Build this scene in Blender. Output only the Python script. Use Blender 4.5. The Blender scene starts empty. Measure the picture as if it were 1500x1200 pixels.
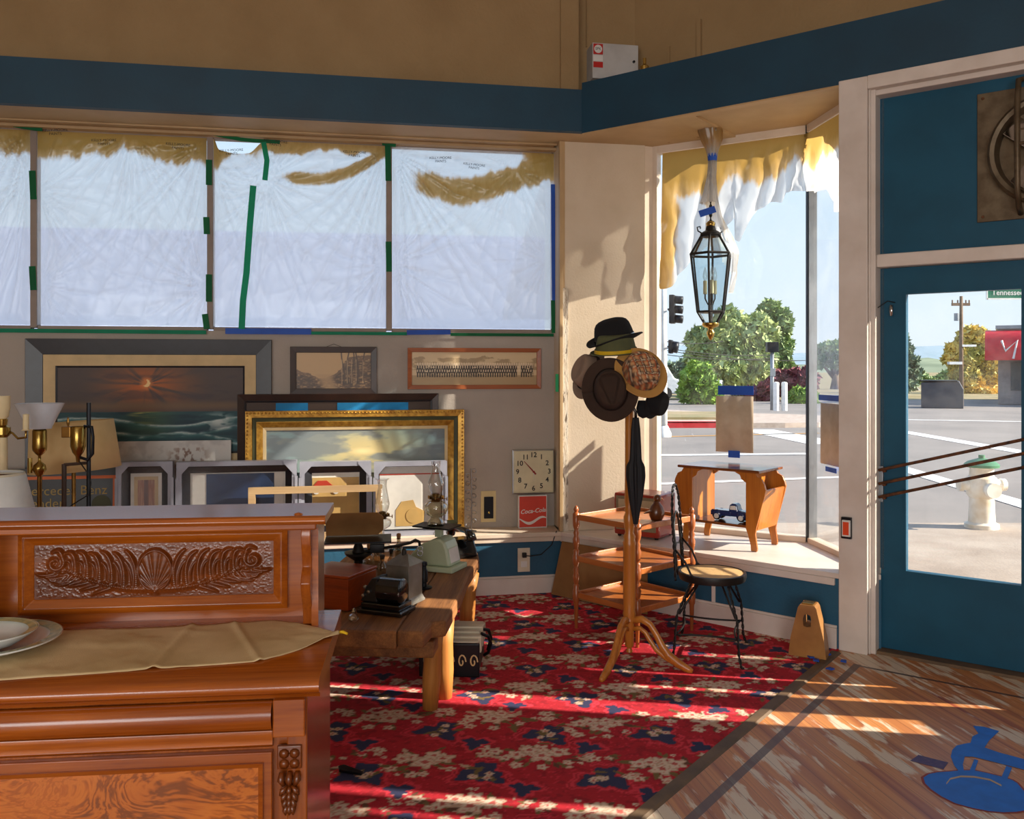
import bpy, bmesh, math, random
import numpy as np
from mathutils import Vector, Matrix, Euler
R = math.radians
random.seed(7)
scn = bpy.context.scene
COL = scn.collection
# ------------------------------------------------------------------ camera, sky, sun, big lights, exposure
EYE, FPX, HOR = 1.58, 1300.0, 540.0
cam = bpy.data.cameras.new('camera'); camo = bpy.data.objects.new('camera', cam); COL.objects.link(camo)
camo.location = (0, 0, EYE); camo.rotation_euler = (R(90), 0, 0)
cam.sensor_fit = 'HORIZONTAL'; cam.sensor_width = 36.0; cam.lens = 36.0*FPX/1500; cam.shift_y = -(600-HOR)/1500
cam.clip_end = 2000; scn.camera = camo
scn.view_settings.view_transform = 'Standard'; scn.view_settings.look = 'None'
scn.view_settings.gamma = 1; scn.view_settings.use_curve_mapping = False; scn.view_settings.exposure = 0.0
scn.cycles.transparent_max_bounces = 32

w = bpy.data.worlds.new('sky'); scn.world = w; w.use_nodes = True
nt = w.node_tree; nt.nodes.clear()
def _n(nt, t, **k):
    n = nt.nodes.new(t)
    for a, b in k.items(): setattr(n, a, b)
    return n
wo = _n(nt, 'ShaderNodeOutputWorld'); bg = _n(nt, 'ShaderNodeBackground')
tcw = _n(nt, 'ShaderNodeTexCoord'); sep = _n(nt, 'ShaderNodeSeparateXYZ'); rmp = _n(nt, 'ShaderNodeValToRGB')
nt.links.new(tcw.outputs['Generated'], sep.inputs[0]); nt.links.new(sep.outputs['Z'], rmp.inputs[0])
e = rmp.color_ramp.elements
e[0].position = 0.0; e[0].color = (.80, .88, .95, 1); e[1].position = 1.0; e[1].color = (.30, .52, .95, 1)
x = e.new(.10); x.color = (.74, .87, .99, 1); x = e.new(.35); x.color = (.55, .76, 1.0, 1)
nt.links.new(rmp.outputs[0], bg.inputs[0]); bg.inputs[1].default_value = 1.18
nt.links.new(bg.outputs[0], wo.inputs[0])

SUN_EL = 24.4
sd = Vector((-.986*math.cos(R(SUN_EL)), .166*math.cos(R(SUN_EL)), -math.sin(R(SUN_EL))))
sl = bpy.data.lights.new('sun', 'SUN'); so = bpy.data.objects.new('sun', sl); COL.objects.link(so)
so.rotation_euler = sd.to_track_quat('-Z', 'Y').to_euler(); so.location = (10, -2, 8)
sl.energy = 13.0; sl.angle = R(.6); sl.color = (1, .89, .74)
def area(name, loc, direction, sx, sy, power, color):
    l = bpy.data.lights.new(name, 'AREA'); o = bpy.data.objects.new(name, l); COL.objects.link(o)
    l.shape = 'RECTANGLE'; l.size = sx; l.size_y = sy; l.energy = power; l.color = color
    o.location = loc; o.rotation_euler = Vector(direction).to_track_quat('-Z', 'Y').to_euler()
    return o
# added fill lights behind the camera, in openings made for them in wall_rear
for k, xx in enumerate((-2.6, .4)):
    area('rear_fill_light', (xx, -4.56, 1.75), (0, 1, 0), 2.25, 2.25, 120, (1, .97, .93))

# ------------------------------------------------------------------ helpers
def S(r, g, b):
    return tuple(((c/255)/12.92 if c <= 10 else ((c/255+.055)/1.055)**2.4) for c in (r, g, b))
def lin(a):
    a = np.clip(a, 0, 1); return np.where(a <= .04045, a/12.92, ((a+.055)/1.055)**2.4)
def P(px, py, Y):
    return Vector(((px-750)/FPX*Y, Y, EYE+(HOR-py)/FPX*Y))
def fl(px, py, Z=0.0):
    Y = FPX*(EYE-Z)/(py-HOR); return Vector(((px-750)/FPX*Y, Y, Z))
def frame(x, y, deg, z=0):
    return Matrix.Translation((x, y, z)) @ Matrix.Rotation(R(deg), 4, 'Z')
def on(M, px, py, ly):                       # where the sight line of a pixel meets the plane y = ly of a wall's frame
    Mi = M.inverted(); o = Mi @ Vector((0, 0, EYE)); d = Mi.to_3x3() @ Vector(((px-750)/FPX, 1, (HOR-py)/FPX))
    t = (ly-o.y)/d.y; p = o+d*t; return p.x, p.z
MATS = {}
def newmat(name):
    m = bpy.data.materials.new(name); m.use_nodes = True; MATS[name] = m
    return m, m.node_tree, m.node_tree.nodes['Principled BSDF']
def _coords(nt, scale=(1, 1, 1), rot=(0, 0, 0)):
    tc = _n(nt, 'ShaderNodeTexCoord'); mp = _n(nt, 'ShaderNodeMapping')
    mp.inputs['Scale'].default_value = scale; mp.inputs['Rotation'].default_value = rot
    nt.links.new(tc.outputs['Object'], mp.inputs[0]); return mp.outputs[0]
def _ramp(nt, fac, stops, interp='LINEAR'):
    r = _n(nt, 'ShaderNodeValToRGB'); r.color_ramp.interpolation = interp; el = r.color_ramp.elements
    while len(el) < len(stops): el.new(.5)
    for q, (p, c) in zip(el, stops):
        q.position = p; q.color = tuple(c)+(1,) if len(c) == 3 else c
    nt.links.new(fac, r.inputs[0]); return r.outputs[0]
def _noise(nt, vec, scale, detail=4, rough=.55, dist=0):
    n = _n(nt, 'ShaderNodeTexNoise'); n.inputs['Scale'].default_value = scale; n.inputs['Detail'].default_value = detail
    n.inputs['Roughness'].default_value = rough; n.inputs['Distortion'].default_value = dist
    nt.links.new(vec, n.inputs['Vector']); return n.outputs['Fac']
def _bump(nt, b, h, strength, dist=.01):
    bp = _n(nt, 'ShaderNodeBump'); bp.inputs['Strength'].default_value = strength; bp.inputs['Distance'].default_value = dist
    nt.links.new(h, bp.inputs['Height']); nt.links.new(bp.outputs[0], b.inputs['Normal'])
def mat(name, c, rough=.5, metal=0, c2=None, vs=6, bump=0, bs=60, bd=.01, coat=0, spec=.5, stretch=(1, 1, 1)):
    m, nt, b = newmat(name)
    b.inputs['Base Color'].default_value = tuple(c)+(1,); b.inputs['Roughness'].default_value = rough
    b.inputs['Metallic'].default_value = metal; b.inputs['Coat Weight'].default_value = coat
    b.inputs['Specular IOR Level'].default_value = spec
    if c2 is None: c2 = tuple(v*.82 for v in c)
    v = _coords(nt, stretch)
    nt.links.new(_ramp(nt, _noise(nt, v, vs), [(.32, c2), (.62, c)]), b.inputs['Base Color'])
    if bump: _bump(nt, b, _noise(nt, v, bs, 5), bump, bd)
    return m
def wood(name, c1, c2, axis=0, scale=9, rough=.35, coat=.3, fine=7.0, dist=.6, bump=.06):
    m, nt, b = newmat(name); s = [scale*fine/3]*3; s[axis] = scale*.22
    v = _coords(nt, tuple(s)); n1 = _noise(nt, v, 1.0, 6, .6, dist)
    s2 = [140]*3; s2[axis] = 5; n2 = _noise(nt, _coords(nt, tuple(s2)), 1.0, 3)
    mx = _n(nt, 'ShaderNodeMix', data_type='FLOAT'); mx.inputs[0].default_value = .3
    nt.links.new(n1, mx.inputs[2]); nt.links.new(n2, mx.inputs[3])
    nt.links.new(_ramp(nt, mx.outputs[0], [(.33, c2), (.52, tuple((a+d)/2 for a, d in zip(c1, c2))), (.66, c1)]), b.inputs['Base Color'])
    b.inputs['Roughness'].default_value = rough; b.inputs['Coat Weight'].default_value = coat; b.inputs['Coat Roughness'].default_value = .18
    if bump: _bump(nt, b, mx.outputs[0], bump)
    return m
def pigment(name, rough=.5, bump=0, bs=200, coat=0, emit=0):
    m, nt, b = newmat(name); a = _n(nt, 'ShaderNodeAttribute', attribute_name='Col')
    nt.links.new(a.outputs['Color'], b.inputs['Base Color']); b.inputs['Roughness'].default_value = rough
    b.inputs['Coat Weight'].default_value = coat
    if bump: _bump(nt, b, _noise(nt, _coords(nt), bs, 3), bump)
    return m
def glass(name, tint=(1, 1, 1), refl=.07, rough=.01, dirt=0, dirtcol=(.8, .8, .8)):
    m, nt, b = newmat(name); nt.nodes.remove(b); out = nt.nodes['Material Output']
    t = _n(nt, 'ShaderNodeBsdfTransparent'); t.inputs[0].default_value = tuple(tint)+(1,)
    g = _n(nt, 'ShaderNodeBsdfGlossy'); g.inputs['Roughness'].default_value = rough
    lw = _n(nt, 'ShaderNodeLayerWeight'); lw.inputs[0].default_value = .25
    mr = _n(nt, 'ShaderNodeMapRange'); mr.inputs['To Min'].default_value = refl*.55; mr.inputs['To Max'].default_value = min(1, refl*9)
    nt.links.new(lw.outputs['Facing'], mr.inputs[0])
    mx = _n(nt, 'ShaderNodeMixShader'); nt.links.new(mr.outputs[0], mx.inputs[0])
    nt.links.new(t.outputs[0], mx.inputs[1]); nt.links.new(g.outputs[0], mx.inputs[2]); last = mx.outputs[0]
    if dirt:
        d = _n(nt, 'ShaderNodeBsdfTranslucent'); d.inputs[0].default_value = tuple(dirtcol)+(1,)
        f = _ramp(nt, _noise(nt, _coords(nt), 4, 8, .75), [(.42, (0, 0, 0)), (.85, (dirt, dirt, dirt))])
        m2 = _n(nt, 'ShaderNodeMixShader'); nt.links.new(f, m2.inputs[0]); nt.links.new(last, m2.inputs[1]); nt.links.new(d.outputs[0], m2.inputs[2]); last = m2.outputs[0]
    nt.links.new(last, out.inputs[0]); return m

class MB:
    """collects shapes; build() links them as one mesh object"""
    def __init__(s, T=None): s.bm = bmesh.new(); s.T = T or Matrix(); s.layers = []
    def v(s, co): return s.bm.verts.new(s.T @ Vector(co))
    def face(s, vs, mi=0):
        try: f = s.bm.faces.new(vs); f.material_index = mi; return f
        except ValueError: return None
    def poly(s, pts, mi=0): return s.face([s.v(p) for p in pts], mi)
    def box(s, x0, x1, y0, y1, z0, z1, mi=0, M=None, bev=0):
        vs = []
        for z in (z0, z1):
            for (a, b) in ((x0, y0), (x1, y0), (x1, y1), (x0, y1)):
                p = Vector((a, b, z)); vs.append(s.v(M @ p if M else p))
        fs = [s.face([vs[i] for i in q], mi) for q in ((3, 2, 1, 0), (4, 5, 6, 7), (0, 1, 5, 4), (1, 2, 6, 5), (2, 3, 7, 6), (3, 0, 4, 7))]
        if bev:
            es = list({e for f in fs if f for e in f.edges})
            bmesh.ops.bevel(s.bm, geom=es, offset=bev, segments=2, affect='EDGES', profile=.6)
        return s
    def prism(s, pts, h0, h1, axis='z', mi=0, M=None):
        """outline pts (a, b) extruded from h0 to h1 along axis: z -> (a,b,h), y -> (a,h,b), x -> (h,a,b)"""
        f = {'z': lambda a, b, h: (a, b, h), 'y': lambda a, b, h: (a, h, b), 'x': lambda a, b, h: (h, a, b)}[axis]
        g = lambda a, b, h: (M @ Vector(f(a, b, h))) if M else f(a, b, h)
        lo = [s.v(g(a, b, h0)) for a, b in pts]; hi = [s.v(g(a, b, h1)) for a, b in pts]; n = len(pts)
        s.face(lo[::-1], mi); s.face(hi, mi)
        for i in range(n): s.face([lo[i], lo[(i+1) % n], hi[(i+1) % n], hi[i]], mi)
        return s
    def tube(s, pts, r, seg=10, cap=True, mi=0, sq=None):
        pts = [Vector(p) for p in pts]; n = len(pts); rs = r if isinstance(r, (list, tuple)) else [r]*n
        rings = []; up = None
        for i, p in enumerate(pts):
            d = (pts[min(i+1, n-1)]-pts[max(i-1, 0)]).normalized()
            if up is None: up = Vector((0, 0, 1)) if abs(d.z) < .9 else Vector((0, 1, 0))
            a = d.cross(up)
            if a.length < 1e-4: a = d.orthogonal()
            a.normalize(); b = a.cross(d).normalized(); up = b
            kx, ky = sq or (1, 1)
            rings.append([s.v(p+(a*math.cos(2*math.pi*k/seg)*kx+b*math.sin(2*math.pi*k/seg)*ky)*rs[i]) for k in range(seg)])
        for i in range(n-1):
            for k in range(seg): s.face([rings[i][k], rings[i][(k+1) % seg], rings[i+1][(k+1) % seg], rings[i+1][k]], mi)
        if cap: s.face(rings[0][::-1], mi); s.face(rings[-1], mi)
        return s
    def lathe(s, prof, c=(0, 0, 0), seg=24, M=None, mi=0, sx=1, sy=1):
        rings = []
        for r, z in prof:
            if r < 1e-5:
                p = Vector((c[0], c[1], c[2]+z)); rings.append([s.v(M @ p if M else p)])
            else:
                ring = []
                for k in range(seg):
                    a = 2*math.pi*k/seg; p = Vector((c[0]+r*sx*math.cos(a), c[1]+r*sy*math.sin(a), c[2]+z)); ring.append(s.v(M @ p if M else p))
                rings.append(ring)
        for A, B in zip(rings, rings[1:]):
            for k in range(seg):
                k2 = (k+1) % seg
                if len(A) == 1 and len(B) == 1: continue
                if len(A) == 1: s.face([A[0], B[k2], B[k]], mi)
                elif len(B) == 1: s.face([A[k], A[k2], B[0]], mi)
                else: s.face([A[k], A[k2], B[k2], B[k]], mi)
        return s
    def build(s, name, m=None, parent=None, smooth=False, bevel=0, sub=0, solid=0, auto=None):
        bmesh.ops.recalc_face_normals(s.bm, faces=s.bm.faces[:])
        me = bpy.data.meshes.new(name); s.bm.to_mesh(me); s.bm.free()
        o = bpy.data.objects.new(name, me); COL.objects.link(o)
        for q in (m if isinstance(m, (list, tuple)) else [m]):
            if q is not None: me.materials.append(MATS[q] if isinstance(q, str) else q)
        if parent: o.parent = parent
        if smooth or auto:
            for p in me.polygons: p.use_smooth = True
            if auto: me.set_sharp_from_angle(angle=R(auto))
        if solid: md = o.modifiers.new('thick', 'SOLIDIFY'); md.thickness = solid; md.offset = 0
        if bevel: md = o.modifiers.new('edge', 'BEVEL'); md.width = bevel; md.segments = 2; md.limit_method = 'ANGLE'; md.angle_limit = R(40)
        if sub: md = o.modifiers.new('sub', 'SUBSURF'); md.levels = sub; md.render_levels = sub
        return o
def tag(o, label=None, cat=None, group=None, kind=None):
    if label: o['label'] = label
    if cat: o['category'] = cat
    if group: o['group'] = group
    if kind: o['kind'] = kind
    return o
def thing(name, label, cat, loc=(0, 0, 0), rz=0, group=None, M=None):
    o = bpy.data.objects.new(name, None); COL.objects.link(o); o.empty_display_size = .1
    if M is not None: o.matrix_world = M
    else: o.location = loc; o.rotation_euler = (0, 0, R(rz))
    return tag(o, label, cat, group)
def struct(mb, name, m, **k): return tag(mb.build(name, m, **k), kind='structure')
def dup(root, loc=None, rz=None, label=None, M=None):
    r = root.copy(); COL.objects.link(r)
    if M is not None: r.matrix_world = M
    if loc is not None: r.location = loc
    if rz is not None: r.rotation_euler = (0, 0, R(rz))
    if label: r['label'] = label
    for ch in list(root.children):
        c = ch.copy(); COL.objects.link(c); c.parent = r
        for g in ch.children:
            d = g.copy(); COL.objects.link(d); d.parent = c
    return r
def painted(name, x0, x1, z0, z1, ly, nx, nz, func, m, parent=None, T=None, hgt=None):
    """a pigment-covered sheet in the x-z plane at y = ly; func(u, v) gives sRGB planes, u to the right, v up"""
    u, v = np.meshgrid(np.linspace(0, 1, nx), np.linspace(0, 1, nz)); col = lin(np.stack(func(u, v), -1))
    y = np.full_like(u, ly) if hgt is None else ly-hgt(u, v)
    co = np.stack([x0+(x1-x0)*u, y, z0+(z1-z0)*v], -1)
    return gridmesh(name, co, m, parent, T, col)
def gridmesh(name, co, m, parent=None, T=None, col=None, mask=None, smooth=True, attrs=None):
    nz, nx = co.shape[:2]
    i = np.arange(nz*nx).reshape(nz, nx); q = np.stack([i[:-1, :-1], i[:-1, 1:], i[1:, 1:], i[1:, :-1]], -1)
    if mask is not None: q = q[mask]
    q = q.reshape(-1, 4); c = co.reshape(-1, 3)
    used = np.unique(q); rem = np.full(len(c), -1); rem[used] = np.arange(len(used)); q = rem[q]; c = c[used]
    if T is not None: c = c @ np.array(T.to_3x3()).T+np.array(T.translation)
    me = bpy.data.meshes.new(name); me.from_pydata(c.tolist(), [], q.tolist())
    if col is not None:
        a = me.color_attributes.new('Col', 'FLOAT_COLOR', 'POINT'); cc = np.ones((len(c), 4), np.float32); cc[:, :3] = col.reshape(-1, 3)[used]
        a.data.foreach_set('color', cc.ravel())
    for k, arr in (attrs or {}).items():
        a = me.attributes.new(k, 'FLOAT', 'POINT'); a.data.foreach_set('value', arr.reshape(-1)[used].astype(np.float32))
    if smooth: me.polygons.foreach_set('use_smooth', np.ones(len(me.polygons), bool))
    o = bpy.data.objects.new(name, me); COL.objects.link(o); me.materials.append(MATS[m] if isinstance(m, str) else m)
    if parent: o.parent = parent
    return o
def vnoise(x, y, seed=0):
    xi = np.floor(x).astype(np.int64); yi = np.floor(y).astype(np.int64); fx = x-xi; fy = y-yi
    fx = fx*fx*(3-2*fx); fy = fy*fy*(3-2*fy)
    def h(a, b):
        n = (a*374761393+b*668265263+seed*974711) & 0x7fffffff; n = ((n ^ (n >> 13))*1274126177) & 0x7fffffff
        return ((n ^ (n >> 16)) & 0xffff)/65535.0
    return (h(xi, yi)*(1-fx)+h(xi+1, yi)*fx)*(1-fy)+(h(xi, yi+1)*(1-fx)+h(xi+1, yi+1)*fx)*fy
def fbm(x, y, seed=0, oct=4):
    t = 0; a = .5; n = 0
    for k in range(oct): t = t+a*vnoise(x*2**k, y*2**k, seed+k); n += a; a *= .5
    return t/n
def sst(a, b, x):
    t = np.clip((x-a)/(b-a), 0, 1); return t*t*(3-2*t)
def blend(c, d, k):
    return [a*(1-k)+b*k for a, b in zip(c, d)]
def rgb(r, g, b, like): return [np.full_like(like, q/255.) for q in (r, g, b)]
def text(body, size, m, parent, M, name='lettering', shear=0, extrude=.0004, align='CENTER', bold=0):
    c = bpy.data.curves.new(name, 'FONT'); c.body = body; c.size = size; c.align_x = align; c.align_y = 'CENTER'; c.shear = shear; c.extrude = extrude
    c.resolution_u = 3
    c.offset = bold
    o = bpy.data.objects.new(name, c); COL.objects.link(o); dg_ = bpy.context.evaluated_depsgraph_get()
    me = bpy.data.meshes.new_from_object(o.evaluated_get(dg_)); bpy.data.objects.remove(o); me.materials.clear(); me.materials.append(MATS[m])
    o = bpy.data.objects.new(name, me); COL.objects.link(o); o.parent = parent; o.matrix_local = M
    return o
def upright(x, y, z, tilt=0): return Matrix.Translation((x, y, z)) @ Matrix.Rotation(R(90), 4, 'X') @ Matrix.Rotation(R(tilt), 4, 'Z')

# ------------------------------------------------------------------ materials
mat('stucco_tan', S(168, 140, 100), .85, bump=.35, bs=45, bd=.015, vs=2, c2=S(157, 129, 90))
mat('trim_backlit', S(150, 136, 126), .55, vs=3, c2=S(134, 120, 110))  # tan trim greyed for the mullions: their backlit shade is in the colour
mat('wall_grey', S(178, 168, 158), .8, bump=.25, bs=70, vs=2, c2=S(168, 158, 149))
mat('column_cream', S(214, 198, 176), .8, bump=.22, bs=70, bd=.008, vs=3, c2=S(205, 188, 164))
mat('trim_cream', S(222, 206, 188), .5, vs=3, c2=S(208, 190, 168))
mat('trim_tan', S(190, 160, 118), .55, vs=3, c2=S(176, 146, 106))
mat('trim_white', S(226, 216, 208), .45, vs=4, c2=S(212, 200, 190))
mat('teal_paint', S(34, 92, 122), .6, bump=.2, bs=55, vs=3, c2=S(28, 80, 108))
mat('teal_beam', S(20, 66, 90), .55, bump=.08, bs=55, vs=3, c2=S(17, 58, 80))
mat('teal_door', S(22, 84, 112), .5, bump=.05, bs=40, vs=4, c2=S(19, 76, 102), spec=.3)
mat('ceiling_white', S(215, 205, 190), .9)
mat('brass', S(196, 168, 96), .25, 1, c2=S(150, 122, 62))
mat('dark_brass', S(140, 105, 55), .35, 1, c2=S(90, 66, 36))
mat('black_iron', S(22, 21, 22), .45, .2, c2=S(34, 31, 30))
mat('black_gloss', S(14, 14, 15), .18, 0, coat=.6)
mat('black_metal', S(28, 30, 36), .4, .6)
mat('steel', S(170, 172, 175), .3, 1)
mat('grey_metal', S(150, 148, 140), .5, .5, c2=S(110, 106, 98))
mat('mint', S(186, 200, 172), .35, c2=S(176, 190, 162), coat=.2)
mat('white_gloss', S(240, 240, 236), .15, coat=.4)
mat('white_paint', S(232, 230, 226), .55)
mat('off_white', S(222, 214, 190), .4)
mat('shade_cream', S(226, 196, 142), .8, c2=S(214, 184, 130))
mat('white_shade', S(224, 228, 226), .7)
mat('opal_glass', S(225, 232, 242), .2, coat=.3)
mat('blue_tape', S(20, 84, 190), .6, c2=S(16, 70, 170)); mat('green_tape', S(14, 160, 126), .6, c2=S(10, 144, 110)); mat('dark_green_tape', S(10, 128, 80), .6)
mat('red_paint', S(200, 40, 36), .4); mat('orange_plastic', S(235, 82, 40), .35)
mat('black_felt', S(20, 20, 24), .95, bump=.15, bs=400); mat('brown_felt', S(62, 44, 34), .95, bump=.2, bs=300, c2=S(50, 35, 27))
mat('taupe_felt', S(146, 122, 104), .95, bump=.15, bs=300); mat('green_felt', S(96, 98, 62), .95, bump=.25, bs=300, c2=S(78, 82, 56))
mat('yellow_band', S(222, 180, 20), .7); mat('tan_felt', S(190, 142, 76), .9); mat('umbrella_black', S(18, 19, 26), .7, bump=.1, bs=30)
mat('paper', S(196, 178, 156), .8, c2=S(180, 160, 138), vs=10); mat('white_board', S(235, 232, 226), .7); mat('cardboard', S(156, 116, 70), .9, c2=S(138, 100, 58))
mat('concrete_walk', S(190, 172, 158), .9, bump=.2, bs=60, c2=S(170, 152, 138)); mat('kerb_red', S(198, 36, 44), .7); mat('white_line', S(238, 236, 232), .8)
mat('dry_grass', S(160, 140, 105), .95, c2=S(120, 118, 75), vs=.8); mat('leaf_oak', S(150, 170, 112), .7, c2=S(104, 132, 84), vs=.6); mat('leaf_pepper', S(186, 196, 132), .7, c2=S(128, 150, 98), vs=.5)
mat('leaf_bush', S(150, 182, 70), .6, c2=S(88, 124, 46), vs=1.2); mat('leaf_plum', S(158, 84, 90), .7, c2=S(112, 58, 70), vs=1.0); mat('leaf_gold', S(240, 206, 112), .7, c2=S(166, 168, 98), vs=.5)
mat('leaf_pine', S(120, 142, 118), .8, c2=S(88, 108, 90), vs=.8); mat('bark', S(120, 98, 78), .9, bump=.4, bs=20)
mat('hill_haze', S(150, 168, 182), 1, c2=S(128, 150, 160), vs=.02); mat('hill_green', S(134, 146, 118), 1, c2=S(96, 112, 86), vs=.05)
mat('roof_tile', S(150, 120, 100), .8); mat('house_white', S(236, 228, 214), .8); mat('house_pink', S(216, 186, 160), .8); mat('building_grey', S(150, 142, 140), .8)
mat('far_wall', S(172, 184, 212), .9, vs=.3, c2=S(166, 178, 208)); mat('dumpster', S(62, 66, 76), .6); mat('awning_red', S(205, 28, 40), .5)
mat('sign_green', S(0, 112, 82), .4); mat('window_dark', S(60, 76, 86), .15); mat('car_white', S(226, 230, 232), .25, coat=.6); mat('rubber', S(24, 24, 24), .8)
mat('pole_white', S(226, 228, 228), .5); mat('galvanised', S(150, 156, 162), .4, .4); mat('hydrant_white', S(238, 234, 224), .5, c2=S(214, 196, 168), vs=5); mat('hydrant_green', S(70, 128, 92), .5)
mat('rust', S(120, 72, 40), .7, .2, c2=S(60, 40, 28), vs=30); mat('fan_grey', S(112, 98, 78), .5, .6, c2=S(88, 74, 56), vs=14); mat('fan_white', S(200, 190, 168), .5)
mat('cream_ceramic', S(226, 204, 150), .5); mat('copper_wood', S(176, 124, 62), .45, c2=S(150, 100, 48), coat=.2); mat('navy_truck', S(20, 52, 110), .2, coat=.8)
mat('gold_leaf', S(206, 158, 66), .35, .5, c2=S(160, 112, 40), vs=30); mat('green_liner', S(70, 72, 40), .6); mat('linen', S(222, 196, 150), .8, bump=.1, bs=300)
mat('black_frame', S(26, 28, 38), .35, c2=S(18, 19, 26), vs=20); mat('umber_frame', S(58, 36, 26), .4, c2=S(40, 24, 18)); mat('blue_mat', S(10, 132, 196), .7); mat('wrap_silver', S(158, 160, 174), .35, .1, c2=S(140, 142, 156))
mat('navy_art', S(26, 50, 86), .5, c2=S(18, 36, 66), vs=9); mat('tan_art', S(214, 174, 104), .7); mat('red_art', S(196, 60, 36), .6); mat('white_art', S(240, 236, 226), .7); mat('sign_black', S(16, 15, 18), .4); mat('orange_line', S(226, 108, 30), .5)
mat('letter_gold', S(176, 150, 84), .6); mat('clock_face', S(222, 214, 180), .3, coat=.4); mat('ink', S(22, 22, 24), .5); mat('red_hand', S(150, 36, 30), .5); mat('cola_red', S(214, 66, 46), .4); mat('runner_cloth', S(226, 202, 156), .9, c2=S(206, 180, 132), vs=5, bump=.15, bs=350)
mat('china_white', S(236, 238, 236), .12, coat=.5); mat('china_rim', S(198, 190, 140), .2, coat=.4, c2=S(120, 150, 120), vs=40); mat('cord_black', S(20, 20, 20), .6); mat('outlet_cream', S(226, 214, 190), .4)
mat('box_grey', S(198, 196, 194), .5); mat('leather', S(70, 52, 42), .6); mat('cork', S(166, 120, 78), .8); mat('emblem_blue', S(8, 116, 226), .6, c2=S(8, 104, 208), vs=12); mat('emblem_red', S(150, 56, 52), .7); mat('emblem_purple', S(78, 76, 128), .8, c2=S(98, 90, 128), vs=60)
mat('strip_wood', S(112, 88, 62), .6, c2=S(80, 64, 48), vs=6); mat('cane', S(236, 192, 130), .7, bump=.3, bs=250); mat('radio_red', S(172, 56, 40), .35, coat=.3, c2=S(150, 46, 34)); mat('dial', S(206, 192, 160), .5); mat('grille', S(150, 138, 110), .8, bump=.4, bs=300)
mat('candle', S(232, 214, 170), .6); mat('screw', S(120, 110, 96), .4, .8); mat('chrome', S(210, 212, 215), .12, 1)
wood('walnut', S(186, 100, 24), S(128, 56, 9), 0, 6, .24, .5); wood('walnut_v', S(180, 94, 22), S(122, 54, 9), 2, 6, .26, .5); wood('carved', S(132, 64, 18), S(84, 38, 10), 0, 8, .32, .4)
wood('bench_wood', S(168, 114, 62), S(96, 58, 30), 1, 6, .7, 0, bump=.3); wood('log', S(206, 142, 66), S(160, 98, 38), 2, 5, .6, .1, bump=.2); wood('box_wood', S(176, 74, 16), S(116, 40, 8), 1, 6, .3, .4)
wood('oak', S(206, 136, 54), S(168, 98, 30), 2, 8, .35, .3); wood('maple_x', S(196, 118, 58), S(160, 88, 38), 0, 8, .35, .3); wood('cherry', S(180, 104, 52), S(140, 72, 34), 2, 8, .35, .3); wood('mag_wood', S(198, 124, 44), S(156, 84, 26), 2, 7, .3, .4); wood('mag_top', S(140, 80, 40), S(96, 50, 24), 0, 7, .2, .5)
wood('frame_oak', S(176, 96, 44), S(138, 70, 30), 0, 8, .4, .2); wood('pale_wood', S(196, 166, 124), S(168, 136, 96), 0, 8, .6, 0); wood('bird_wood', S(120, 66, 30), S(80, 40, 18), 2, 12, .3, .4)
pigment('painting', .6, .06, 220, 0); pigment('photo_print', .4); pigment('carpet_pile', .95, .5, 420); pigment('plaid', .9, .15, 400)
glass('pane_glass', (.97, .98, .98), .05, dirt=.05); glass('lamp_glass', (.95, .96, .95), .26, .02); glass('jar_glass', (.62, .56, .44), .25, .03); glass('lantern_glass', (.80, .90, .94), .12); glass('frame_glass', (.97, .97, .98), .07); glass('wrap_film', (.93, .94, .96), .05, .10); glass('bottle_glass', (.93, .90, .74), .22, .03)
# burl walnut veneer
m, nt, b = newmat('burl'); v = _coords(nt, (1.2, 1, 1.9)); n1 = _noise(nt, v, 4.5, 4, .55, 2.6)
wv = _n(nt, 'ShaderNodeMath', operation='SINE'); mu = _n(nt, 'ShaderNodeMath', operation='MULTIPLY'); mu.inputs[1].default_value = 46
nt.links.new(n1, mu.inputs[0]); nt.links.new(mu.outputs[0], wv.inputs[0])
nb = _noise(nt, v, 2.2, 3, .5, .4); ad = _n(nt, 'ShaderNodeMath', operation='MULTIPLY_ADD'); ad.inputs[1].default_value = .16
nt.links.new(wv.outputs[0], ad.inputs[0]); nt.links.new(nb, ad.inputs[2])
nt.links.new(_ramp(nt, ad.outputs[0], [(.24, S(130, 66, 16)), (.42, S(178, 92, 22)), (.62, S(200, 112, 32)), (.8, S(184, 92, 24))]), b.inputs['Base Color'])
b.inputs['Roughness'].default_value = .25; b.inputs['Coat Weight'].default_value = .5
# peeling paint of the corner bead
m, nt, b = newmat('peeling'); v = _coords(nt, (30, 30, 5)); n1 = _noise(nt, v, 1, 6, .7, 1.2)
nt.links.new(_ramp(nt, n1, [(.40, S(120, 104, 86)), (.46, S(230, 222, 206)), (.56, S(222, 208, 186)), (.62, S(150, 132, 110)), (.68, S(214, 198, 174))]), b.inputs['Base Color']); _bump(nt, b, n1, .8, .02)
# asphalt
m, nt, b = newmat('asphalt'); v = _coords(nt); n1 = _noise(nt, v, .35, 6, .6); nt.links.new(_ramp(nt, n1, [(.3, S(122, 116, 112)), (.7, S(146, 138, 132))]), b.inputs['Base Color']); b.inputs['Roughness'].default_value = .9; _bump(nt, b, _noise(nt, v, 60, 3), .3)
# forecourt slab
mat('forecourt', S(176, 162, 148), .9, bump=.3, bs=40, c2=S(150, 134, 120), vs=1.2)
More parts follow.
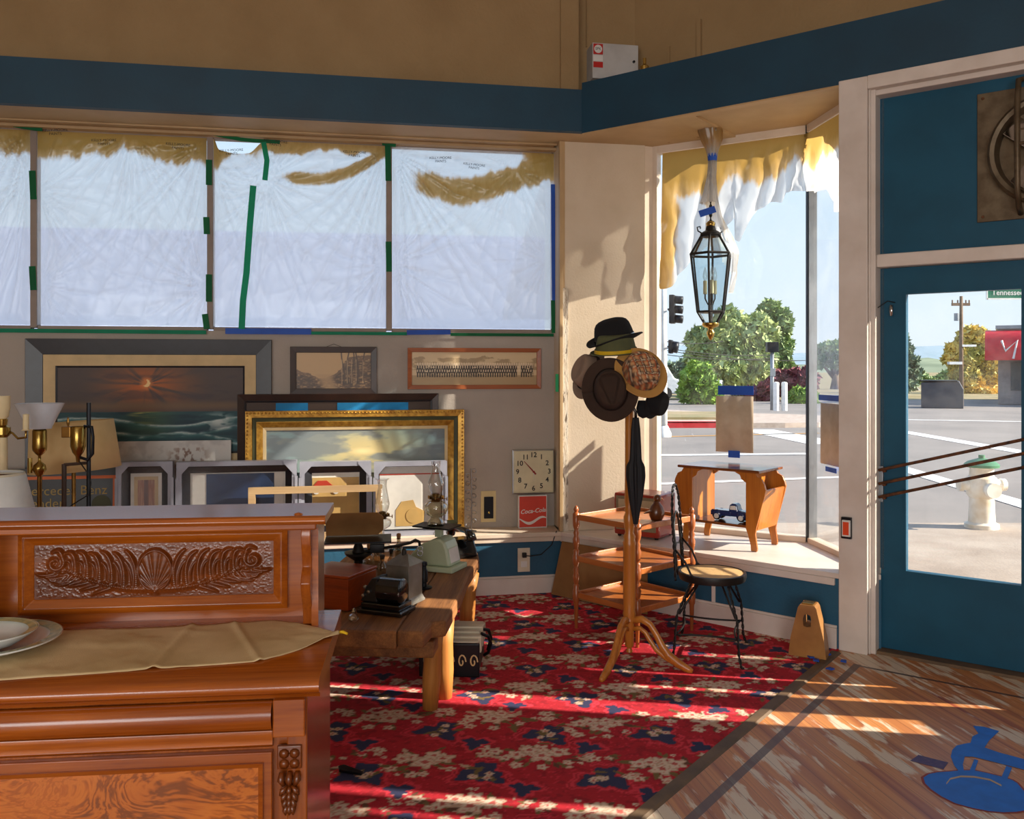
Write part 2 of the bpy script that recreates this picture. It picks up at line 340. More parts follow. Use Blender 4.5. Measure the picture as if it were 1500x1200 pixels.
# polythene dust sheet
for nm, cl in (('green_tape', S(20, 210, 165)), ('dark_green_tape', S(14, 170, 100))):
    t_ = MATS[nm].node_tree; tl = _n(t_, 'ShaderNodeBsdfTranslucent'); tl.inputs[0].default_value = cl+(1,); mxx = _n(t_, 'ShaderNodeMixShader'); mxx.inputs[0].default_value = .5
    t_.links.new(t_.nodes['Principled BSDF'].outputs[0], mxx.inputs[1]); t_.links.new(tl.outputs[0], mxx.inputs[2]); t_.links.new(mxx.outputs[0], t_.nodes['Material Output'].inputs[0])
def film(name, dens=.55, white=(.94, .96, .99)):
    m, nt, b = newmat(name); nt.nodes.remove(b); out = nt.nodes['Material Output']
    t = _n(nt, 'ShaderNodeBsdfTransparent'); t.inputs[0].default_value = (.94, .96, .98, 1)
    tr = _n(nt, 'ShaderNodeBsdfTranslucent'); df = _n(nt, 'ShaderNodeBsdfDiffuse'); gl = _n(nt, 'ShaderNodeBsdfGlossy'); gl.inputs['Roughness'].default_value = .28
    a = _n(nt, 'ShaderNodeAttribute', attribute_name='stain'); f = _n(nt, 'ShaderNodeAttribute', attribute_name='fold')
    v = _coords(nt, (26, 26, 5)); ns = _noise(nt, v, 1, 5, .6)
    sm = _n(nt, 'ShaderNodeMath', operation='MULTIPLY_ADD'); sm.inputs[1].default_value = .55; sm.inputs[2].default_value = -.275
    nt.links.new(ns, sm.inputs[0]); s2 = _n(nt, 'ShaderNodeMath', operation='ADD'); nt.links.new(a.outputs['Fac'], s2.inputs[0]); nt.links.new(sm.outputs[0], s2.inputs[1])
    cr = _ramp(nt, s2.outputs[0], [(.28, white), (.50, (.66, .45, .20)), (.9, (.47, .29, .08))])
    for q in (tr, df): nt.links.new(cr, q.inputs[0])
    mx = _n(nt, 'ShaderNodeMixShader'); mx.inputs[0].default_value = .25; nt.links.new(tr.outputs[0], mx.inputs[1]); nt.links.new(df.outputs[0], mx.inputs[2])
    m3 = _n(nt, 'ShaderNodeMixShader'); m3.inputs[0].default_value = .05; nt.links.new(mx.outputs[0], m3.inputs[1]); nt.links.new(gl.outputs[0], m3.inputs[2])
    op = _n(nt, 'ShaderNodeMath', operation='MULTIPLY_ADD'); op.use_clamp = True; op.inputs[1].default_value = .22; op.inputs[2].default_value = dens
    nt.links.new(f.outputs['Fac'], op.inputs[0])
    o2 = _n(nt, 'ShaderNodeMath', operation='ADD'); o2.use_clamp = True; so_ = _n(nt, 'ShaderNodeMapRange'); so_.inputs['From Min'].default_value = .28; so_.inputs['From Max'].default_value = .6; so_.inputs['To Max'].default_value = .5
    nt.links.new(s2.outputs[0], so_.inputs[0]); nt.links.new(op.outputs[0], o2.inputs[0]); nt.links.new(so_.outputs[0], o2.inputs[1])
    m4 = _n(nt, 'ShaderNodeMixShader'); nt.links.new(o2.outputs[0], m4.inputs[0]); nt.links.new(t.outputs[0], m4.inputs[1]); nt.links.new(m3.outputs[0], m4.inputs[2])
    nt.links.new(m4.outputs[0], out.inputs[0])
film('polythene', .48); film('polythene_thin', .66, (.74, .76, .79))
# worn boards of the entry: the frame of the floor follows the diagonal door wall
m, nt, b = newmat('entry_boards')
tc = _n(nt, 'ShaderNodeTexCoord'); sx = _n(nt, 'ShaderNodeSeparateXYZ'); nt.links.new(tc.outputs['Object'], sx.inputs[0])
mp = _n(nt, 'ShaderNodeMapping'); mp.vector_type = 'TEXTURE'; mp.inputs['Rotation'].default_value = (0, 0, R(47.3)); nt.links.new(tc.outputs['Object'], mp.inputs[0])
def sc(v): 
    q = _n(nt, 'ShaderNodeVectorMath', operation='MULTIPLY'); q.inputs[1].default_value = v; nt.links.new(mp.outputs[0], q.inputs[0]); return q.outputs[0]
wear = _noise(nt, sc((17, 2.2, 1)), 1, 7, .6, .3); patch = _noise(nt, sc((2.4, 1.5, 1)), 1, 4, .6); tone = _noise(nt, sc((17, .35, 1)), 1, 2)
ws = _n(nt, 'ShaderNodeMath', operation='MULTIPLY_ADD'); ws.inputs[1].default_value = .9; nt.links.new(patch, ws.inputs[0]); nt.links.new(wear, ws.inputs[2])
base = _ramp(nt, tone, [(.3, S(162, 96, 52)), (.55, S(200, 136, 78)), (.74, S(142, 66, 46))])
wf = _ramp(nt, ws.outputs[0], [(.96, (0, 0, 0)), (1.0, (1, 1, 1))]); nt.nodes[-1].color_ramp.elements[0].position = .5
wm = _n(nt, 'ShaderNodeMapRange'); wm.inputs['From Min'].default_value = .985; wm.inputs['From Max'].default_value = 1.05; nt.links.new(ws.outputs[0], wm.inputs[0])
mc = _n(nt, 'ShaderNodeMix', data_type='RGBA'); nt.links.new(wm.outputs[0], mc.inputs[0]); nt.links.new(base, mc.inputs[6]); mc.inputs[7].default_value = S(216, 200, 178)+(1,)
# plank seams
sp = _n(nt, 'ShaderNodeSeparateXYZ'); nt.links.new(mp.outputs[0], sp.inputs[0])
def mth(op, a, bb=None, c=None):
    q = _n(nt, 'ShaderNodeMath', operation=op)
    for k, s_ in enumerate((a, bb, c)):
        if s_ is None: continue
        if isinstance(s_, (int, float)): q.inputs[k].default_value = s_
        else: nt.links.new(s_, q.inputs[k])
    return q.outputs[0]
fr = mth('FRACT', mth('MULTIPLY', sp.outputs['X'], 1/.058)); seam = mth('LESS_THAN', fr, .05)
i1 = mth('MULTIPLY', mth('LESS_THAN', mth('ABSOLUTE', mth('SUBTRACT', sx.outputs['X'], .155)), .02), mth('LESS_THAN', sx.outputs['Y'], -.192))
i2 = mth('MULTIPLY', mth('LESS_THAN', mth('ABSOLUTE', mth('ADD', sx.outputs['Y'], .212)), .012), mth('GREATER_THAN', sx.outputs['X'], .135))
inlay = mth('MAXIMUM', i1, i2)
m5 = _n(nt, 'ShaderNodeMix', data_type='RGBA'); nt.links.new(mth('MULTIPLY', seam, .55), m5.inputs[0]); nt.links.new(mc.outputs[2], m5.inputs[6]); m5.inputs[7].default_value = S(60, 34, 22)+(1,)
m6 = _n(nt, 'ShaderNodeMix', data_type='RGBA'); nt.links.new(mth('MULTIPLY', inlay, .85), m6.inputs[0]); nt.links.new(m5.outputs[2], m6.inputs[6]); m6.inputs[7].default_value = S(66, 52, 52)+(1,)
nt.links.new(m6.outputs[2], b.inputs['Base Color']); b.inputs['Roughness'].default_value = .42; _bump(nt, b, wear, .1)
# ------------------------------------------------------------------ frames of the shell
W1 = frame(0, 6.21, 10.4)                 # street wall: x along it, y outward
D = frame(1.837, 4.985, -36.87)           # diagonal door wall
C0 = W1 @ Vector((on(W1, 823, 600, 0)[0], 0, 0)); PIL = Vector((1.837, 4.985, 0))
dl = PIL-C0; LD = frame(C0.x, C0.y, math.degrees(math.atan2(dl.y, dl.x))); LDL = dl.length
G0, G1, G2 = Vector((1.05, 6.44, 0)), Vector((1.969, 5.87, 0)), Vector((2.06, 4.95, 0))
dg = G1-G0; GF = frame(G0.x, G0.y, math.degrees(math.atan2(dg.y, dg.x))); GL = dg.length
dh = G2-G1; SF = frame(G1.x, G1.y, math.degrees(math.atan2(dh.y, dh.x))); SL = dh.length
RW = frame(*(D @ Vector((1.8, 0, 0))).xy, -83.1)
c0x = on(W1, 823, 600, 0)[0]; colx = on(W1, 945, 400, 0)[0]
LED, SOF = .43, 3.185
WB = .24                                    # the window wall stands this far behind the plinth
# floor, ceiling and the unseen sides of the room
Di = D.inverted()
m = MB(); pts = [(-4.7, -4.7), (4.4, -4.7), (3.45, 3.8), (3.3, 4.02), (2.0, 5.0), (1.84, 5.12), (.9, 6.2), (-4.7, 5.4)]
m.prism([(lambda q: (q.x, q.y))(Di @ Vector((a, b_, 0))) for a, b_ in pts], -.06, 0)
f = struct(m, 'floor', 'entry_boards'); f.matrix_world = D
struct(MB().box(-4.8, 4.6, -4.8, 7.2, 4.6, 4.7), 'ceiling', 'ceiling_white')
struct(MB().box(-4.8, -4.6, -4.6, 6.2, 0, 4.6), 'wall_left', 'stucco_tan')
m = MB()
for a, b_, c, d in ((-4.7, -3.75, 0, 4.6), (-1.45, -.75, 0, 4.6), (1.55, 4.6, 0, 4.6), (-3.75, -1.45, 0, .6), (-3.75, -1.45, 2.9, 4.6), (-.75, 1.55, 0, .6), (-.75, 1.55, 2.9, 4.6)):
    m.box(a, b_, -4.6, -4.5, c, d)
struct(m, 'wall_rear', 'stucco_tan')  # openings added in this unseen wall to house the fill lights
m = MB(RW); z0 = 0
slits = [(.17, .37, .68, 2.25), (1.25, 1.33, 1.35, 2.05), (1.41, 1.47, 1.35, 1.9)]  # gaps added in the unseen wall to cast the sun streaks
xs = 0
for a, b_, c, d in slits:
    m.box(xs, a, 0, .12, 0, 4.6); m.box(a, b_, 0, .12, 0, c); m.box(a, b_, 0, .12, d, 4.6); xs = b_
m.box(xs, 9, 0, .12, 0, 4.6)
struct(m, 'wall_right', 'stucco_tan')
# street wall
m = MB(W1); m.box(-5.2, c0x, 0, WB+.12, 0, LED-.03); struct(m, 'wall_back', 'teal_paint')
m = MB(W1); m.box(-5.2, c0x, WB, WB+.12, LED-.03, 1.84); struct(m, 'wall_back.001', 'wall_grey')
m = MB(W1); m.box(-5.2, c0x+.01, -.03, WB, LED-.03, LED); m.box(-5.2, c0x, -.018, 0, LED-.065, LED-.03); struct(m, 'trim_1', 'trim_cream', bevel=.004)
m = MB(W1); m.box(-5.2, c0x, -.02, 0, 0, .115); m.box(-5.2, c0x, -.012, 0, .115, .13); struct(m, 'baseboard_back', 'trim_white', bevel=.004)
# film-covered window: mullions and frame, one glass pane per window
mx_px = [-205, 50, 308, 570]; mul = [on(W1, p, 330, WB)[0] for p in mx_px]; xr = on(W1, 812, 350, WB)[0]
edges = [-5.1]+mul+[xr]
for k in range(5):
    a, b_ = edges[k], edges[k+1]
    m = MB(W1)
    if k: m.box(a-.02, a+.02, WB-.015, WB+.07, 1.85, SOF)
    m.box(a+.0201, b_-.0201, WB+.0, WB+.07, 1.84, 1.865); m.box(a+.0201, b_-.0201, WB, WB+.07, SOF-.03, SOF)
    if k == 4: m.box(xr, xr+.035, WB-.02, WB+.07, 1.84, SOF)
    wnd = struct(m, 'window_%d' % (k+1), 'trim_backlit', bevel=.003)
    p = MB(); p.T = W1; p.box(a+.02, b_-.02, WB+.045, WB+.05, 1.86, SOF-.02); p.build('glass_pane', 'pane_glass', wnd)
m = MB(W1); m.box(xr+.03, c0x, WB, WB+.12, 1.84, 4.6); m.box(-5.2, xr+.03, WB, WB+.12, SOF, 4.6); struct(m, 'wall_back.002', 'stucco_tan')
m = MB(W1)
m.box(-5.2, c0x-.02, -.23, WB, SOF, SOF+.06); m.box(-5.2, c0x-.02, .06, .08, SOF-.012, SOF); m.box(-5.2, xr+.02, WB-.07, WB-.001, SOF-.022, SOF)
struct(m, 'trim_2', 'trim_tan', bevel=.003)
bx = on(W1, 853, 190, -.28)[0]
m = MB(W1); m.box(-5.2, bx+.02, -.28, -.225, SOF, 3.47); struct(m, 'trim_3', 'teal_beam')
ux = on(W1, 820, 60, 0)[0]; ux2 = on(W1, 848, 60, -.03)[0]; ux3 = on(W1, 930, 60, .10)[0]
m = MB(W1); m.box(-5.2, ux, 0, .2, SOF+.06, 4.6); sx_ = on(W1, 339, 40, 0)[0]; m.box(sx_, ux, -.006, 0, SOF+.06, 4.6); struct(m, 'wall_back.003', 'stucco_tan')
m = MB(W1); m.box(ux, ux2, -.03, .2, SOF+.06, 4.6); m.box(ux2, ux3+.05, .10, .2, SOF+.06, 4.6); m.box(ux2+.03, ux2+.035, .085, .10, 3.9, 4.6); m.box(ux2+.085, ux2+.09, .085, .10, 3.9, 4.6)
struct(m, 'wall_back.004', 'stucco_tan', bevel=.003)
q = W1 @ Vector((ux3, .10, 0)); UD = frame(q.x, q.y, -36.87)
m = MB(UD); m.box(0, 7.2, 0, .12, SOF+.03, 4.6); struct(m, 'wall_corner', 'stucco_tan')
m = MB(UD); m.box(.27, .285, -.012, 0, SOF, 3.87); m.box(.5, .53, -.03, 0, SOF, 4.0); struct(m, 'trim_4', 'stucco_tan')
# corner column and its peeling bead
m = MB(W1); m.box(c0x, colx, 0, WB+.12, LED, SOF+.02); struct(m, 'wall_column', 'column_cream', bevel=.006)
m = MB(W1); m.box(c0x-.012, c0x+.045, -.008, .05, LED, 2.15); struct(m, 'trim_5', 'peeling')
m = MB(W1); m.box(c0x-.012, c0x+.02, -.012, .05, 2.15, SOF); m.box(c0x-.02, c0x+.004, -.02, .02, LED, SOF); struct(m, 'trim_6', 'trim_tan', bevel=.003)
# bay: plinth, sill, soffit
ce = W1 @ Vector((colx, .02, 0)); cb = W1 @ Vector((colx, WB+.1, 0)); cb0 = W1 @ Vector((c0x, WB+.1, 0))
jam = D @ Vector((.155, .16, 0))
poly = [C0, PIL, G2, G1, G0+Vector((.02, .05, 0)), cb, cb0]
struct(MB().prism([(p.x, p.y) for p in poly], 0, LED-.03), 'wall_bay', 'teal_paint')
m = MB(); ov = LD.to_3x3() @ Vector((0, -.03, 0)); pl = [C0+ov, PIL+ov*.4]+poly[2:]
m.prism([(p.x, p.y) for p in pl], LED-.03, LED); m.T = LD; m.box(0, LDL-.02, -.02, 0, LED-.07, LED-.03); struct(m, 'trim_7', 'trim_white', bevel=.004)
bs = on(LD, 1046, 860, 0)[0]
m = MB(LD); m.box(0, LDL-.01, -.018, 0, 0, .12); m.box(0, LDL-.01, -.01, 0, .12, .135); m.box(bs-.012, bs+.012, -.012, 0, .135, LED-.07); struct(m, 'baseboard_bay', 'trim_white', bevel=.003)
BC = D @ Vector((-1.72, .03, 0)); pl = [BC, D @ Vector((.3, .02, 0)), D @ Vector((.3, .55, 0)), G1+Vector((.12, .06, 0)), G0+Vector((.05, .1, 0)), cb, W1 @ Vector((c0x-.05, .1, 0)), W1 @ Vector((c0x-.05, -.24, 0))]
struct(MB().prism([(p.x, p.y) for p in pl], SOF+.001, SOF+.05), 'ceiling.001', 'trim_tan')
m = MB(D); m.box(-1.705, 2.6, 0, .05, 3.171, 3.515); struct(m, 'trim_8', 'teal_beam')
m = MB(D); m.box(-1.7, 2.4, -.006, .056, 3.163, 3.1715); struct(m, 'trim_9', 'trim_tan')
m = MB(D); m.box(.12, 2.4, .05, .5, 3.2, 3.245); struct(m, 'ceiling.002', 'trim_tan')
# ledge of soffit closing the top of the wall behind the beams
m = MB(D); m.box(-1.7, 2.4, .04, .5, 3.25, 3.29); struct(m, 'ceiling.003', 'stucco_tan')
# bay windows
def win(n, T, L, mat_='trim_cream', side=False):
    m = MB(T)
    if not side: m.box(-.02, .014, -.03, .05, LED, SOF+.004)
    m.box(.0141 if not side else .02, L-.021, -.025, .05, LED, LED+.035); m.box(.0141 if not side else .02, L-.021, -.03, .05, SOF-.05, SOF+.004)
    wnd = struct(m, n, mat_, bevel=.003)
    p = MB(T); p.box(.014 if not side else .02, L-.02 if not side else L, .01, .016, LED+.03, SOF-.045); p.build('glass_pane', 'pane_glass', wnd)
win('window_6', GF, GL); win('window_7', SF, SL, side=True)
m = MB(W1); m.T = Matrix(); jp = [ce, G0+Vector((-.02, -.01, 0)), G0+Vector((.02, .06, 0)), cb]
m.prism([(p.x, p.y) for p in jp], LED, SOF+.004); struct(m, 'trim_10', 'trim_cream')
m = MB(); m.T = SF; m.box(-.02, .02, -.02, .02, LED, SOF); struct(m, 'trim_11', 'black_metal', bevel=.004)
m = MB(); m.T = SF; m.box(-.012, .012, .02, .045, LED, SOF); m.box(.02, .026, -.016, .016, LED+.03, SOF-.04); struct(m, 'trim_12', 'steel')
# board on the bay soffit that carries the lantern
m = MB(D); m.box(-1.04, -.91, .06, .95, SOF-.014, SOF+.004); struct(m, 'trim_13', 'trim_tan')
# door wall: pillar, casing, door, transom
m = MB(D); m.box(0, .155, -.01, .12, 0, 3.192); m.box(.15, .188, .03, .2, 0, 3.16); m.box(.155, .165, .015, .12, 0, 3.16); struct(m, 'trim_14', 'trim_white', bevel=.005)
m = MB(D); m.box(1.016, 1.05, .03, .2, 0, 3.16); m.box(1.05, 1.2, -.01, .2, 0, 3.192); struct(m, 'trim_15', 'trim_white', bevel=.005)
m = MB(D); m.box(.155, 1.05, -.01, .12, 3.12, 3.194); m.box(.155, 1.05, .04, .16, 3.09, 3.12); struct(m, 'trim_16', 'trim_white', bevel=.005)
m = MB(D); m.box(.188, 1.016, .05, .2, 2.14, 2.212); struct(m, 'trim_17', 'trim_white', bevel=.006)
m = MB(D); m.box(.188, 1.016, .127, .17, 2.212, 3.12); struct(m, 'wall_transom', 'teal_door')
m = MB(D); m.box(.15, 1.05, .05, .3, -.01, .018); struct(m, 'trim_18', 'strip_wood', bevel=.004)
GX0, GX1, GZ0, GZ1 = .325, .88, .465, 1.99
dr = MB(D); dr.box(.19, GX0, .127, .17, .02, 2.138); dr.box(GX1, 1.014, .127, .17, .02, 2.138); dr.box(GX0, GX1, .127, .17, .02, GZ0); dr.box(GX0, GX1, .127, .17, GZ1, 2.138)
for a, b_, c, d in ((GX0-.012, GX0, GZ0-.012, GZ1+.012), (GX1, GX1+.012, GZ0-.012, GZ1+.012), (GX0, GX1, GZ0-.012, GZ0), (GX0, GX1, GZ1, GZ1+.012)): dr.box(a, b_, .119, .127, c, d)
door = struct(dr, 'door_1', 'teal_door')
m = MB(D); m.box(GX0-.005, GX1+.005, .145, .151, GZ0-.005, GZ1+.005); m.build('glass_pane', 'pane_glass', door)
bk = on(D, 1290, 709, .105); pb = tag(MB(D).box(bk[0]-.013, bk[0]+.013, .10, .127, bk[1]-.10, bk[1]+.10, bev=.004).build('bar_bracket', 'galvanised', door), 'pale metal bracket holding the push bars')
for k, (py0, py1) in enumerate(((689, 644), (709, 664.5), (728.5, 685))):
    xa, za = on(D, 1287, py0, .085); xb, zb = on(D, 1499, py1, .085); t = (.95-xa)/(xb-xa); zb = za+(zb-za)*t
    m = MB(D); m.tube([(xa, .085, za), (.95, .085, zb)], .0085, 8); m.box(xa+.02, xa+.034, .085, .127, za-.01, za+.01)
    tag(m.build('push_bar', 'rust', door, smooth=True), 'rusty slanting push bar')
# sidelight beyond the door (outside the frame) and its mullions
m = MB(D); m.box(1.2, 1.8, 0, .12, 0, .43); m.box(1.2, 1.8, 0, .12, 1.25, 3.19); m.box(1.45, 1.475, 0, .1, .43, 1.25); m.box(1.62, 1.64, 0, .1, .43, 1.25); struct(m, 'wall_sidelight', 'teal_paint')
# carpet edge strip on the floor
m = MB(D); m.prism([(-.028, 0), (-.022, .008), (.02, .008), (.03, 0)], -.06, -3.4, 'y'); struct(m, 'trim_19', 'strip_wood')

# ------------------------------------------------------------------ outside
OUT = -.02
def og(px, py): return fl(px, py, OUT)
m = MB(); m.box(-60, 120, 4.2, 9.2, OUT-.1, OUT); m.box(3.6, 9, -20, 4.2, OUT-.1, OUT); struct(m, 'ground_forecourt', 'forecourt')
m = MB(); m.box(-150, 250, 9.2, 46, OUT-.12, OUT-.015); m.box(9, 60, -60, 9.2, OUT-.12, OUT-.015); struct(m, 'road', 'asphalt')
m = MB(); m.box(-400, 700, 46, 500, OUT-.12, OUT-.02); struct(m, 'ground_far', 'dry_grass')
def line(pa, pb, wd, nm, mt='white_line', z=OUT-.008):
    a, b_ = og(*pa), og(*pb); d = (b_-a).normalized(); n = Vector((-d.y, d.x, 0))*wd/2
    m = MB(); m.poly([(p.x, p.y, z) for p in (a+n, b_+n, b_-n, a-n)]); return struct(m, nm, mt)
line((880, 667), (1190, 664), .30, 'road_marking'); line((880, 711), (1260, 697), .18, 'road_marking'); line((1108, 629), (1215, 650), .9, 'road_marking')
line((1300, 628), (1540, 669), .42, 'road_marking'); line((1300, 679), (1540, 750), .32, 'road_marking'); line((1240, 613), (1540, 618), .3, 'road_marking')
line((940, 640), (1200, 634), .2, 'road_marking', 'tan_felt')
# traffic island with red kerb, verge, far pavement
m = MB(); ya = og(1000, 626).y; pts = [(-20, ya), (og(1040, 626).x, ya)]
for k in range(9):
    a = R(-90+k*22.5); pts.append((og(1150, 626).x+2.6*math.cos(a), ya+2.6+2.6*math.sin(a)))
pts += [(og(1150, 626).x-2, ya+8), (-20, ya+8)]
m.prism(pts, OUT-.05, .1); struct(m, 'pavement_island', 'concrete_walk')
m = MB(); m.box(-20, og(1052, 626).x, ya-.06, ya-.01, OUT-.02, .13); m.box(-20, og(1052, 626).x, ya-.06, ya+.25, .101, .13); struct(m, 'kerb', 'kerb_red')
m = MB(); m.box(-20, og(1050, 610).x, ya+1.5, ya+5, .1, .17); struct(m, 'ground_verge', 'dry_grass')
def hill(name, Y, pts, mt):
    m = MB(); n = len(pts); fr_ = []; 
    tops = [P(px, py, Y) for px, py in pts]
    f0 = [m.v((p.x, Y-60, OUT-.1)) for p in tops]; f1 = [m.v(p) for p in tops]; f2 = [m.v((p.x, Y+80, OUT-.1)) for p in tops]
    for i in range(n-1):
        m.face([f0[i], f0[i+1], f1[i+1], f1[i]]); m.face([f1[i], f1[i+1], f2[i+1], f2[i]])
    struct(m, name, mt, smooth=True)
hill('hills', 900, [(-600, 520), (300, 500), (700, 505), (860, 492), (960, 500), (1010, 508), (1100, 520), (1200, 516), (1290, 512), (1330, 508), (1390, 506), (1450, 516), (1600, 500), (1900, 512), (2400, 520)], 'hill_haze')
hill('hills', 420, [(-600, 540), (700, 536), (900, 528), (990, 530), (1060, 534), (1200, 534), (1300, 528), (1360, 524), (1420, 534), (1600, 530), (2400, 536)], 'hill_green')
# pale building across the side street, seen dimly through the dust sheets
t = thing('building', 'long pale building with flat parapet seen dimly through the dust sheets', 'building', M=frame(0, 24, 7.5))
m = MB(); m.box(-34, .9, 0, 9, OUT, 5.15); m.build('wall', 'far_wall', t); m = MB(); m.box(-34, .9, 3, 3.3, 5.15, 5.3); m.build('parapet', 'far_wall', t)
def leaves(name, blobs, n, size, mt, parent, seed, droop=0):
    rn = np.random.default_rng(seed); vs = []; fs = []
    tot = sum(bb[3]*bb[4]*bb[5] for bb in blobs)
    for bx_, by_, bz_, rx, ry, rz in blobs:
        k = int(n*rx*ry*rz/tot)+20
        d = rn.normal(size=(k, 3)); d /= np.linalg.norm(d, axis=1)[:, None]; r = rn.uniform(.55, 1.03, (k, 1))**.6
        lump = 1+.18*np.sin(d[:, :1]*7+bx_*3)*np.sin(d[:, 2:]*6+by_)
        c = d*r*lump*[rx, ry, rz]+[bx_, by_, bz_]
        a = rn.normal(size=(k, 3))+d*.6; a[:, 2] -= droop; a /= np.linalg.norm(a, axis=1)[:, None]
        b2 = np.cross(a, rn.normal(size=(k, 3))); b2 /= np.linalg.norm(b2, axis=1)[:, None]
        s_ = rn.uniform(.5, 1.2, (k, 1))*size
        q = np.stack([c-a*s_, c+b2*s_*.45, c+a*s_, c-b2*s_*.45], 1).reshape(-1, 3); o_ = len(vs); vs += q.tolist()
        fs += [[o_+4*i, o_+4*i+1, o_+4*i+2, o_+4*i+3] for i in range(k)]
    me = bpy.data.meshes.new(name); me.from_pydata(vs, [], fs); me.materials.append(MATS[mt]); o = bpy.data.objects.new(name, me); COL.objects.link(o)
    if parent: o.parent = parent
    return o
def tree(name, label, px, Y, blobs, n, size, mt, seed, cat='tree', trunk=.35, group=None, droop=0, limbs=True):
    """blobs: (px, py, rpx, rpy) of the photo, at distance Y"""
    base = P(px, HOR, Y); t = thing(name, label, cat, (base.x, Y, OUT-.05), group=group); k = Y/FPX
    bl = [((bpx-px)*k, random.uniform(-.3, .3)*rx*k, (HOR-bpy_)*k+EYE-OUT, rx*k, rx*k*.9, ry*k) for bpx, bpy_, rx, ry in blobs]
    leaves('crown', bl, n, size, mt, t, seed, droop)
    if trunk:
        m = MB(); top = max(b_[2] for b_ in bl); m.tube([(0, 0, 0), (.1, 0, top*.3), (-.1, .1, top*.55)], [trunk, trunk*.8, trunk*.4], 8)
        if limbs:
            for b_ in bl[:4]: m.tube([(0, 0, top*.3), ((b_[0])*.6, b_[1]*.5, b_[2]*.75), (b_[0], b_[1], b_[2])], [trunk*.5, trunk*.3, .05], 6)
        m.build('trunk', 'bark', t, smooth=True)
    return t
tree('pepper_tree', 'broad drooping grey green tree filling the bay window view', 1080, 52, [(1075, 500, 36, 34), (1040, 510, 30, 30), (1022, 495, 18, 16), (1065, 468, 22, 20), (1105, 490, 34, 30), (1100, 530, 34, 30), (1050, 540, 40, 28), (1020, 520, 16, 20), (1090, 560, 20, 20)], 17000, .32, 'leaf_pepper', 3, droop=.9)
tree('eucalyptus_tree', 'taller pointed tree rising behind the drooping tree, right of its crown', 1130, 60, [(1127, 455, 16, 15), (1140, 475, 17, 22), (1122, 478, 15, 20), (1140, 510, 18, 26), (1145, 540, 16, 24), (1130, 552, 16, 16)], 10000, .36, 'leaf_oak', 4, droop=.5)
tree('round_bush', 'rounded bright green bush left of the taped paper sign', 1022, 40, [(1020, 555, 22, 26), (1012, 570, 17, 18), (1036, 568, 16, 22), (1045, 580, 10, 10)], 5200, .22, 'leaf_bush', 5, 'bush', .15)
tree('plum_bush', 'dark red leaved bush beside the two pale bollards', 1150, 44, [(1125, 572, 16, 16), (1150, 560, 22, 18), (1175, 558, 20, 20), (1105, 578, 12, 12)], 4600, .24, 'leaf_plum', 6, 'bush', .12)
tree('low_shrub', 'small yellow green shrub in front of the dark red bush', 1172, 41, [(1170, 580, 14, 13), (1184, 582, 12, 12)], 1800, .2, 'leaf_bush', 8, 'bush', .08)
tree('street_tree', 'grey green tree seen through the narrow side pane', 1222, 70, [(1210, 515, 14, 12), (1225, 520, 18, 18), (1244, 516, 16, 20), (1200, 528, 10, 10)], 4200, .45, 'leaf_oak', 9)
tree('golden_tree', 'broad tree with golden leaves behind the utility pole', 1422, 58, [(1410, 520, 24, 24), (1440, 512, 24, 24), (1425, 492, 20, 14), (1450, 550, 22, 26), (1410, 556, 22, 24), (1435, 578, 26, 16)], 13000, .28, 'leaf_gold', 10)
tree('conifer', 'dark layered conifer at the left edge of the door glass', 1312, 52, [(1314, 480, 8, 10), (1316, 498, 12, 6), (1318, 512, 16, 7), (1320, 528, 20, 8), (1322, 545, 24, 9), (1312, 560, 26, 12)], 4200, .4, 'leaf_pine', 11, limbs=False)
tree('hedge_tree', 'low olive green trees on the slope between conifer and golden tree', 1355, 90, [(1340, 560, 26, 12), (1375, 566, 20, 10), (1390, 556, 14, 12)], 3000, .5, 'leaf_oak', 12, limbs=False)
tree('distant_tree', 'hazy distant trees at the left of the bay window view', 985, 120, [(978, 550, 16, 16), (1000, 545, 16, 16), (965, 560, 20, 14)], 2500, .8, 'leaf_pine', 13, limbs=False)
# traffic signals on their mast
mp_ = og(971, 616); t = thing('signal_mast', 'white street pole just right of the window jamb', 'pole', (mp_.x, 21, OUT-.05)); mp_.x = (971-750)/FPX*21
t.location.x = mp_.x
m = MB(); m.tube([(0, 0, 0), (0, 0, 5.2)], [.11, .08], 12); m.lathe([(.2, 0), (.2, .12), (.12, .3)], seg=12); m.build('pole', 'pole_white', t, smooth=True)
def signal(label, px0, px1, py0, py1, n, Y=20.6):
    a = P(px0, py0, Y); b_ = P(px1, py1, Y); h = a.z-b_.z; w_ = b_.x-a.x
    t = thing('traffic_light', label, 'traffic light', ((a.x+b_.x)/2, Y, b_.z), -20, group='traffic lights on the white mast')
    m = MB(); m.box(-w_/2, -w_*.1, -.12, .12, 0, h, bev=.02); m.build('housing', 'black_metal', t)
    for k in range(n):
        z = h*(k+.5)/n; m = MB(); m.tube([(-w_*.1, 0, z), (w_*.5, 0, z-.02)], h/n*.42, 12); m.build('visor', 'black_metal', t, smooth=True)
    m = MB(); px_x = mp_.x-((a.x+b_.x)/2); m.tube([(-w_*.3, 0, h*.5), (-w_*.6, .0, h*.5), (px_x*.94, .4*1.0, h*.5)], .025, 6); m.build('bracket', 'black_metal', t)
signal('dark three-lens traffic light, upper one on the white mast', 981, 1000, 432, 474, 3); signal('small dark signal head, lower one on the white mast', 980, 993, 498, 518, 1)
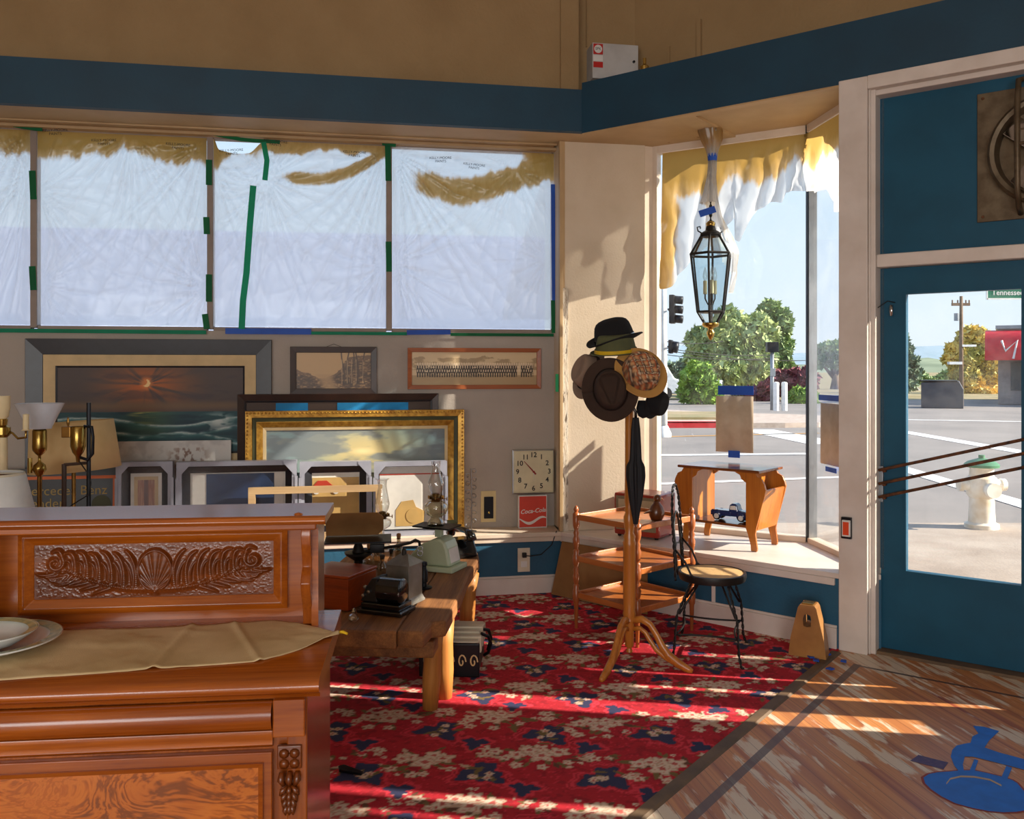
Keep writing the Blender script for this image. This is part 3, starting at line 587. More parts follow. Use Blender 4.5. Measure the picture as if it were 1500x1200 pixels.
# sign box on a pole, bollards
q = og(1131, 606); t = thing('sign_pole', 'slim grey pole topped with a dark square box beyond the crossing', 'pole', (q.x, q.y, .1))
m = MB(); m.tube([(0, 0, 0), (0, 0, 2.05)], .07, 10); m.build('pole', 'galvanised', t, smooth=True)
zt = (HOR-516)/FPX*q.y+EYE-.1; m = MB(); m.box(-.2, .2, -.14, .14, zt-.0, zt+.36, bev=.02); m.box(-.05, .05, -.05, .05, 2.0, zt); m.build('box', 'black_metal', t)
m = MB(); m.box(-.09, .09, -.11, -.06, 1.2, 1.5, bev=.01); m.build('button_box', 'galvanised', t)
for px, lb in ((1137, 'pale concrete bollard next to the slim grey pole'), (1149, 'pale concrete bollard right of its twin, nearest the dark red bush')):
    q = og(px, 607); t = MB(); t.lathe([(.105, 0), (.105, .95), (.09, 1.0), (0, 1.02)], seg=14); o = t.build('bollard', 'white_paint', smooth=True, auto=40); o.location = (q.x, q.y, .1); tag(o, lb, 'bollard', 'bollards at the crossing')
# parked vehicles far off
def car(label, px, py, Y, L, H_, name='car', mt='car_white', van=False):
    q = P(px, py, Y); t = thing(name, label, 'car' if not van else 'van', (q.x, Y, OUT))
    prof = [(-L/2, .25), (-L/2, H_*.55), (-L*.32, H_*.6), (-L*.2, H_), (L*.22, H_), (L*.36, H_*.58), (L/2, H_*.5), (L/2, .25)] if not van else [(-L/2, .3), (-L/2, H_), (L*.3, H_), (L*.42, H_*.55), (L/2, H_*.5), (L/2, .3)]
    m = MB(); m.prism(prof, -.85, .85, 'y'); m.build('body', mt, t, bevel=.06)
    m = MB(); m.box(-L*.18, L*.2, -.87, -.85, H_*.62, H_*.92); m.build('side_window', 'window_dark', t)
    for s_ in (-.3, .32): m = MB(); m.tube([(L*s_, -.9, .32), (L*s_, -.7, .32)], .32, 16); m.build('wheel', 'rubber', t)
    return t
car('white van parked beyond the verge behind the hats', 930, 575, 46.5, 4.6, 2.0, 'van', 'car_white', True); cr_ = car('small pale car parked behind the rounded bush', 1034, 588, 46.6, 3.6, 1.0); cr_.rotation_euler.z = R(75)
# houses
def house(label, px0, px1, pyt, pye, Y, roof, wall):
    a = P(px0, pyt, Y); b_ = P(px1, pye, Y); W_ = b_.x-a.x; he = b_.z-OUT; hr = a.z-OUT
    t = thing('house', label, 'house', ((a.x+b_.x)/2, Y, OUT))
    m = MB(); m.prism([(-W_/2*.92, 0), (-W_/2*.92, he), (0, hr-.1), (W_/2*.92, he), (W_/2*.92, 0)], 0, 7, 'y'); m.build('wall', wall, t)
    m = MB()
    for s_ in (-1, 1): m.prism([(0, hr), (s_*W_/2, he), (s_*W_/2, he-.15), (0, hr-.15)], -.4, 7.4, 'y')
    m.build('roof', roof, t)
    for s_ in (-.25, .25): m = MB(); m.box(W_*s_-.5, W_*s_+.5, -.03, .03, he*.35, he*.8); m.build('window', 'window_dark', t)
    return t
house('pale house with a tan roof seen through the narrow side pane', 1178, 1262, 538, 556, 62, 'roof_tile', 'house_pink').location.y += 14
h = house('white gabled house at the lower left of the door glass', 1296, 1352, 548, 580, 66, 'white_paint', 'house_white'); m = MB(); m.box(.5, 1.1, 2, 2.6, 1.2, 2.6); m.build('chimney', 'white_paint', h)
q = og(1380, 598); t = thing('dumpster', 'dark slab sided bin with a sunlit end below the golden tree', 'bin', (P(1380, 598, 36).x, 36, OUT-.015), -27); k = 36/FPX
m = MB(); m.prism([(-28*k, 0), (-28*k, 38*k), (22*k, 40*k), (28*k, 28*k), (28*k, 0)], 0, 1.6, 'y'); m.build('body', 'dumpster', t, bevel=.03)
m = MB(); m.box(-29*k, 20*k, -.05, 1.65, 39*k, 41*k); m.build('lid', 'black_metal', t)
# utility pole with cross arm and transformer; overhead wires
Yp = 38; q = P(1408, 540, Yp); t = thing('utility_pole', 'tall wooden utility pole with crossarm in front of the golden tree', 'pole', (q.x, Yp, OUT)); k = Yp/FPX
Z = lambda py: EYE-OUT+(HOR-py)*k
m = MB(); m.tube([(0, 0, 0), (0, 0, Z(434))], [.10, .065], 10); m.build('pole', 'bark', t, smooth=True)
m = MB(); m.box(-.4, .36, -.05, .05, Z(448), Z(444)); 
for s_ in (-.38, -.15, .2, .34): m.lathe([(.03, 0), (.03, .12), (0, .14)], (s_, 0, Z(444)), 8)
m.build('crossarm', 'bark', t)
m = MB(); m.lathe([(0, 0), (.1, 0), (.1, Z(459)-Z(470)), (0, Z(459)-Z(470))], (-.2, 0, Z(470)), 12); m.build('transformer', 'galvanised', t)
m = MB(); m.tube([(0, 0, Z(508)), (.35, 0, Z(506))], .04, 6); m.box(.0, .6, -.1, .1, Z(508), Z(505)); m.box(-.55, 0, -.1, .1, Z(534), Z(530)); m.build('street_lamp', 'pole_white', t)
for k_, (a, b_) in enumerate((((930, 505), (1186, 528)), ((930, 500), (1130, 520)), ((930, 512), (1140, 524)), ((930, 490), (1060, 500)))):
    A_, B_ = P(a[0], a[1], 40), P(b_[0], b_[1], 44); m = MB(); m.tube([A_+(B_-A_)*i/8+Vector((0, 0, -.25*(1-(i/4-1)**2))) for i in range(9)], .018, 5)
    tag(m.build('overhead_wire', 'cord_black'), ('topmost', 'second', 'third', 'lowest')[(1, 2, 3, 0)[[1, 0, 2, 3].index(k_)] if False else {3: 0, 1: 1, 0: 2, 2: 3}[k_]]+' overhead wire crossing the drooping tree', 'wire', 'overhead wires')
# building with red awning
Yb = 40; a = P(1462, 540, Yb); t = thing('corner_shop', 'grey shop with a rounded red awning at the right of the door glass', 'building', (a.x, Yb, OUT), -29.5); k = Yb/FPX; Z = lambda py: EYE-OUT+(HOR-py)*k
m = MB(); m.box(0, 9, 0, 8, 0, Z(482)); m.build('wall', 'building_grey', t); m = MB(); m.box(-.1, 9.2, -.1, 8.2, Z(482), Z(477)); m.build('roof', 'galvanised', t)
m = MB(); ar = [(1.1*math.cos(R(a_)), Z(528)+(Z(484)-Z(528))*math.sin(R(a_))) for a_ in range(0, 91, 10)]; m.prism([(-p, z) for p, z in ar]+[(0, Z(528))], -.5, 8, 'x'); m.build('awning', 'awning_red', t, auto=30)
m = MB()
for a_ in ((.0, .06, .55, .45), (.35, .95, .42, .5), (.3, .3, .6, .2)): pass
m.tube([(.15, -1.0, Z(500)), (.3, -1.08, Z(515)), (.75, -1.04, Z(500)), (.6, -1.1, Z(526))], .05, 6); m.build('awning_emblem', 'white_paint', t)
m = MB(); m.box(.5, 3, -.03, .02, Z(572), Z(531)); m.build('window', 'window_dark', t)
# street name sign hung from a signal arm
a, b_ = P(1447, 422, 15), P(1522, 436, 15); t = thing('street_sign', 'green street name sign at the top right of the door glass', 'sign', ((a.x+b_.x)/2, 15, (a.z+b_.z)/2))
w_, h_ = (b_.x-a.x)/2, (a.z-b_.z)/2; h_ = max(h_, .09)
m = MB(); m.box(-w_, w_, 0, .02, -h_, h_+.06); m.build('panel', 'sign_green', t)
m = MB(); m.box(-w_-.01, w_+.01, -.004, .024, -h_-.025, -h_); m.box(-w_-.02, -w_, -.004, .024, -h_-.025, h_+.06); m.build('edge', 'white_paint', t)
text('Tennessee', .125, 'white_paint', t, upright(-.10, -.006, .0), bold=.001)
m = MB(); m.tube([(-w_*.6, .01, h_+.05), (-w_*.6, .01, 1.0), (6, .01, 1.3)], .03, 6); m.build('hanger', 'galvanised', t)
# fire hydrant
q = og(1438, 773); t = thing('fire_hydrant', 'worn white fire hydrant with a green cap outside the door', 'hydrant', (q.x, q.y, OUT)); k = .71/105
m = MB(); m.lathe([(.16, 0), (.16, .04), (.125, .06), (.115, .3), (.14, .33), (.155, .42), (.14, .5), (.115, .52), (.11, .6), (.135, .61)], seg=20); m.build('barrel', 'hydrant_white', t, auto=35)
m = MB(); m.lathe([(.16, .61), (.165, .635), (.13, .665), (.06, .69), (.03, .7), (.03, .73), (0, .73)], seg=20); m.build('cap', 'hydrant_green', t, auto=35)
for s_ in (-1, 1):
    m = MB(); m.tube([(s_*.1, 0, .43), (s_*.19, 0, .43), (s_*.19, 0, .43), (s_*.235, 0, .43)], [.055, .055, .065, .06], 12); m.build('nozzle', 'hydrant_white', t, auto=35)
m = MB(); m.tube([(0, -.1, .4), (0, -.2, .4), (0, -.2, .4), (0, -.24, .4)], [.065, .065, .08, .075], 14); m.build('nozzle', 'hydrant_white', t, auto=35)
# ------------------------------------------------------------------ dust sheets and tape on the street window
def folds(u, v, anchors, seed):
    f = np.zeros_like(u)
    for (au, av, s_, k, L) in anchors:
        dx, dy = u-au, (v-av)*.8; r = np.hypot(dx, dy); th = np.arctan2(dy, dx)
        ph = fbm(th*3+9, r*1.5+3, seed)*9
        ridge = np.abs(np.sin(th*k*1.4+ph))**.5; f = f+1.3*s_*np.exp(-r/L)*(1-ridge)*sst(.0, .08, r)
    f = f+.08*(1-np.abs(2*fbm(u*3+v*1.5, v*2.2-u*1.0, seed+5, 4)-1)*2.2).clip(0, 1)**3
    return f
def sheet(label, x0, x1, z0, z1, anchors, stain, seed, extra=None, top=None):
    nx, nz = 130, 110
    u, v = np.meshgrid(np.linspace(0, 1, nx), np.linspace(0, 1, nz))
    f = folds(u, v, anchors, seed); edge = np.minimum(np.minimum(u, 1-u), np.minimum(v, 1-v)); k = sst(0, .06, edge)
    vt = v if top is None else v*top(u)
    co = np.stack([x0+(x1-x0)*u, (WB-.006)-(.028*f+.02*fbm(u*2, v*2, seed+20))*k, z0+(z1-z0)*vt], -1)
    st = stain(u, vt)*1.0; fo = f*.9+(extra(u, vt) if extra else 0)+.25*(vt < .48+.012*np.sin(u*9))
    o = gridmesh('dust_sheet', co, 'polythene', None, W1, None, attrs={'stain': np.clip(st, 0, 1), 'fold': np.clip(fo, 0, 1.6)})
    return tag(o, label, 'plastic sheet', 'plastic sheets over the street window')
def ns(u, v, s_, a=9, b_=2): return fbm(u*a, v*b_, s_, 4)
zb, zt = 1.87, SOF-.03
E_ = edges
PX = lambda px: on(W1, px, 300, WB)[0]
def vv(py, px=400): return (on(W1, px, py, WB)[1]-zb)/(zt-zb)
s1 = sheet('white plastic sheet at the left end of the street window, left of the first mullion', E_[1]+.022, E_[2]-.022, zb, zt, [(1, .75, .9, 9, .5), (1, .98, 1, 11, .5), (0, .5, .6, 7, .4)], lambda u, v: sst(.80, .95, v+.10*(ns(u, v, 3)-.5)+.12*sst(.75, 1, u)*0)*.9, 31)
s2 = sheet('white plastic sheet between the first and second mullions, with a brown oversprayed top edge', E_[2]+.022, E_[3]-.022, zb, zt, [(1, .97, 1.0, 13, .55), (.55, 1.0, .8, 12, .4), (0, .68, .7, 8, .4), (.02, .2, .5, 7, .3), (1, .2, .8, 9, .45)], lambda u, v: sst(.80, .95, v+.14*(ns(u, v, 4, 14)-.5)+.02*np.cos(u*6.28))*1.0, 32)
s3 = sheet('white plastic sheet with a long green tape strip, left of the third mullion', E_[3]+.022, E_[4]-.022, zb, zt, [(1, .98, 1.1, 13, .55), (.30, .8, .9, 11, .35), (0, .9, .8, 9, .4), (1, .35, .7, 9, .4)], lambda u, v: np.maximum(sst(.07, .0, np.abs(v-(.80+.20*(u-.55)**2*(2.4+2*(u > .55)))))*(.85*sst(.3, .5, u)), np.maximum(sst(.90, .98, v+.07*(ns(u, v, 5, 14)-.5))*.8, sst(.80, .98, v+.2*(ns(u, v, 6)-.5))*sst(.5, .05, u)))*.95, 33, top=lambda u: 1-.075*sst(.0, .03, u)*sst(.30, .20, u)*(1-(u/.28-.5)**2*1.5).clip(0, 1))
s4 = sheet('white plastic sheet at the right end of the street window, beside the corner column', E_[4]+.022, E_[5]-.004, zb, zt, [(0, .97, 1.2, 14, .6), (0, .35, .8, 9, .4), (.75, .9, .6, 9, .35), (.95, .4, .5, 7, .3)], lambda u, v: np.maximum(sst(.13, .02, np.abs(v-(.87-.10*np.sin(np.clip(u*1.25, 0, 1)*3.14)+.08*(u > .85)*(u-.85)*6)+.06*(ns(u, v, 7, 20)-.5)))*.8*sst(.02, .25, u), sst(.78, .9, v+.1*(ns(u, v, 8)-.5))*sst(.72, .9, u)*.9), 34, extra=lambda u, v: .75*sst(0, .02, u-(.66+.26*sst(0, 1, v)))*(v < .86)*(v > .05))
s0 = sheet('white plastic sheet beyond the left edge of the window row', -4.6, E_[1]-.022, zb, zt, [(1, .9, .8, 9, .5)], lambda u, v: sst(.84, 1, v+.1*(ns(u, v, 9)-.5))*.9, 35)
for sh, spots in ((s2, ((.13, 183, 165), (.40, 183, 210), (.82, 183, 215))), (s3, ((.12, 0, 228), (.36, 0, 212), (.80, 0, 223))), (s4, ((.30, 0, 226), (.50, 0, 234)))):
    for k, (uu, _, py) in enumerate(spots):
        a, b_ = {id(s2): (E_[2], E_[3]), id(s3): (E_[3], E_[4]), id(s4): (E_[4], E_[5])}[id(sh)]
        xx = a+(b_-a)*uu; zz = on(W1, 50+uu*200 if sh is s2 else 400, max(py, 205 if sh is not s2 else 196), WB)[1]
        text('KELLY-MOORE\nPAINTS', .024, 'ink', sh, W1 @ upright(xx, WB-.052, zz, random.uniform(-6, 6)), 'printing')
def tape(label, pts, wd, mt, yo=.03, cat='tape', group=None):
    """a strip along pixel points on the window plane"""
    q = [on(W1, px, py, WB-yo) for px, py in pts]; m = MB(W1); prev = None
    n = len(q); L = []
    for i in range(n):
        dx = q[min(i+1, n-1)][0]-q[max(i-1, 0)][0]; dz = q[min(i+1, n-1)][1]-q[max(i-1, 0)][1]; l = math.hypot(dx, dz)
        L.append((-dz/l*wd/2, dx/l*wd/2))
    ring = []
    for (x_, z_), (a, b_) in zip(q, L):
        ring.append([m.v((x_+a, WB-yo, z_+b_)), m.v((x_-a, WB-yo, z_-b_)), m.v((x_-a, WB-yo+.0012, z_-b_)), m.v((x_+a, WB-yo+.0012, z_+b_))])
    for A, B in zip(ring, ring[1:]):
        for k in range(4): m.face([A[k], A[(k+1) % 4], B[(k+1) % 4], B[k]])
    m.face(ring[0]); m.face(ring[-1][::-1])
    return tag(m.build('masking_tape', mt), label, cat, group)
g_ = 'tape strips on the street window'
tape('long green tape strip running down the third plastic sheet', [(371, 272), (366, 330), (361, 400), (356, 440), (354, 482)], .042, 'green_tape', .052, group=g_)
tape('short curved green tape strip at the top of the third plastic sheet', [(386, 208), (391, 235), (388, 264)], .035, 'green_tape', .055, group=g_)
tape('green tape along the sill under the two left sheets', [(-40, 484), (50, 484.5), (150, 485.5), (302, 487)], .026, 'green_tape', group=g_)
tape('blue tape along the sill left of the third mullion', [(330, 485), (400, 485.5), (456, 486)], .04, 'blue_tape', .034, group=g_)
tape('green tape along the sill at the foot of the third mullion', [(456, 488), (520, 488.5), (596, 489)], .022, 'green_tape', group=g_)
tape('short blue tape piece on the sill under the rightmost sheet', [(596, 487), (660, 486.5)], .034, 'blue_tape', .034, group=g_)
tape('green tape along the sill at the right end of the window', [(660, 490), (740, 490.5), (811, 491)], .022, 'dark_green_tape', group=g_)
tape('blue tape up the right edge of the window', [(810, 270), (811, 400), (812, 470)], .03, 'blue_tape', .034, group=g_)
tape('green tape at the lower right corner of the window', [(810, 440), (811, 488)], .03, 'dark_green_tape', .036, group=g_)
for pts, lb in ((((47, 250), (49, 292)), 'upper green tape patch on the first mullion'), (((47, 390), (49, 425)), 'lower green tape patch on the first mullion'), (((306, 234), (306, 271)), 'topmost green tape patch on the second mullion'), (((302, 318), (303, 343)), 'small green tape patch halfway up the second mullion'), (((306, 402), (306, 442)), 'green tape patch low on the second mullion'), (((300, 460), (303, 482)), 'green tape patch at the foot of the second mullion'), (((568, 213), (569, 265)), 'upper green tape patch on the third mullion'), (((569, 354), (570, 398)), 'lower green tape patch on the third mullion')):
    tape(lb, pts, .04, 'dark_green_tape', .024, group='green tape patches on the mullions')
tape('green tape at the top of the first mullion', [(20, 183), (50, 188), (62, 189)], .03, 'dark_green_tape', .05, group=g_)
tape('green tape along the torn top of the third sheet', [(312, 196), (352, 204), (372, 206), (410, 208)], .025, 'dark_green_tape', .05, group=g_)
tape('green tape at the top of the third mullion', [(560, 209), (580, 212)], .035, 'dark_green_tape', .05, group=g_)

# torn dust sheet hanging in the bay
def edge_z(x):                             # lower edge along the two panes, metres from the bay's left jamb
    pts = []
    for px, py in ((975, 424), (985, 420), (992, 412), (1000, 398), (1012, 384), (1030, 366), (1050, 348), (1066, 335), (1077, 318), (1078, 352), (1084, 355), (1088, 345), (1098, 325), (1110, 312), (1127, 298), (1146, 297), (1152, 283), (1170, 281), (1186, 280)):
        a, z_ = on(GF, px, py, -.03); pts.append((a, z_))
    for px, py in ((1194, 280), (1204, 283), (1213, 277), (1220, 292), (1226, 305), (1229, 310)):
        a, z_ = on(SF, px, py, -.03); pts.append((GL+a, z_))
    pts += [(GL+SL, pts[-1][1]-.1)]
    return np.interp(x, [p[0] for p in pts], [p[1] for p in pts])
nx, nz = 200, 60
u, v = np.meshgrid(np.linspace(.055, GL+SL-.06, nx), np.linspace(0, 1, nz)); zl = edge_z(u); zz = SOF-.055-(1-v)*(SOF-.055-zl)
fo = .5+.5*np.sin(u*34+fbm(u*3, zz*2, 77)*14+(1-v)*3*np.sin(u*2)); fo = fo**2
dep = -.025-.045*fo*(1-v)-.03*(1-v)*fbm(u*4, v*2, 71)
uu = np.clip(u, 0, GL-.03); on_s = u > GL
gx = np.where(on_s, 0, 1)
pG = np.stack([GF[0][0]*uu+GF[0][1]*dep+GF[0][3], GF[1][0]*uu+GF[1][1]*dep+GF[1][3]], -1); us = np.clip(u-GL, .03, SL)
pS = np.stack([SF[0][0]*us+SF[0][1]*dep+SF[0][3], SF[1][0]*us+SF[1][1]*dep+SF[1][3]], -1)
xy = np.where(on_s[..., None], pS, pG); co = np.concatenate([xy, zz[..., None]], -1)
tp = SOF-.055-zz
st = np.maximum(sst(.42, .12, tp+.30*(fbm(u*9, zz*1.5, 72)-.5)+.1*sst(.75, .95, u)-.12*np.exp(-((u-.40)/.08)**2)), sst(.26, .06, u+.14*(fbm(u*3, zz*6, 73)-.5))*.95)
tag(gridmesh('torn_dust_sheet', co, 'polythene_thin', col=None, attrs={'stain': np.clip(st, 0, 1), 'fold': fo*.7}), 'torn plastic sheet hanging across the top of the bay window', 'plastic sheet')

# ------------------------------------------------------------------ lantern in the bay
lx = P(1041, 190, 5.93); t = thing('lantern', 'hanging six-sided glass lantern in the bay window', 'lantern', (lx.x, 5.93, 0)); kz = 5.93/FPX
Z = lambda py: EYE+(HOR-py)*kz
m = MB(); m.lathe([(0, SOF-.0145), (.07, SOF-.0145), (.07, SOF-.03), (.045, SOF-.06), (.012, SOF-.07)], seg=20); m.build('canopy', 'steel', t, auto=35)
m = MB(); m.tube([(0, 0, SOF-.07), (0, 0, Z(325))], .005, 6)
for z_ in np.arange(Z(330), SOF-.1, .05): m.lathe([(.004, 0), (.011, .012), (.011, .03), (.004, .042)], (0, 0, z_), 8)
m.build('chain', 'black_iron', t)
R0, R1, R2, R3 = .045, .142, .095, .045; ZA, ZB, ZC, ZD = Z(345), Z(373), Z(457), Z(474)
hexa = [R(60*k+12) for k in range(6)]
def hp(r, z_): return [Vector((r*math.cos(a), r*math.sin(a), z_)) for a in hexa]
A0, A1, A2, A3 = hp(R0+.02, ZA), hp(R1, ZB), hp(R2, ZC), hp(R3, ZD)
m = MB()
for ra, rb in ((A0, A1), (A1, A2), (A2, A3)):
    for k in range(6): m.tube([ra[k], rb[k]], .0075, 6)
for rg, rr in ((A1, .009), (A2, .008), (A0, .011), (A3, .007)):
    for k in range(6): m.tube([rg[k], rg[(k+1) % 6]], rr, 6)
m.build('cage', 'black_iron', t)
m = MB()
for ra, rb in ((A0, A1), (A1, A2), (A2, A3)):
    for k in range(6): m.poly([ra[k]*.985+Vector((0, 0, ra[k].z*.015)), ra[(k+1) % 6]*.985+Vector((0, 0, ra[k].z*.015)), rb[(k+1) % 6]*.985+Vector((0, 0, rb[k].z*.015)), rb[k]*.985+Vector((0, 0, rb[k].z*.015))])
m.build('glazing', 'lantern_glass', t)
m = MB(); m.lathe([(.07, ZA), (.068, ZA+.015), (.035, ZA+.035), (.03, ZA+.06), (.02, ZA+.07)], seg=16); 
for s_ in (-1, 1): m.tube([(s_*.05, 0, ZA+.01), (s_*.085, 0, ZA+.03), (s_*.09, 0, ZA+.055), (s_*.07, 0, ZA+.06), (s_*.068, 0, ZA+.045)], .005, 6)
m.build('crown', 'black_iron', t, auto=40)
m = MB(); m.lathe([(.0, ZA+.055), (.028, ZA+.06), (.032, ZA+.08), (.02, ZA+.095), (0, ZA+.098)], seg=14); tag(m.build('cap', 'brass', t, smooth=True), 'brass cap')
m = MB(); m.lathe([(.055, ZD+.004), (.058, ZD-.008), (.05, ZD-.022), (.02, ZD-.03), (.018, ZD-.045), (.028, ZD-.06), (.024, ZD-.08), (.01, ZD-.105), (0, ZD-.115)], seg=16); tag(m.build('finial', 'brass', t, smooth=True), 'brass finial')
for a in (30, 150, 270):
    cx, cy = .038*math.cos(R(a)), .038*math.sin(R(a)); m = MB(); m.lathe([(.013, ZC+.12), (.013, ZC+.21), (0, ZC+.212)], (cx, cy, 0), 10); cd = m.build('candle_sleeve', 'candle', t, auto=40)
    m = MB(); m.lathe([(.008, ZC+.212), (.016, ZC+.235), (.013, ZC+.26), (.003, ZC+.30), (0, ZC+.302)], (cx, cy, 0), 10); m.build('bulb', 'lamp_glass', cd, smooth=True)
    m = MB(); m.tube([(cx, cy, ZC+.12), (cx, cy, ZC+.09), (cx*.5, cy*.5, ZC+.05), (0, 0, ZC+.07)], .005, 6); m.build('candle_arm', 'black_iron', t)
m = MB(); m.tube([(0, 0, ZD-.02), (0, 0, ZC+.13)], .012, 8); m.build('stem', 'black_iron', t)
# plastic bag twisted round the lantern's chain
nu, nv = 40, 50; a_, h_ = np.meshgrid(np.linspace(0, 2*np.pi, nu), np.linspace(0, 1, nv))
ptsr = [(Z(430), .13), (Z(400), .152), (Z(372), .158), (Z(345), .125), (Z(320), .085), (Z(290), .05), (Z(258), .028), (Z(235), .026), (Z(222), .034), (Z(205), .066), (Z(190), .078)]
zs = np.array([p[0] for p in ptsr])[::1]; rs = np.array([p[1] for p in ptsr])
zz = zs.min()+(zs.max()-zs.min())*h_; rad = np.interp(zz, zs, rs)*(1+.10*np.sin(a_*9+zz*5)+.06*np.sin(a_*17-zz*9))
low = zz < Z(330); 
co = np.stack([lx.x+.012*np.sin(zz*9)+rad*np.cos(a_), 5.93+rad*np.sin(a_), zz], -1)
ang = (a_+.4) % (2*np.pi); keep = ((zz > Z(300)) | (ang < 1.7*sst(Z(440), Z(330), zz)+.3) | (ang > 5.6+.6*sst(Z(330), Z(440), zz)))[:-1, :-1]
tag(gridmesh('plastic_wrap', co, 'polythene_thin', mask=keep, attrs={'stain': .28+.25*sst(Z(230), Z(200), zz), 'fold': .3+.5*(np.sin(a_*9+zz*5) > .4)}), 'clear plastic bag gathered round the lantern and its chain', 'plastic bag')
m = MB(); m.lathe([(.03, Z(236)), (.032, Z(230)), (.03, Z(225))], (lx.x+.012*math.sin(Z(230)*9), 5.93, 0), 14); tag(m.build('masking_tape', 'blue_tape'), 'small blue tape band round the neck of the lantern bag', 'tape')
m = MB(); m.box(-.055, .055, -.002, .002, -.022, .022); o = m.build('masking_tape', 'blue_tape'); o.location = (lx.x-.045, 5.93-.105, Z(314)); o.rotation_euler = (0, R(-18), 0); tag(o, 'wide blue tape strip across the lantern bag just above the lantern', 'tape')

# papers taped to the bay glass
def paper(T, px0, px1, py0, py1, label, la, lb, sk=0):
    x0, z1_ = on(T, px0, py0, -.006); x1, z0_ = on(T, px1, py1, -.006)
    t = MB(T); n = 14; rows = []
    for i in range(n):
        for_ = i/(n-1); rows.append([t.v((x0+(x1-x0)*for_, -.009-.012*abs(math.sin(for_*7+.5))*.5, z0_+sk*for_)), t.v((x0+(x1-x0)*for_, -.009-.01*abs(math.sin(for_*9)), z1_+sk*for_))])
    for A, B in zip(rows, rows[1:]): t.face([A[0], B[0], B[1], A[1]])
    o = tag(t.build('paper_sign', 'paper', solid=.0015, smooth=True), label, 'paper sign', 'paper notices taped to the bay glass')
    for (pa, pb, pc, pd, lbl) in (la, lb):
        xa, za = on(T, pa, pc, -.02); xb, zb_ = on(T, pb, pd, -.02); m = MB(T); m.box(xa, xb, -.024, -.022, zb_, za)
        tag(m.build('masking_tape', 'blue_tape'), lbl, 'tape', 'tape on the paper notices')
    return o
paper(GF, 1049, 1104, 580, 664, 'tan paper notice taped in the middle of the bay window', (1052, 1104, 565, 579, 'blue tape along the top of the middle paper notice'), (1067, 1084, 660, 671, 'small blue tape under the middle paper notice'))
paper(SF, 1203, 1236, 590, 686, 'tan paper notice taped on the narrow side pane', (1200, 1236, 578, 589, 'blue tape along the top of the side pane notice'), (1210, 1226, 683, 694, 'small blue tape under the side pane notice'))

# ------------------------------------------------------------------ pictures on the street wall
def ring(m, x0, x1, z0, z1, wd, yo, yi, yb):
    """mitred frame: outer rectangle, width wd, front at yo on the outside and yi on the inside"""
    o_ = [(x0, z0), (x1, z0), (x1, z1), (x0, z1)]; i_ = [(x0+wd, z0+wd), (x1-wd, z0+wd), (x1-wd, z1-wd), (x0+wd, z1-wd)]
    vo = [m.v((a, yo, b_)) for a, b_ in o_]; vi = [m.v((a, yi, b_)) for a, b_ in i_]; vbo = [m.v((a, yb, b_)) for a, b_ in o_]; vbi = [m.v((a, yb, b_)) for a, b_ in i_]
    for k in range(4):
        j = (k+1) % 4; m.face([vo[k], vo[j], vi[j], vi[k]]); m.face([vo[k], vbo[k], vbo[j], vo[j]]); m.face([vi[k], vi[j], vbi[j], vbi[k]]); m.face([vbo[k], vbi[k], vbi[j], vbo[j]])
def picture(label, px0, px1, py0, py1, ly, steps, func=None, artmat=None, tilt=0, z0=None, name='framed_picture', res=(180, 90), group=None, glz=False, pm='painting'):
    pm_ = (px0+px1)/2
    x0, z1 = on(W1, px0, py0, ly); x1, _ = on(W1, px1, py0, ly); z1 = on(W1, pm_, py0, ly)[1]
    if z0 is None: z0 = on(W1, pm_, py1, ly)[1]
    wd, h = x1-x0, z1-z0
    t = thing(name, label, 'picture', group=group, M=W1 @ Matrix.Translation(((x0+x1)/2, ly, z0)) @ Matrix.Rotation(R(-tilt), 4, 'X'))
    a, b_, c, d = -wd/2, wd/2, 0, h
    for (sw, sm, yo, yi, nm) in steps:
        m = MB(); ring(m, a, b_, c, d, sw, yo, yi, .012); m.build(nm, sm, t, bevel=.002); a += sw; b_ -= sw; c += sw; d -= sw
    if func: painted('painting' if pm == 'painting' else 'print', a-.002, b_+.002, c-.002, d+.002, .004, res[0], res[1], func, pm, t)
    elif artmat: m = MB(); m.box(a, b_, .004, .008, c, d); m.build('print', artmat, t)
    m = MB(); m.box(-wd/2+.005, wd/2-.005, .009, .014, .005, h-.005); m.build('backing', 'cardboard', t)
    return t, (a, b_, c, d)
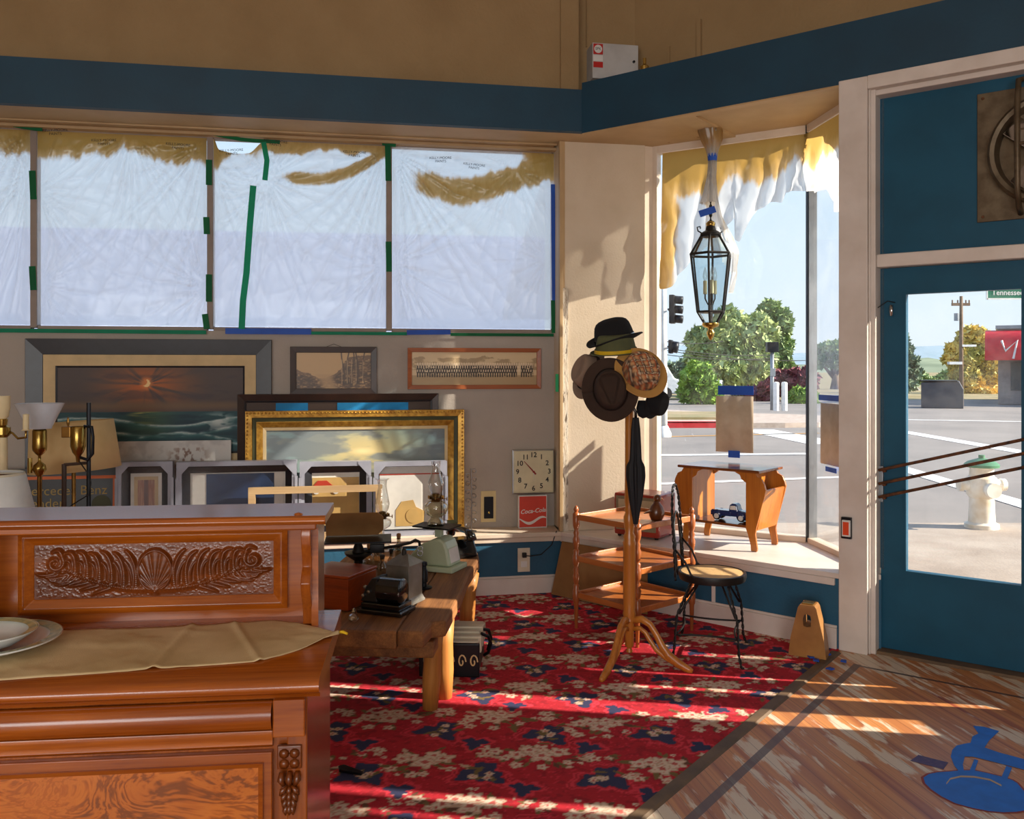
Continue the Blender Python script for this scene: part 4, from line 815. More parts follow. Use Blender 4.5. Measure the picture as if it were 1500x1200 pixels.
def seascape(u, v):
    c = rgb(84, 74, 72, u); n = fbm(u*5, v*9, 1); n2 = fbm(u*14, v*20, 2)
    d = np.hypot((u-.47)*1.6, (v-.80)*1.3)
    ray = fbm(np.arctan2(v-.8, u-.47)*4, d*2, 3)
    c = blend(c, rgb(160, 96, 58, u), sst(.62, .05, d)*sst(.25, .6, ray)*1.0); c = blend(c, rgb(196, 104, 54, u), sst(.28, .0, d)*sst(.35, .7, ray))
    c = blend(c, rgb(70, 62, 70, u), sst(.5, .7, n)*.5*(v > .5)); c = blend(c, rgb(120, 96, 72, u), sst(.08, 0, np.abs(v-.55))*.8)
    dm = np.hypot((u-.47)*2.2, (v-.815)); cr = (dm < .045)*(np.hypot((u-.456)*2.2, v-.83) > .04); c = blend(c, rgb(250, 214, 150, u), cr*1.0); c = blend(c, rgb(228, 140, 76, u), sst(.10, .03, dm)*(1-cr)*.8)
    sea = v < .48; w_ = fbm(u*4+v*3, v*12, 5); cs = rgb(36, 78, 86, u); cs = blend(cs, rgb(24, 56, 70, u), sst(.4, .6, w_))
    cs = blend(cs, rgb(196, 180, 96, u), sst(.10, 0, np.abs(u-.47+.03*np.sin(v*60)))*sst(.25, .47, v)*sst(.4, .6, fbm(u*6, v*40, 6))); cs = blend(cs, rgb(100, 128, 84, u), sst(.2, 0, np.abs(u-.5))*sst(.1, .3, v)*.5)
    for (y0, am, fq, ph) in ((.36, .05, 7, .5), (.26, .07, 5, 2.0), (.15, .08, 6, 4.0), (.05, .06, 8, 1.0)):
        yy = y0+am*np.sin(u*fq+ph)+.03*(n2-.5); cs = blend(cs, rgb(190, 208, 208, u), sst(.028, 0, np.abs(v-yy))*sst(.25, .5, fbm(u*9+ph, v*14, 8))); cs = blend(cs, rgb(58, 118, 118, u), sst(.10, 0, yy-v)*(v < yy)*.45)
    cs = blend(cs, rgb(214, 224, 222, u), sst(.16, 0, np.hypot((u-.86)*1.2, v-.36))*sst(.45, .6, n2)*.9)
    return blend(c, cs, sea*1.0)
picture('large ocean sunset painting in a black frame with linen liner, high on the left wall', 38, 398, 497, 0, .222, [(.105, 'black_frame', -.02, -.006, 'frame'), (.075, 'linen', -.004, 0, 'liner'), (.012, 'black_frame', -.002, .002, 'inner_edge')], seascape, z0=.82, res=(240, 160), tilt=0)
def forest(u, v):
    c = rgb(206, 170, 116, u); n = fbm(u*6, v*6, 11); n2 = fbm(u*30, v*30, 12)
    tl = .55-.25*np.exp(-((u-.35)/.25)**2)+.35*(u > .5)*sst(.5, .75, u); c = blend(c, rgb(110, 82, 54, u), (v < tl+.25*(n-.5))*sst(.3, .6, n2+.15)); c = blend(c, rgb(64, 46, 32, u), (v < tl*.85)*sst(.45, .62, n2)*.9)
    c = blend(c, rgb(196, 160, 110, u), sst(.16, .04, np.abs(u-.36-.25*(.4-v)))*(v < .4)*.85)
    for x_ in (.62, .69, .75, .81, .90): c = blend(c, rgb(60, 42, 30, u), sst(.012, .004, np.abs(u-x_-.02*np.sin(v*5+x_*30)))*(v > .12)); c = blend(c, rgb(214, 186, 140, u), sst(.008, .002, np.abs(u-x_+.012))*(v > .15)*(v < .8)*.7)
    return blend(c, rgb(150, 112, 74, u), .15*np.ones_like(u))
t, _ = picture('small sepia forest road photograph in a dark frame above the blue matted frame', 425, 552, 508, 578, .225, [(.042, 'umber_frame', -.012, -.006, 'frame')], forest, pm='photo_print', res=(170, 100))
m = MB(); hh = 70*6.2/FPX; m.tube([(-.1, -.0, hh-.02), (-.0, .005, hh+.02), (.1, -.0, hh-.02)], .0015, 5); m.build('hanging_wire', 'cord_black', t)
def group_photo(u, v):
    c = rgb(214, 190, 150, u); n = fbm(u*16, v*8, 21); n2 = fbm(u*60, v*26, 22)
    c = blend(c, rgb(150, 126, 92, u), (v > .45)*(v < .8+.25*(n-.5))*sst(.4, .6, n)*.7); c = blend(c, rgb(176, 150, 110, u), (v < .3)*1.0)
    for row, (yy, hh_) in enumerate(((.34, .10), (.46, .09), (.55, .08))):
        ph = np.mod(u*52+row*.5, 1.0); on_ = (np.abs(ph-.5) < .33)*(v > yy-hh_)*(v < yy+hh_)*(u > .04)*(u < .97)*((u < .84)+(u > .87)); head = np.hypot((ph-.5)*.8, (v-yy-hh_)*7) < .32
        c = blend(c, rgb(66, 56, 46, u), on_*sst(.3, .5, n2+.1)); c = blend(c, rgb(232, 210, 178, u), head*(u > .04)*(u < .97)*.9)
    return c
picture('long panoramic group photograph in a brown oak frame right of the sepia photo', 597, 792, 510, 570, .225, [(.03, 'frame_oak', -.014, -.010, 'frame')], group_photo, pm='photo_print', res=(420, 90))
t, rc = picture('wide dark wood frame with bright blue openings behind the gold frame', 348, 642, 577, 0, .187, [(.045, 'umber_frame', -.020, -.008, 'frame'), (.012, 'black_frame', -.008, -.004, 'inner_edge')], None, 'leather', z0=.435, tilt=0)
h_ = rc[3]; 
for px0, px1 in ((404, 451), (494, 598)):
    xa = on(W1, px0, 595, .187)[0]; xb = on(W1, px1, 595, .187)[0]; xc = (on(W1, 348, 577, .187)[0]+on(W1, 642, 577, .187)[0])/2
    m = MB(); m.box(xa-xc, xb-xc, .001, .003, h_-.5, h_-.005); tag(m.build('mat_opening', 'blue_mat', t), 'bright blue opening')
def clouds(u, v):
    c = rgb(132, 156, 160, u); n = fbm(u*4, v*6, 31, 5); n2 = fbm(u*7+3, v*9, 32, 5)
    d = np.hypot((u-.55)*1.2, v-.70); c = blend(c, rgb(214, 190, 128, u), sst(.55, .08, d)*.85); c = blend(c, rgb(240, 216, 160, u), sst(.12, 0, np.hypot((u-.53)*1.3, (v-.74)*2))*.9)
    c = blend(c, rgb(112, 120, 126, u), sst(.48, .62, n)*.8*(v > .4)); c = blend(c, rgb(140, 146, 140, u), sst(.55, .65, n2)*.5*(v > .4))
    g = v < .34; cg = rgb(150, 158, 84, u); cg = blend(cg, rgb(70, 92, 60, u), sst(.4, .6, fbm(u*40, v*6, 33))*sst(.34, .05, v)); cg = blend(cg, rgb(176, 178, 110, u), sst(.26, .33, v))
    return blend(c, cg, g*1.0)
picture('large landscape painting in an ornate gold frame standing on the ledge', 360, 679, 601, 775, .152, [(.045, 'gold_leaf', -.045, -.04, 'frame'), (.028, 'green_liner', -.030, -.024, 'frame_cove'), (.04, 'gold_leaf', -.032, -.012, 'inner_frame'), (.022, 'linen', -.010, -.004, 'liner')], clouds, z0=.44, tilt=0, res=(240, 160))
# beaded rim on the gold frame is part of its moulding
gt = bpy.data.objects['framed_picture.004'] if 'framed_picture.004' in bpy.data.objects else t
m = MB(); x0 = on(W1, 360, 601, .152)[0]; x1 = on(W1, 679, 601, .152)[0]; hw = (x1-x0)/2; hg = on(W1, 520, 601, .152)[1]-.44
for k in range(60): a = -hw+.012+(2*hw-.024)*k/59; m.lathe([(0, -.008), (.008, 0), (0, .008)], (a, -.045, hg-.014), 6)
for k in range(32):
    for s_ in (-1, 1): m.lathe([(0, -.008), (.008, 0), (0, .008)], (s_*(hw-.014), -.045, .02+(hg-.05)*k/31), 6)
tag(m.build('beaded_rim', 'gold_leaf', gt, smooth=True), kind='stuff')
# weathered white board with a dried tuft
x0, zt_ = on(W1, 172, 648, .17); x1, _ = on(W1, 338, 648, .17); t = thing('white_board', 'weathered white board with a dried brown plant motif, in front of the ocean painting', 'board', M=W1 @ Matrix.Translation(((x0+x1)/2, .172, LED+.003)) @ Matrix.Rotation(R(-1), 4, 'X'))
hz = zt_-LED; wd = (x1-x0)/2
def tuft(u, v):
    c = rgb(206, 204, 200, u); n = fbm(u*9, v*9, 41); c = blend(c, rgb(170, 166, 164, u), sst(.5, .7, n)*.6)
    d = np.hypot((u-.62)*1.0, (v-.80)*.9); st_ = fbm(u*40, v*24, 42); return blend(c, rgb(118, 84, 66, u), sst(.24, .05, d)*sst(.46, .58, st_)*(v < .93))
m = MB(); m.box(-wd, wd, .0005, .012, 0, hz); m.build('board', 'white_board', t); painted('face', -wd, wd, 0, hz, 0, 160, 120, tuft, 'photo_print', t)
# wrapped frames with grey corner guards, standing in a row
def wrapped(label, px0, px1, ly, art, seed, fw=.075):
    x0, zt_ = on(W1, px0, 677, ly); x1, _ = on(W1, px1, 677, ly); t = thing('wrapped_frame', label, 'picture', group='wrapped frames in a row on the ledge', M=W1 @ Matrix.Translation(((x0+x1)/2, ly, LED+.003)))
    w_, h = (x1-x0)/2-.010, zt_-LED-.004; m = MB(); ring(m, -w_, w_, 0, h, fw, -.05, -.004, .02); m.build('frame', 'black_frame', t)
    m = MB(); m.box(-w_+fw-.01, w_-fw+.01, .002, .01, fw-.01, h-fw+.01); m.build('backing', 'white_art', t)
    art(t, w_-fw-.003, fw+.003, h-.078, h)
    for s_ in (-1, 1):
        for zz_, dz in ((h, -1), (0, 1)):
            m = MB(); m.prism([(s_*(w_+.003), zz_-dz*.003), (s_*(w_-.085), zz_-dz*.003), (s_*(w_-.085), zz_+dz*.012), (s_*(w_-.012), zz_+dz*.095), (s_*(w_+.003), zz_+dz*.095)], -.056, -.0515, 'y'); m.build('corner_guard', 'wrap_silver', t)
    m = MB(); ring(m, -w_-.001, w_+.001, -.002, h+.004, .03, -.054, -.052, .021); m.build('edge_wrap', 'wrap_silver', t)
    for s_ in (-1, 1): m = MB(); m.box(s_*w_-.009, s_*w_+.009, -.058, -.0555, .1, h-.1); m.build('side_tape', 'wrap_silver', t)
    m = MB(); m.poly([(-w_+.03, -.055, .03), (w_-.03, -.055, .03), (w_-.03, -.055, h-.03), (-w_+.03, -.055, h-.03)]); m.build('film', 'wrap_film', t)
def art1(t, w_, z0, z1, h):
    def f(u, v):
        c = rgb(150, 84, 50, u); c = blend(c, rgb(196, 150, 108, u), sst(.45, .6, fbm(u*30, v*3, 51))*.7); return blend(c, rgb(90, 50, 36, u), (np.abs(u-.5) < .12)*.8)
    m = MB(); ring(m, -w_+.02, w_-.02, z0+.02, z1-.02, .022, -.004, -.003, .0); m.build('mount', 'linen', t); painted('print', -w_+.04, w_-.04, z0+.04, z1-.04, -.002, 60, 60, f, 'photo_print', t)
def art2(t, w_, z0, z1, h):
    m = MB(); m.box(-w_+.01, w_-.01, -.004, 0, z0, z1); m.build('mount', 'white_art', t); m = MB(); m.box(-w_+.10, w_-.07, -.007, -.004, z0+.02, z1-.004); m.build('print', 'navy_art', t)
def art3(t, w_, z0, z1, h):
    m = MB(); m.box(-w_, w_, -.004, 0, z0, z1-.03); m.build('print', 'tan_art', t); c = z1-.12
    m = MB(); m.prism([(-.13, c), (-.13, c+.03), (-.09, c+.035), (-.06, c+.07), (.0, c+.07), (.04, c+.035), (.1, c+.03), (.1, c)], -.008, -.004, 'y', M=Matrix.Translation((-.06, 0, 0))); tag(m.build('print_motif', 'red_art', t), 'red toy car motif')
    m = MB()
    for a in (-.13, .0): m.lathe([(.022, -.002), (.022, .002), (0, .003)], M=Matrix.Translation((a, -.008, c)) @ Matrix.Rotation(R(90), 4, 'X'), seg=14)
    m.build('print_wheels', 'white_art', t)
def art4(t, w_, z0, z1, h):
    m = MB(); m.box(-w_, w_, -.004, 0, z0, z1); m.build('print', 'white_art', t); m = MB(); m.box(-w_, w_, -.007, -.004, z1-.012, z1-.004); tag(m.build('print_line', 'red_art', t), 'red line')
    m = MB(); m.prism([(-.10, z0+.02), (.09, z0+.02), (.10, z0+.12), (.04, z0+.15), (.02, z0+.20), (-.06, z0+.19), (-.10, z0+.13)], -.007, -.004, 'y'); m.lathe([(.05, -.002), (.05, .002), (0, .003)], M=Matrix.Translation((.02, -.008, z0+.09)) @ Matrix.Rotation(R(90), 4, 'X'), seg=18); m.build('print_motif', 'tan_art', t)
wrapped('wrapped dark frame with a brown print, leftmost of the wrapped row', 171, 257, .072, art1, 1); wrapped('wrapped dark frame with a navy blue print and white mount', 259, 437, .072, art2, 2)
wrapped('wrapped dark frame with a tan print showing a small red car', 438, 545, .072, art3, 3); wrapped('wrapped dark frame with a bright white print, rightmost of the wrapped row', 546, 655, .072, art4, 4, .034)
# bare pale frame leaning in front
x0, zt_ = on(W1, 364, 715, -.0); x1, z2_ = on(W1, 560, 713, -.0); t = thing('empty_frame', 'bare pale wooden frame in front of the wrapped frames', 'picture frame', M=W1 @ Matrix.Translation(((x0+x1)/2, -.006, LED+.003)))
m = MB(); ring(m, -(x1-x0)/2, (x1-x0)/2, 0, zt_-LED, .045, -.012, -.012, .012); m.build('frame', 'pale_wood', t)
# advertising sign
x0, zt_ = on(W1, -40, 702, .02); x1, _ = on(W1, 168, 702, .02); t = thing('painted_sign', 'black lettered sign with an orange border behind the lamps', 'sign', M=W1 @ Matrix.Translation(((x0+x1)/2, .04, LED+.003)) @ Matrix.Rotation(R(-3), 4, 'X')); w_, h = (x1-x0)/2, zt_-LED
m = MB(); m.box(-w_-.03, w_+.003, 0, .012, 0, h+.05); m.build('panel', 'sign_black', t); m = MB(); ring(m, -w_, w_, .02, h, .02, -.003, -.003, 0); m.build('border', 'orange_line', t)
cx = (x0+x1)/2
for bd, px, py in (('Mercedes Benz', 92, 720), ('Vender', 62, 739)):
    a, b_ = on(W1, px, py, .03); text(bd, .085, 'letter_gold', t, upright(a-cx, -.004, b_-LED-.003))
a, b_ = on(W1, 147, 740, .03); m = MB(); m.lathe([(.0, -.002), (.06, -.001), (.0, .002)], M=Matrix.Translation((a-cx, -.004, b_-LED)) @ Matrix.Rotation(R(90), 4, 'X'), seg=16); m.build('emblem', 'green_liner', t)
# filigree ornament
a, b_ = on(W1, 690, 766, .10); t = thing('filigree_ornament', 'silver filigree scrollwork ornament right of the gold frame', 'ornament', M=W1 @ Matrix.Translation((a, .10, LED)))
h = on(W1, 690, 686, .10)[1]-LED; m = MB(); rn = random.Random(4)
m.tube([(0, 0, 0), (.005, 0, h*.5), (0, 0, h)], .004, 6); m.lathe([(.04, 0), (.04, .006), (.01, .012)], seg=14)
for k in range(14):
    z_ = h*(.1+.85*k/13); s_ = 1 if k % 2 else -1; r_ = .022; m.tube([(0, 0, z_)]+[(s_*(r_+r_*.9*math.cos(R(180-q))*(1-q/700)), rn.uniform(-.01, .01), z_+r_*.9*math.sin(R(q))*(1-q/700)) for q in range(0, 400, 45)], .003, 5)
m.build('scrollwork', 'steel', t)
# brass switch box on the wall above the ledge
x0, z1_ = on(W1, 705, 720, WB-.02); x1, z0_ = on(W1, 727, 765, WB-.02); t = thing('wall_switch', 'cream plate with a dark brass switch box left of the clock', 'switch', M=W1 @ Matrix.Translation(((x0+x1)/2, WB, z0_)))
w_ = (x1-x0)/2; h = z1_-z0_; m = MB(); m.box(-w_, w_, -.008, 0, 0, h, bev=.003); m.build('plate', 'cream_ceramic', t); m = MB(); m.box(-w_*.62, w_*.62, -.022, -.008, h*.12, h*.82, bev=.004); m.build('box', 'black_metal', t)
m = MB(); m.lathe([(.008, 0), (.008, .012), (0, .014)], M=Matrix.Translation((0, -.022, h*.32)) @ Matrix.Rotation(R(90), 4, 'X'), seg=10); m.build('knob', 'brass', t)
# clock and the small red sign under it
x0, z1_ = on(W1, 750, 659, .195); x1, z0_ = on(W1, 811, 722, .195); w_ = (x1-x0)/2; h = (z1_-z0_)/2; t = thing('wall_clock', 'square cream wall clock with black numerals by the corner', 'clock', M=W1 @ Matrix.Translation(((x0+x1)/2, .195, (z0_+z1_)/2)))
m = MB(); m.box(-w_, w_, -.02, .045, -h, h, bev=.02); m.build('case', 'clock_face', t)
m = MB(); ring(m, -w_, w_, -h, h, .007, -.021, -.023, .0); m.build('rim', 'steel', t)
for k in range(1, 13):
    a = R(90-30*k); text(str(k), .050, 'ink', t, upright(w_*.76*math.cos(a), -.0215, h*.76*math.sin(a)), 'numeral', bold=.0009)
def hand(nm, deg, L, wd, mt, y_, tail=.02):
    m = MB(); m.prism([(-wd, -tail), (wd, -tail), (wd*.3, L), (-wd*.3, L)], -y_-.001, -y_+.001, 'y', M=Matrix.Rotation(R(deg), 4, 'Y')); m.build(nm, mt, t)
hand('minute_hand', -42, .105, .006, 'red_hand', .026, .025); hand('hour_hand', -36, .02, .005, 'red_hand', .028, .02); hand('second_hand', 180, .068, .002, 'white_paint', .030)
m = MB(); m.lathe([(.008, 0), (.008, .012), (0, .013)], M=Matrix.Translation((0, -.021, 0)) @ Matrix.Rotation(R(90), 4, 'X'), seg=12); m.build('hub', 'red_hand', t)
x0, z1_ = on(W1, 759, 725, .17); x1, _ = on(W1, 801, 725, .17); w_ = (x1-x0)/2; h = z1_-LED-.004; t = thing('soda_sign', 'small square red soda sign with white script standing under the clock', 'sign', M=W1 @ Matrix.Translation(((x0+x1)/2, .17, LED)))
m = MB(); m.box(-w_, w_, -.01, .03, 0, h, bev=.004); m.build('case', 'white_paint', t); m = MB(); m.box(-w_+.007, w_-.007, -.013, -.0095, .008, h-.008); m.build('panel', 'cola_red', t)
text('Coca-Cola', .043, 'white_paint', t, upright(0, -.0145, h*.52, 4), shear=.3, bold=.0006)
m = MB(); rows = []
for k in range(17):
    q = k/16; x_ = -w_+.008+q*(2*w_-.016); zc = h*.24+.022*math.sin(q*6.0+2.6); hw_ = .004+.007*math.sin(q*3.14); rows.append([m.v((x_, -.0138, zc-hw_)), m.v((x_, -.0138, zc+hw_))])
for A, B in zip(rows, rows[1:]): m.face([A[0], B[0], B[1], A[1]])
m.build('ribbon', 'white_paint', t)
# outlet and cord on the blue plinth
x0, z1_ = on(W1, 758, 803, 0); x1, z0_ = on(W1, 776, 837, 0); t = thing('power_outlet', 'cream power outlet with a black plug on the blue plinth', 'outlet', M=W1 @ Matrix.Translation(((x0+x1)/2, 0, (z0_+z1_)/2))); w_, h = (x1-x0)/2, (z1_-z0_)/2
m = MB(); m.box(-w_, w_, -.012, 0, -h, h, bev=.004); m.build('plate', 'outlet_cream', t); m = MB(); m.box(-.015, .015, -.04, -.012, h*.25, h*.65, bev=.004); m.build('plug', 'cord_black', t); m = MB(); m.box(-w_*.5, w_*.5, -.014, -.012, -h*.6, -h*.1, bev=.002); m.build('socket', 'white_paint', t)
m = MB(); m.tube([(0, -.04, h*.45), (.04, -.05, h*.4), (.12, -.03, h*.45), (.2, -.012, h*1.2), (.23, -.03, .2)], .0035, 6); m.build('cord', 'cord_black', t)
# loose tape flake and cable at the column
for px, py0, py1, mt, lb in ((817, 548, 574, 'dark_green_tape', 'small green tape flake on the edge of the corner column'),):
    a, z_ = on(W1, px, py0, 0); _, z2 = on(W1, px, py1, 0); m = MB(W1); m.box(a-.02, a+.004, -.016, -.014, z2, z_); tag(m.build('masking_tape', mt), lb, 'tape')
# metal box with stickers above the beam
M_ = W1; x0, z1_ = on(W1, 868, 62, -.06); x1, z0_ = on(W1, 935, 112, -.06); t = thing('control_box', 'grey metal control box with red stickers above the corner beam', 'electrical box', M=W1 @ Matrix.Translation((x0, .10, z0_-.03))); w_, h = x1-x0, z1_-z0_+.03
m = MB(); m.box(0, w_, -.16, 0, 0, h, bev=.004); m.build('case', 'box_grey', t)
m = MB(); m.box(.006, .075, -.163, -.16, h-.082, h-.008); st = m.build('sticker', 'red_paint', t); m = MB(); m.lathe([(.029, 0), (.029, .002), (0, .002)], M=Matrix.Translation((.04, -.163, h-.045)) @ Matrix.Rotation(R(90), 4, 'X'), seg=20); m.build('sticker_disc', 'white_paint', st)
text('SPK', .026, 'ink', st, upright(.04, -.1665, h-.045))
m = MB(); m.box(.006, .075, -.1625, -.16, h-.13, h-.088); m.build('sticker', 'white_paint', t); m = MB(); m.box(.006, .075, -.163, -.16, h-.175, h-.135); m.build('sticker', 'red_paint', t)
m = MB(); m.lathe([(.009, 0), (.009, .012), (0, .014)], M=Matrix.Translation((w_-.035, -.16, h*.52)) @ Matrix.Rotation(R(90), 4, 'X'), seg=12); m.build('lock', 'black_metal', t)
a = on(D, 944, 92, .2); m = MB(D); m.lathe([(.028, -.03), (.03, -.005), (.012, .01), (.012, .05), (0, .052)], (a[0], .2, a[1]-.02), 14); m.lathe([(.02, -.3), (.02, -.03)], (a[0], .2, a[1]-.02), 8); tag(m.build('pipe_fitting', 'brass', auto=40), 'brass pipe fitting above the diagonal beam beside the grey box', 'pipe fitting')
# call point on the pillar, contact on the door
a, z_ = on(D, 1241, 773, -.01); t = thing('push_switch', 'red push switch in a black surround on the white pillar', 'switch', M=D @ Matrix.Translation((a, -.01, z_))); m = MB(); m.box(-.028, .028, -.022, 0, -.06, .06, bev=.004); m.build('surround', 'black_metal', t); m = MB(); m.box(-.020, .026, -.036, -.022, -.046, .046, bev=.005); m.build('cover', 'white_paint', t); m = MB(); m.box(-.013, .019, -.039, -.036, -.036, .036, bev=.002); m.build('button', 'orange_plastic', t)
a, z_ = on(D, 1306, 455, .12); t = thing('door_contact', 'small glass contact sensor with a wire at the upper left of the door', 'sensor', M=D @ Matrix.Translation((a, .127, z_))); m = MB(); m.tube([(0, -.012, -.03), (0, -.012, .03)], .011, 10); m.build('tube', 'chrome', t, smooth=True)
wp = [(1306, 442), (1296, 440), (1280, 452), (1268, 452), (1261, 435), (1259, 415)]; m = MB(); m.tube([(on(D, px, py, .03)[0]-a, -.02-.08*(k/5), on(D, px, py, .03)[1]-z_) for k, (px, py) in enumerate(wp)], .003, 6); m.build('wire', 'cord_black', t, smooth=True)
# exhaust fan in the transom
x0, z1_ = on(D, 1431, 138, .11); _, z0_ = on(D, 1431, 326, .11); S_ = z1_-z0_; t = thing('exhaust_fan', 'old round exhaust fan on a square metal plate above the door', 'fan', M=D @ Matrix.Translation((x0+S_/2, .127, (z0_+z1_)/2)))
m = MB(); m.box(-S_/2, S_/2, -.012, 0, -S_/2, S_/2, bev=.003); m.build('plate', 'fan_grey', t)
RX = Matrix.Rotation(R(90), 4, 'X')
m = MB(); m.lathe([(S_*.42, 0), (S_*.42, .05), (S_*.40, .065), (S_*.37, .06), (S_*.345, .02), (S_*.345, .0)], M=Matrix.Translation((0, -.012, 0)) @ RX, seg=40); m.build('shroud', 'fan_grey', t, auto=40)
m = MB(); m.lathe([(0, 0), (.06, 0), (.075, .03), (.07, .08), (.03, .10), (0, .10)], M=Matrix.Translation((0, -.03, 0)) @ RX, seg=24); m.build('motor', 'fan_white', t, smooth=True)
for k in range(4):
    m = MB(); m.box(.05, S_*.33, -.004, .004, -.07, .07, M=Matrix.Translation((0, -.035, 0)) @ Matrix.Rotation(R(90*k+40), 4, 'Y') @ Matrix.Rotation(R(28), 4, 'X'), bev=.002); m.build('blade', 'chrome', t)
for s_ in (-1, 1):
    m = MB(); xx = s_*S_*.20; m.tube([(xx, -.02, -S_*.46), (xx, -.09, -S_*.42), (xx, -.14, -S_*.3), (xx, -.15, 0), (xx, -.14, S_*.36), (xx, -.10, S_*.52), (xx+.06*s_*-1, -.05, S_*.55)], .014, 10); m.build('guard_bar', 'fan_grey', t, smooth=True)
m = MB(); m.tube([(-S_*.2, -.15, .02), (S_*.2, -.15, .02)], .008, 8); m.tube([(-S_*.2, -.15, .09), (S_*.2, -.15, .09)], .005, 8); m.build('cross_bar', 'fan_grey', t)
for k, (sx_, sz_) in enumerate(((-1, -1), (-1, 1), (1, -1), (1, 1))): m = MB(); m.lathe([(.008, 0), (.006, .004), (0, .005)], M=Matrix.Translation((sx_*S_*.46, -.012, sz_*S_*.46)) @ RX, seg=8); m.build('screw', 'rust', t)
# ------------------------------------------------------------------ carpet
def carpet():
    st_ = .008; xs, ys = np.arange(-2.6, 1.86, st_), np.arange(2.3, 6.34, st_); X, Y = np.meshgrid(xs, ys)
    def q(r, g, b): return lin(np.array([r, g, b])/255.)
    n1 = fbm(X*7, Y*7, 91); n2 = fbm(X*40, Y*40, 92)
    c = np.empty(X.shape+(3,)); c[:] = q(186, 20, 40); sc_ = np.abs(np.sin(n1*26))
    c[sc_ < .10] = q(214, 40, 62); c[(n2 > .62)] = q(160, 10, 32)
    red2, navy, olive, brown, cream, pink, rose, sand = q(222, 52, 72), q(46, 50, 88), q(120, 100, 56), q(104, 66, 44), q(226, 204, 184), q(214, 150, 130), q(196, 92, 84), q(204, 172, 146)
    rn = np.random.default_rng(5); wob = fbm(X*26, Y*26, 93)-.5
    def win(cx, cy, r):
        i0, i1 = np.searchsorted(ys, [cy-r, cy+r]); j0, j1 = np.searchsorted(xs, [cx-r, cx+r]); return slice(i0, i1), slice(j0, j1)
    def stamp(cx, cy, r, fn):
        s_ = win(cx, cy, r); 
        if s_[0].start >= s_[0].stop or s_[1].start >= s_[1].stop: return
        dx, dy = X[s_]-cx, Y[s_]-cy; fn(s_, dx, dy, np.hypot(dx, dy), np.arctan2(dy, dx))
    def rose_(cx, cy, r, a0):
        def f(s_, dx, dy, d, th):
            sub = c[s_]; w_ = wob[s_]; e_ = r*(1+.22*np.cos(5*th+a0)+.35*w_); k = d < e_
            sub[k] = cream; k2 = k & (np.abs(np.sin(th*2.5+d/r*5+a0)) < .28) & (d > r*.25); sub[k2] = pink; sub[k & (d < r*.28)] = rose; sub[k & (d > e_*.82)] = sand
        stamp(cx, cy, r*1.6, f)
    def leaf(cx, cy, L, a, col_):
        def f(s_, dx, dy, d, th):
            p = dx*math.cos(a)+dy*math.sin(a); t_ = -dx*math.sin(a)+dy*math.cos(a); k = (np.abs(p) < L)&(np.abs(t_) < .36*L*(1-(p/L)**2)*(1+.5*wob[s_])); c[s_][k] = col_
        stamp(cx, cy, L*1.1, f)
    def cart(cx, cy, r, a0):
        def f(s_, dx, dy, d, th):
            e_ = r*(1+.30*np.sin(3*th+a0)+.16*np.sin(7*th+a0*2))*(1+.25*wob[s_]); sub = c[s_]
            sub[np.abs(d-e_*1.22) < .006] = red2; sub[np.abs(d-e_*1.42) < .004] = red2; sub[d < e_] = navy
        stamp(cx, cy, r*2.2, f)
    px_, py_ = .47, .41
    for j in range(-1, 12):
        for i in range(-1, 13):
            bx_ = -2.7+i*px_+(j % 2)*px_*.5+.04*math.sin(j*2.1); by_ = 2.2+j*py_+.03*math.sin(i*1.7)
            cart(bx_, by_, .082, 1.0+j*.9); cart(bx_+.16, by_-.13, .045, 2.+i)
            for k in range(5): leaf(bx_+rn.normal()*.03, by_+rn.normal()*.03, .03, rn.uniform(0, 6.3), olive)
            for k in range(4): rose_(bx_+rn.normal()*.028, by_+rn.normal()*.026, .017, rn.uniform(0, 6))
            rx, ry = bx_+px_*.5, by_+.12+.04*math.sin(i*2.3+j)
            for k in range(26):
                a = rn.uniform(0, 6.3); rr = rn.uniform(.04, .17); leaf(rx+rr*math.cos(a)*1.15, ry+rr*math.sin(a)*.8, rn.uniform(.022, .04), a+rn.normal()*.5, (olive, brown, olive, sand)[k % 4])
            for k in range(9):
                a = k*.7+rn.uniform(-.3, .3); rr = (.0, .075, .085, .08, .09, .13, .14, .13, .12)[k]; rose_(rx+rr*math.cos(a)*1.15, ry+rr*math.sin(a)*.8, (.052, .044, .036, .04, .036, .024, .026, .022, .022)[k], rn.uniform(0, 6))
            mx_, my_ = bx_+.02*math.sin(j*3.1), by_+.20
            for k in range(9): a = rn.uniform(0, 6.3); leaf(mx_+.06*math.cos(a), my_+.04*math.sin(a), .024, a, (olive, brown)[k % 2])
            for k in range(5): a = rn.uniform(0, 6.3); rose_(mx_+.045*math.cos(a), my_+.03*math.sin(a), rn.uniform(.016, .028), a)
            for k in range(3): a = rn.uniform(0, 6.3); rose_(rx+.18*math.cos(a), ry+.13*math.sin(a), .012, a)
    c *= (.9+.2*fbm(X*90, Y*90, 94)[..., None])
    Z_ = .004+.0015*fbm(X*60, Y*60, 95)
    inv = np.array(Di); sx_ = inv[0, 0]*X+inv[0, 1]*Y+inv[0, 3]
    wi = np.array(W1.inverted()); wy = wi[1, 0]*X+wi[1, 1]*Y+wi[1, 3]
    li = np.array(LD.inverted()); ly = li[1, 0]*X+li[1, 1]*Y+li[1, 3]
    keep = ((sx_ < .006) & (wy < -.006) & (ly < -.006))[:-1, :-1]
    return gridmesh('carpet', np.stack([X, Y, Z_], -1), 'carpet_pile', col=c, mask=keep)
tag(carpet(), 'red floral carpet with navy and cream roses covering the display area', 'carpet')

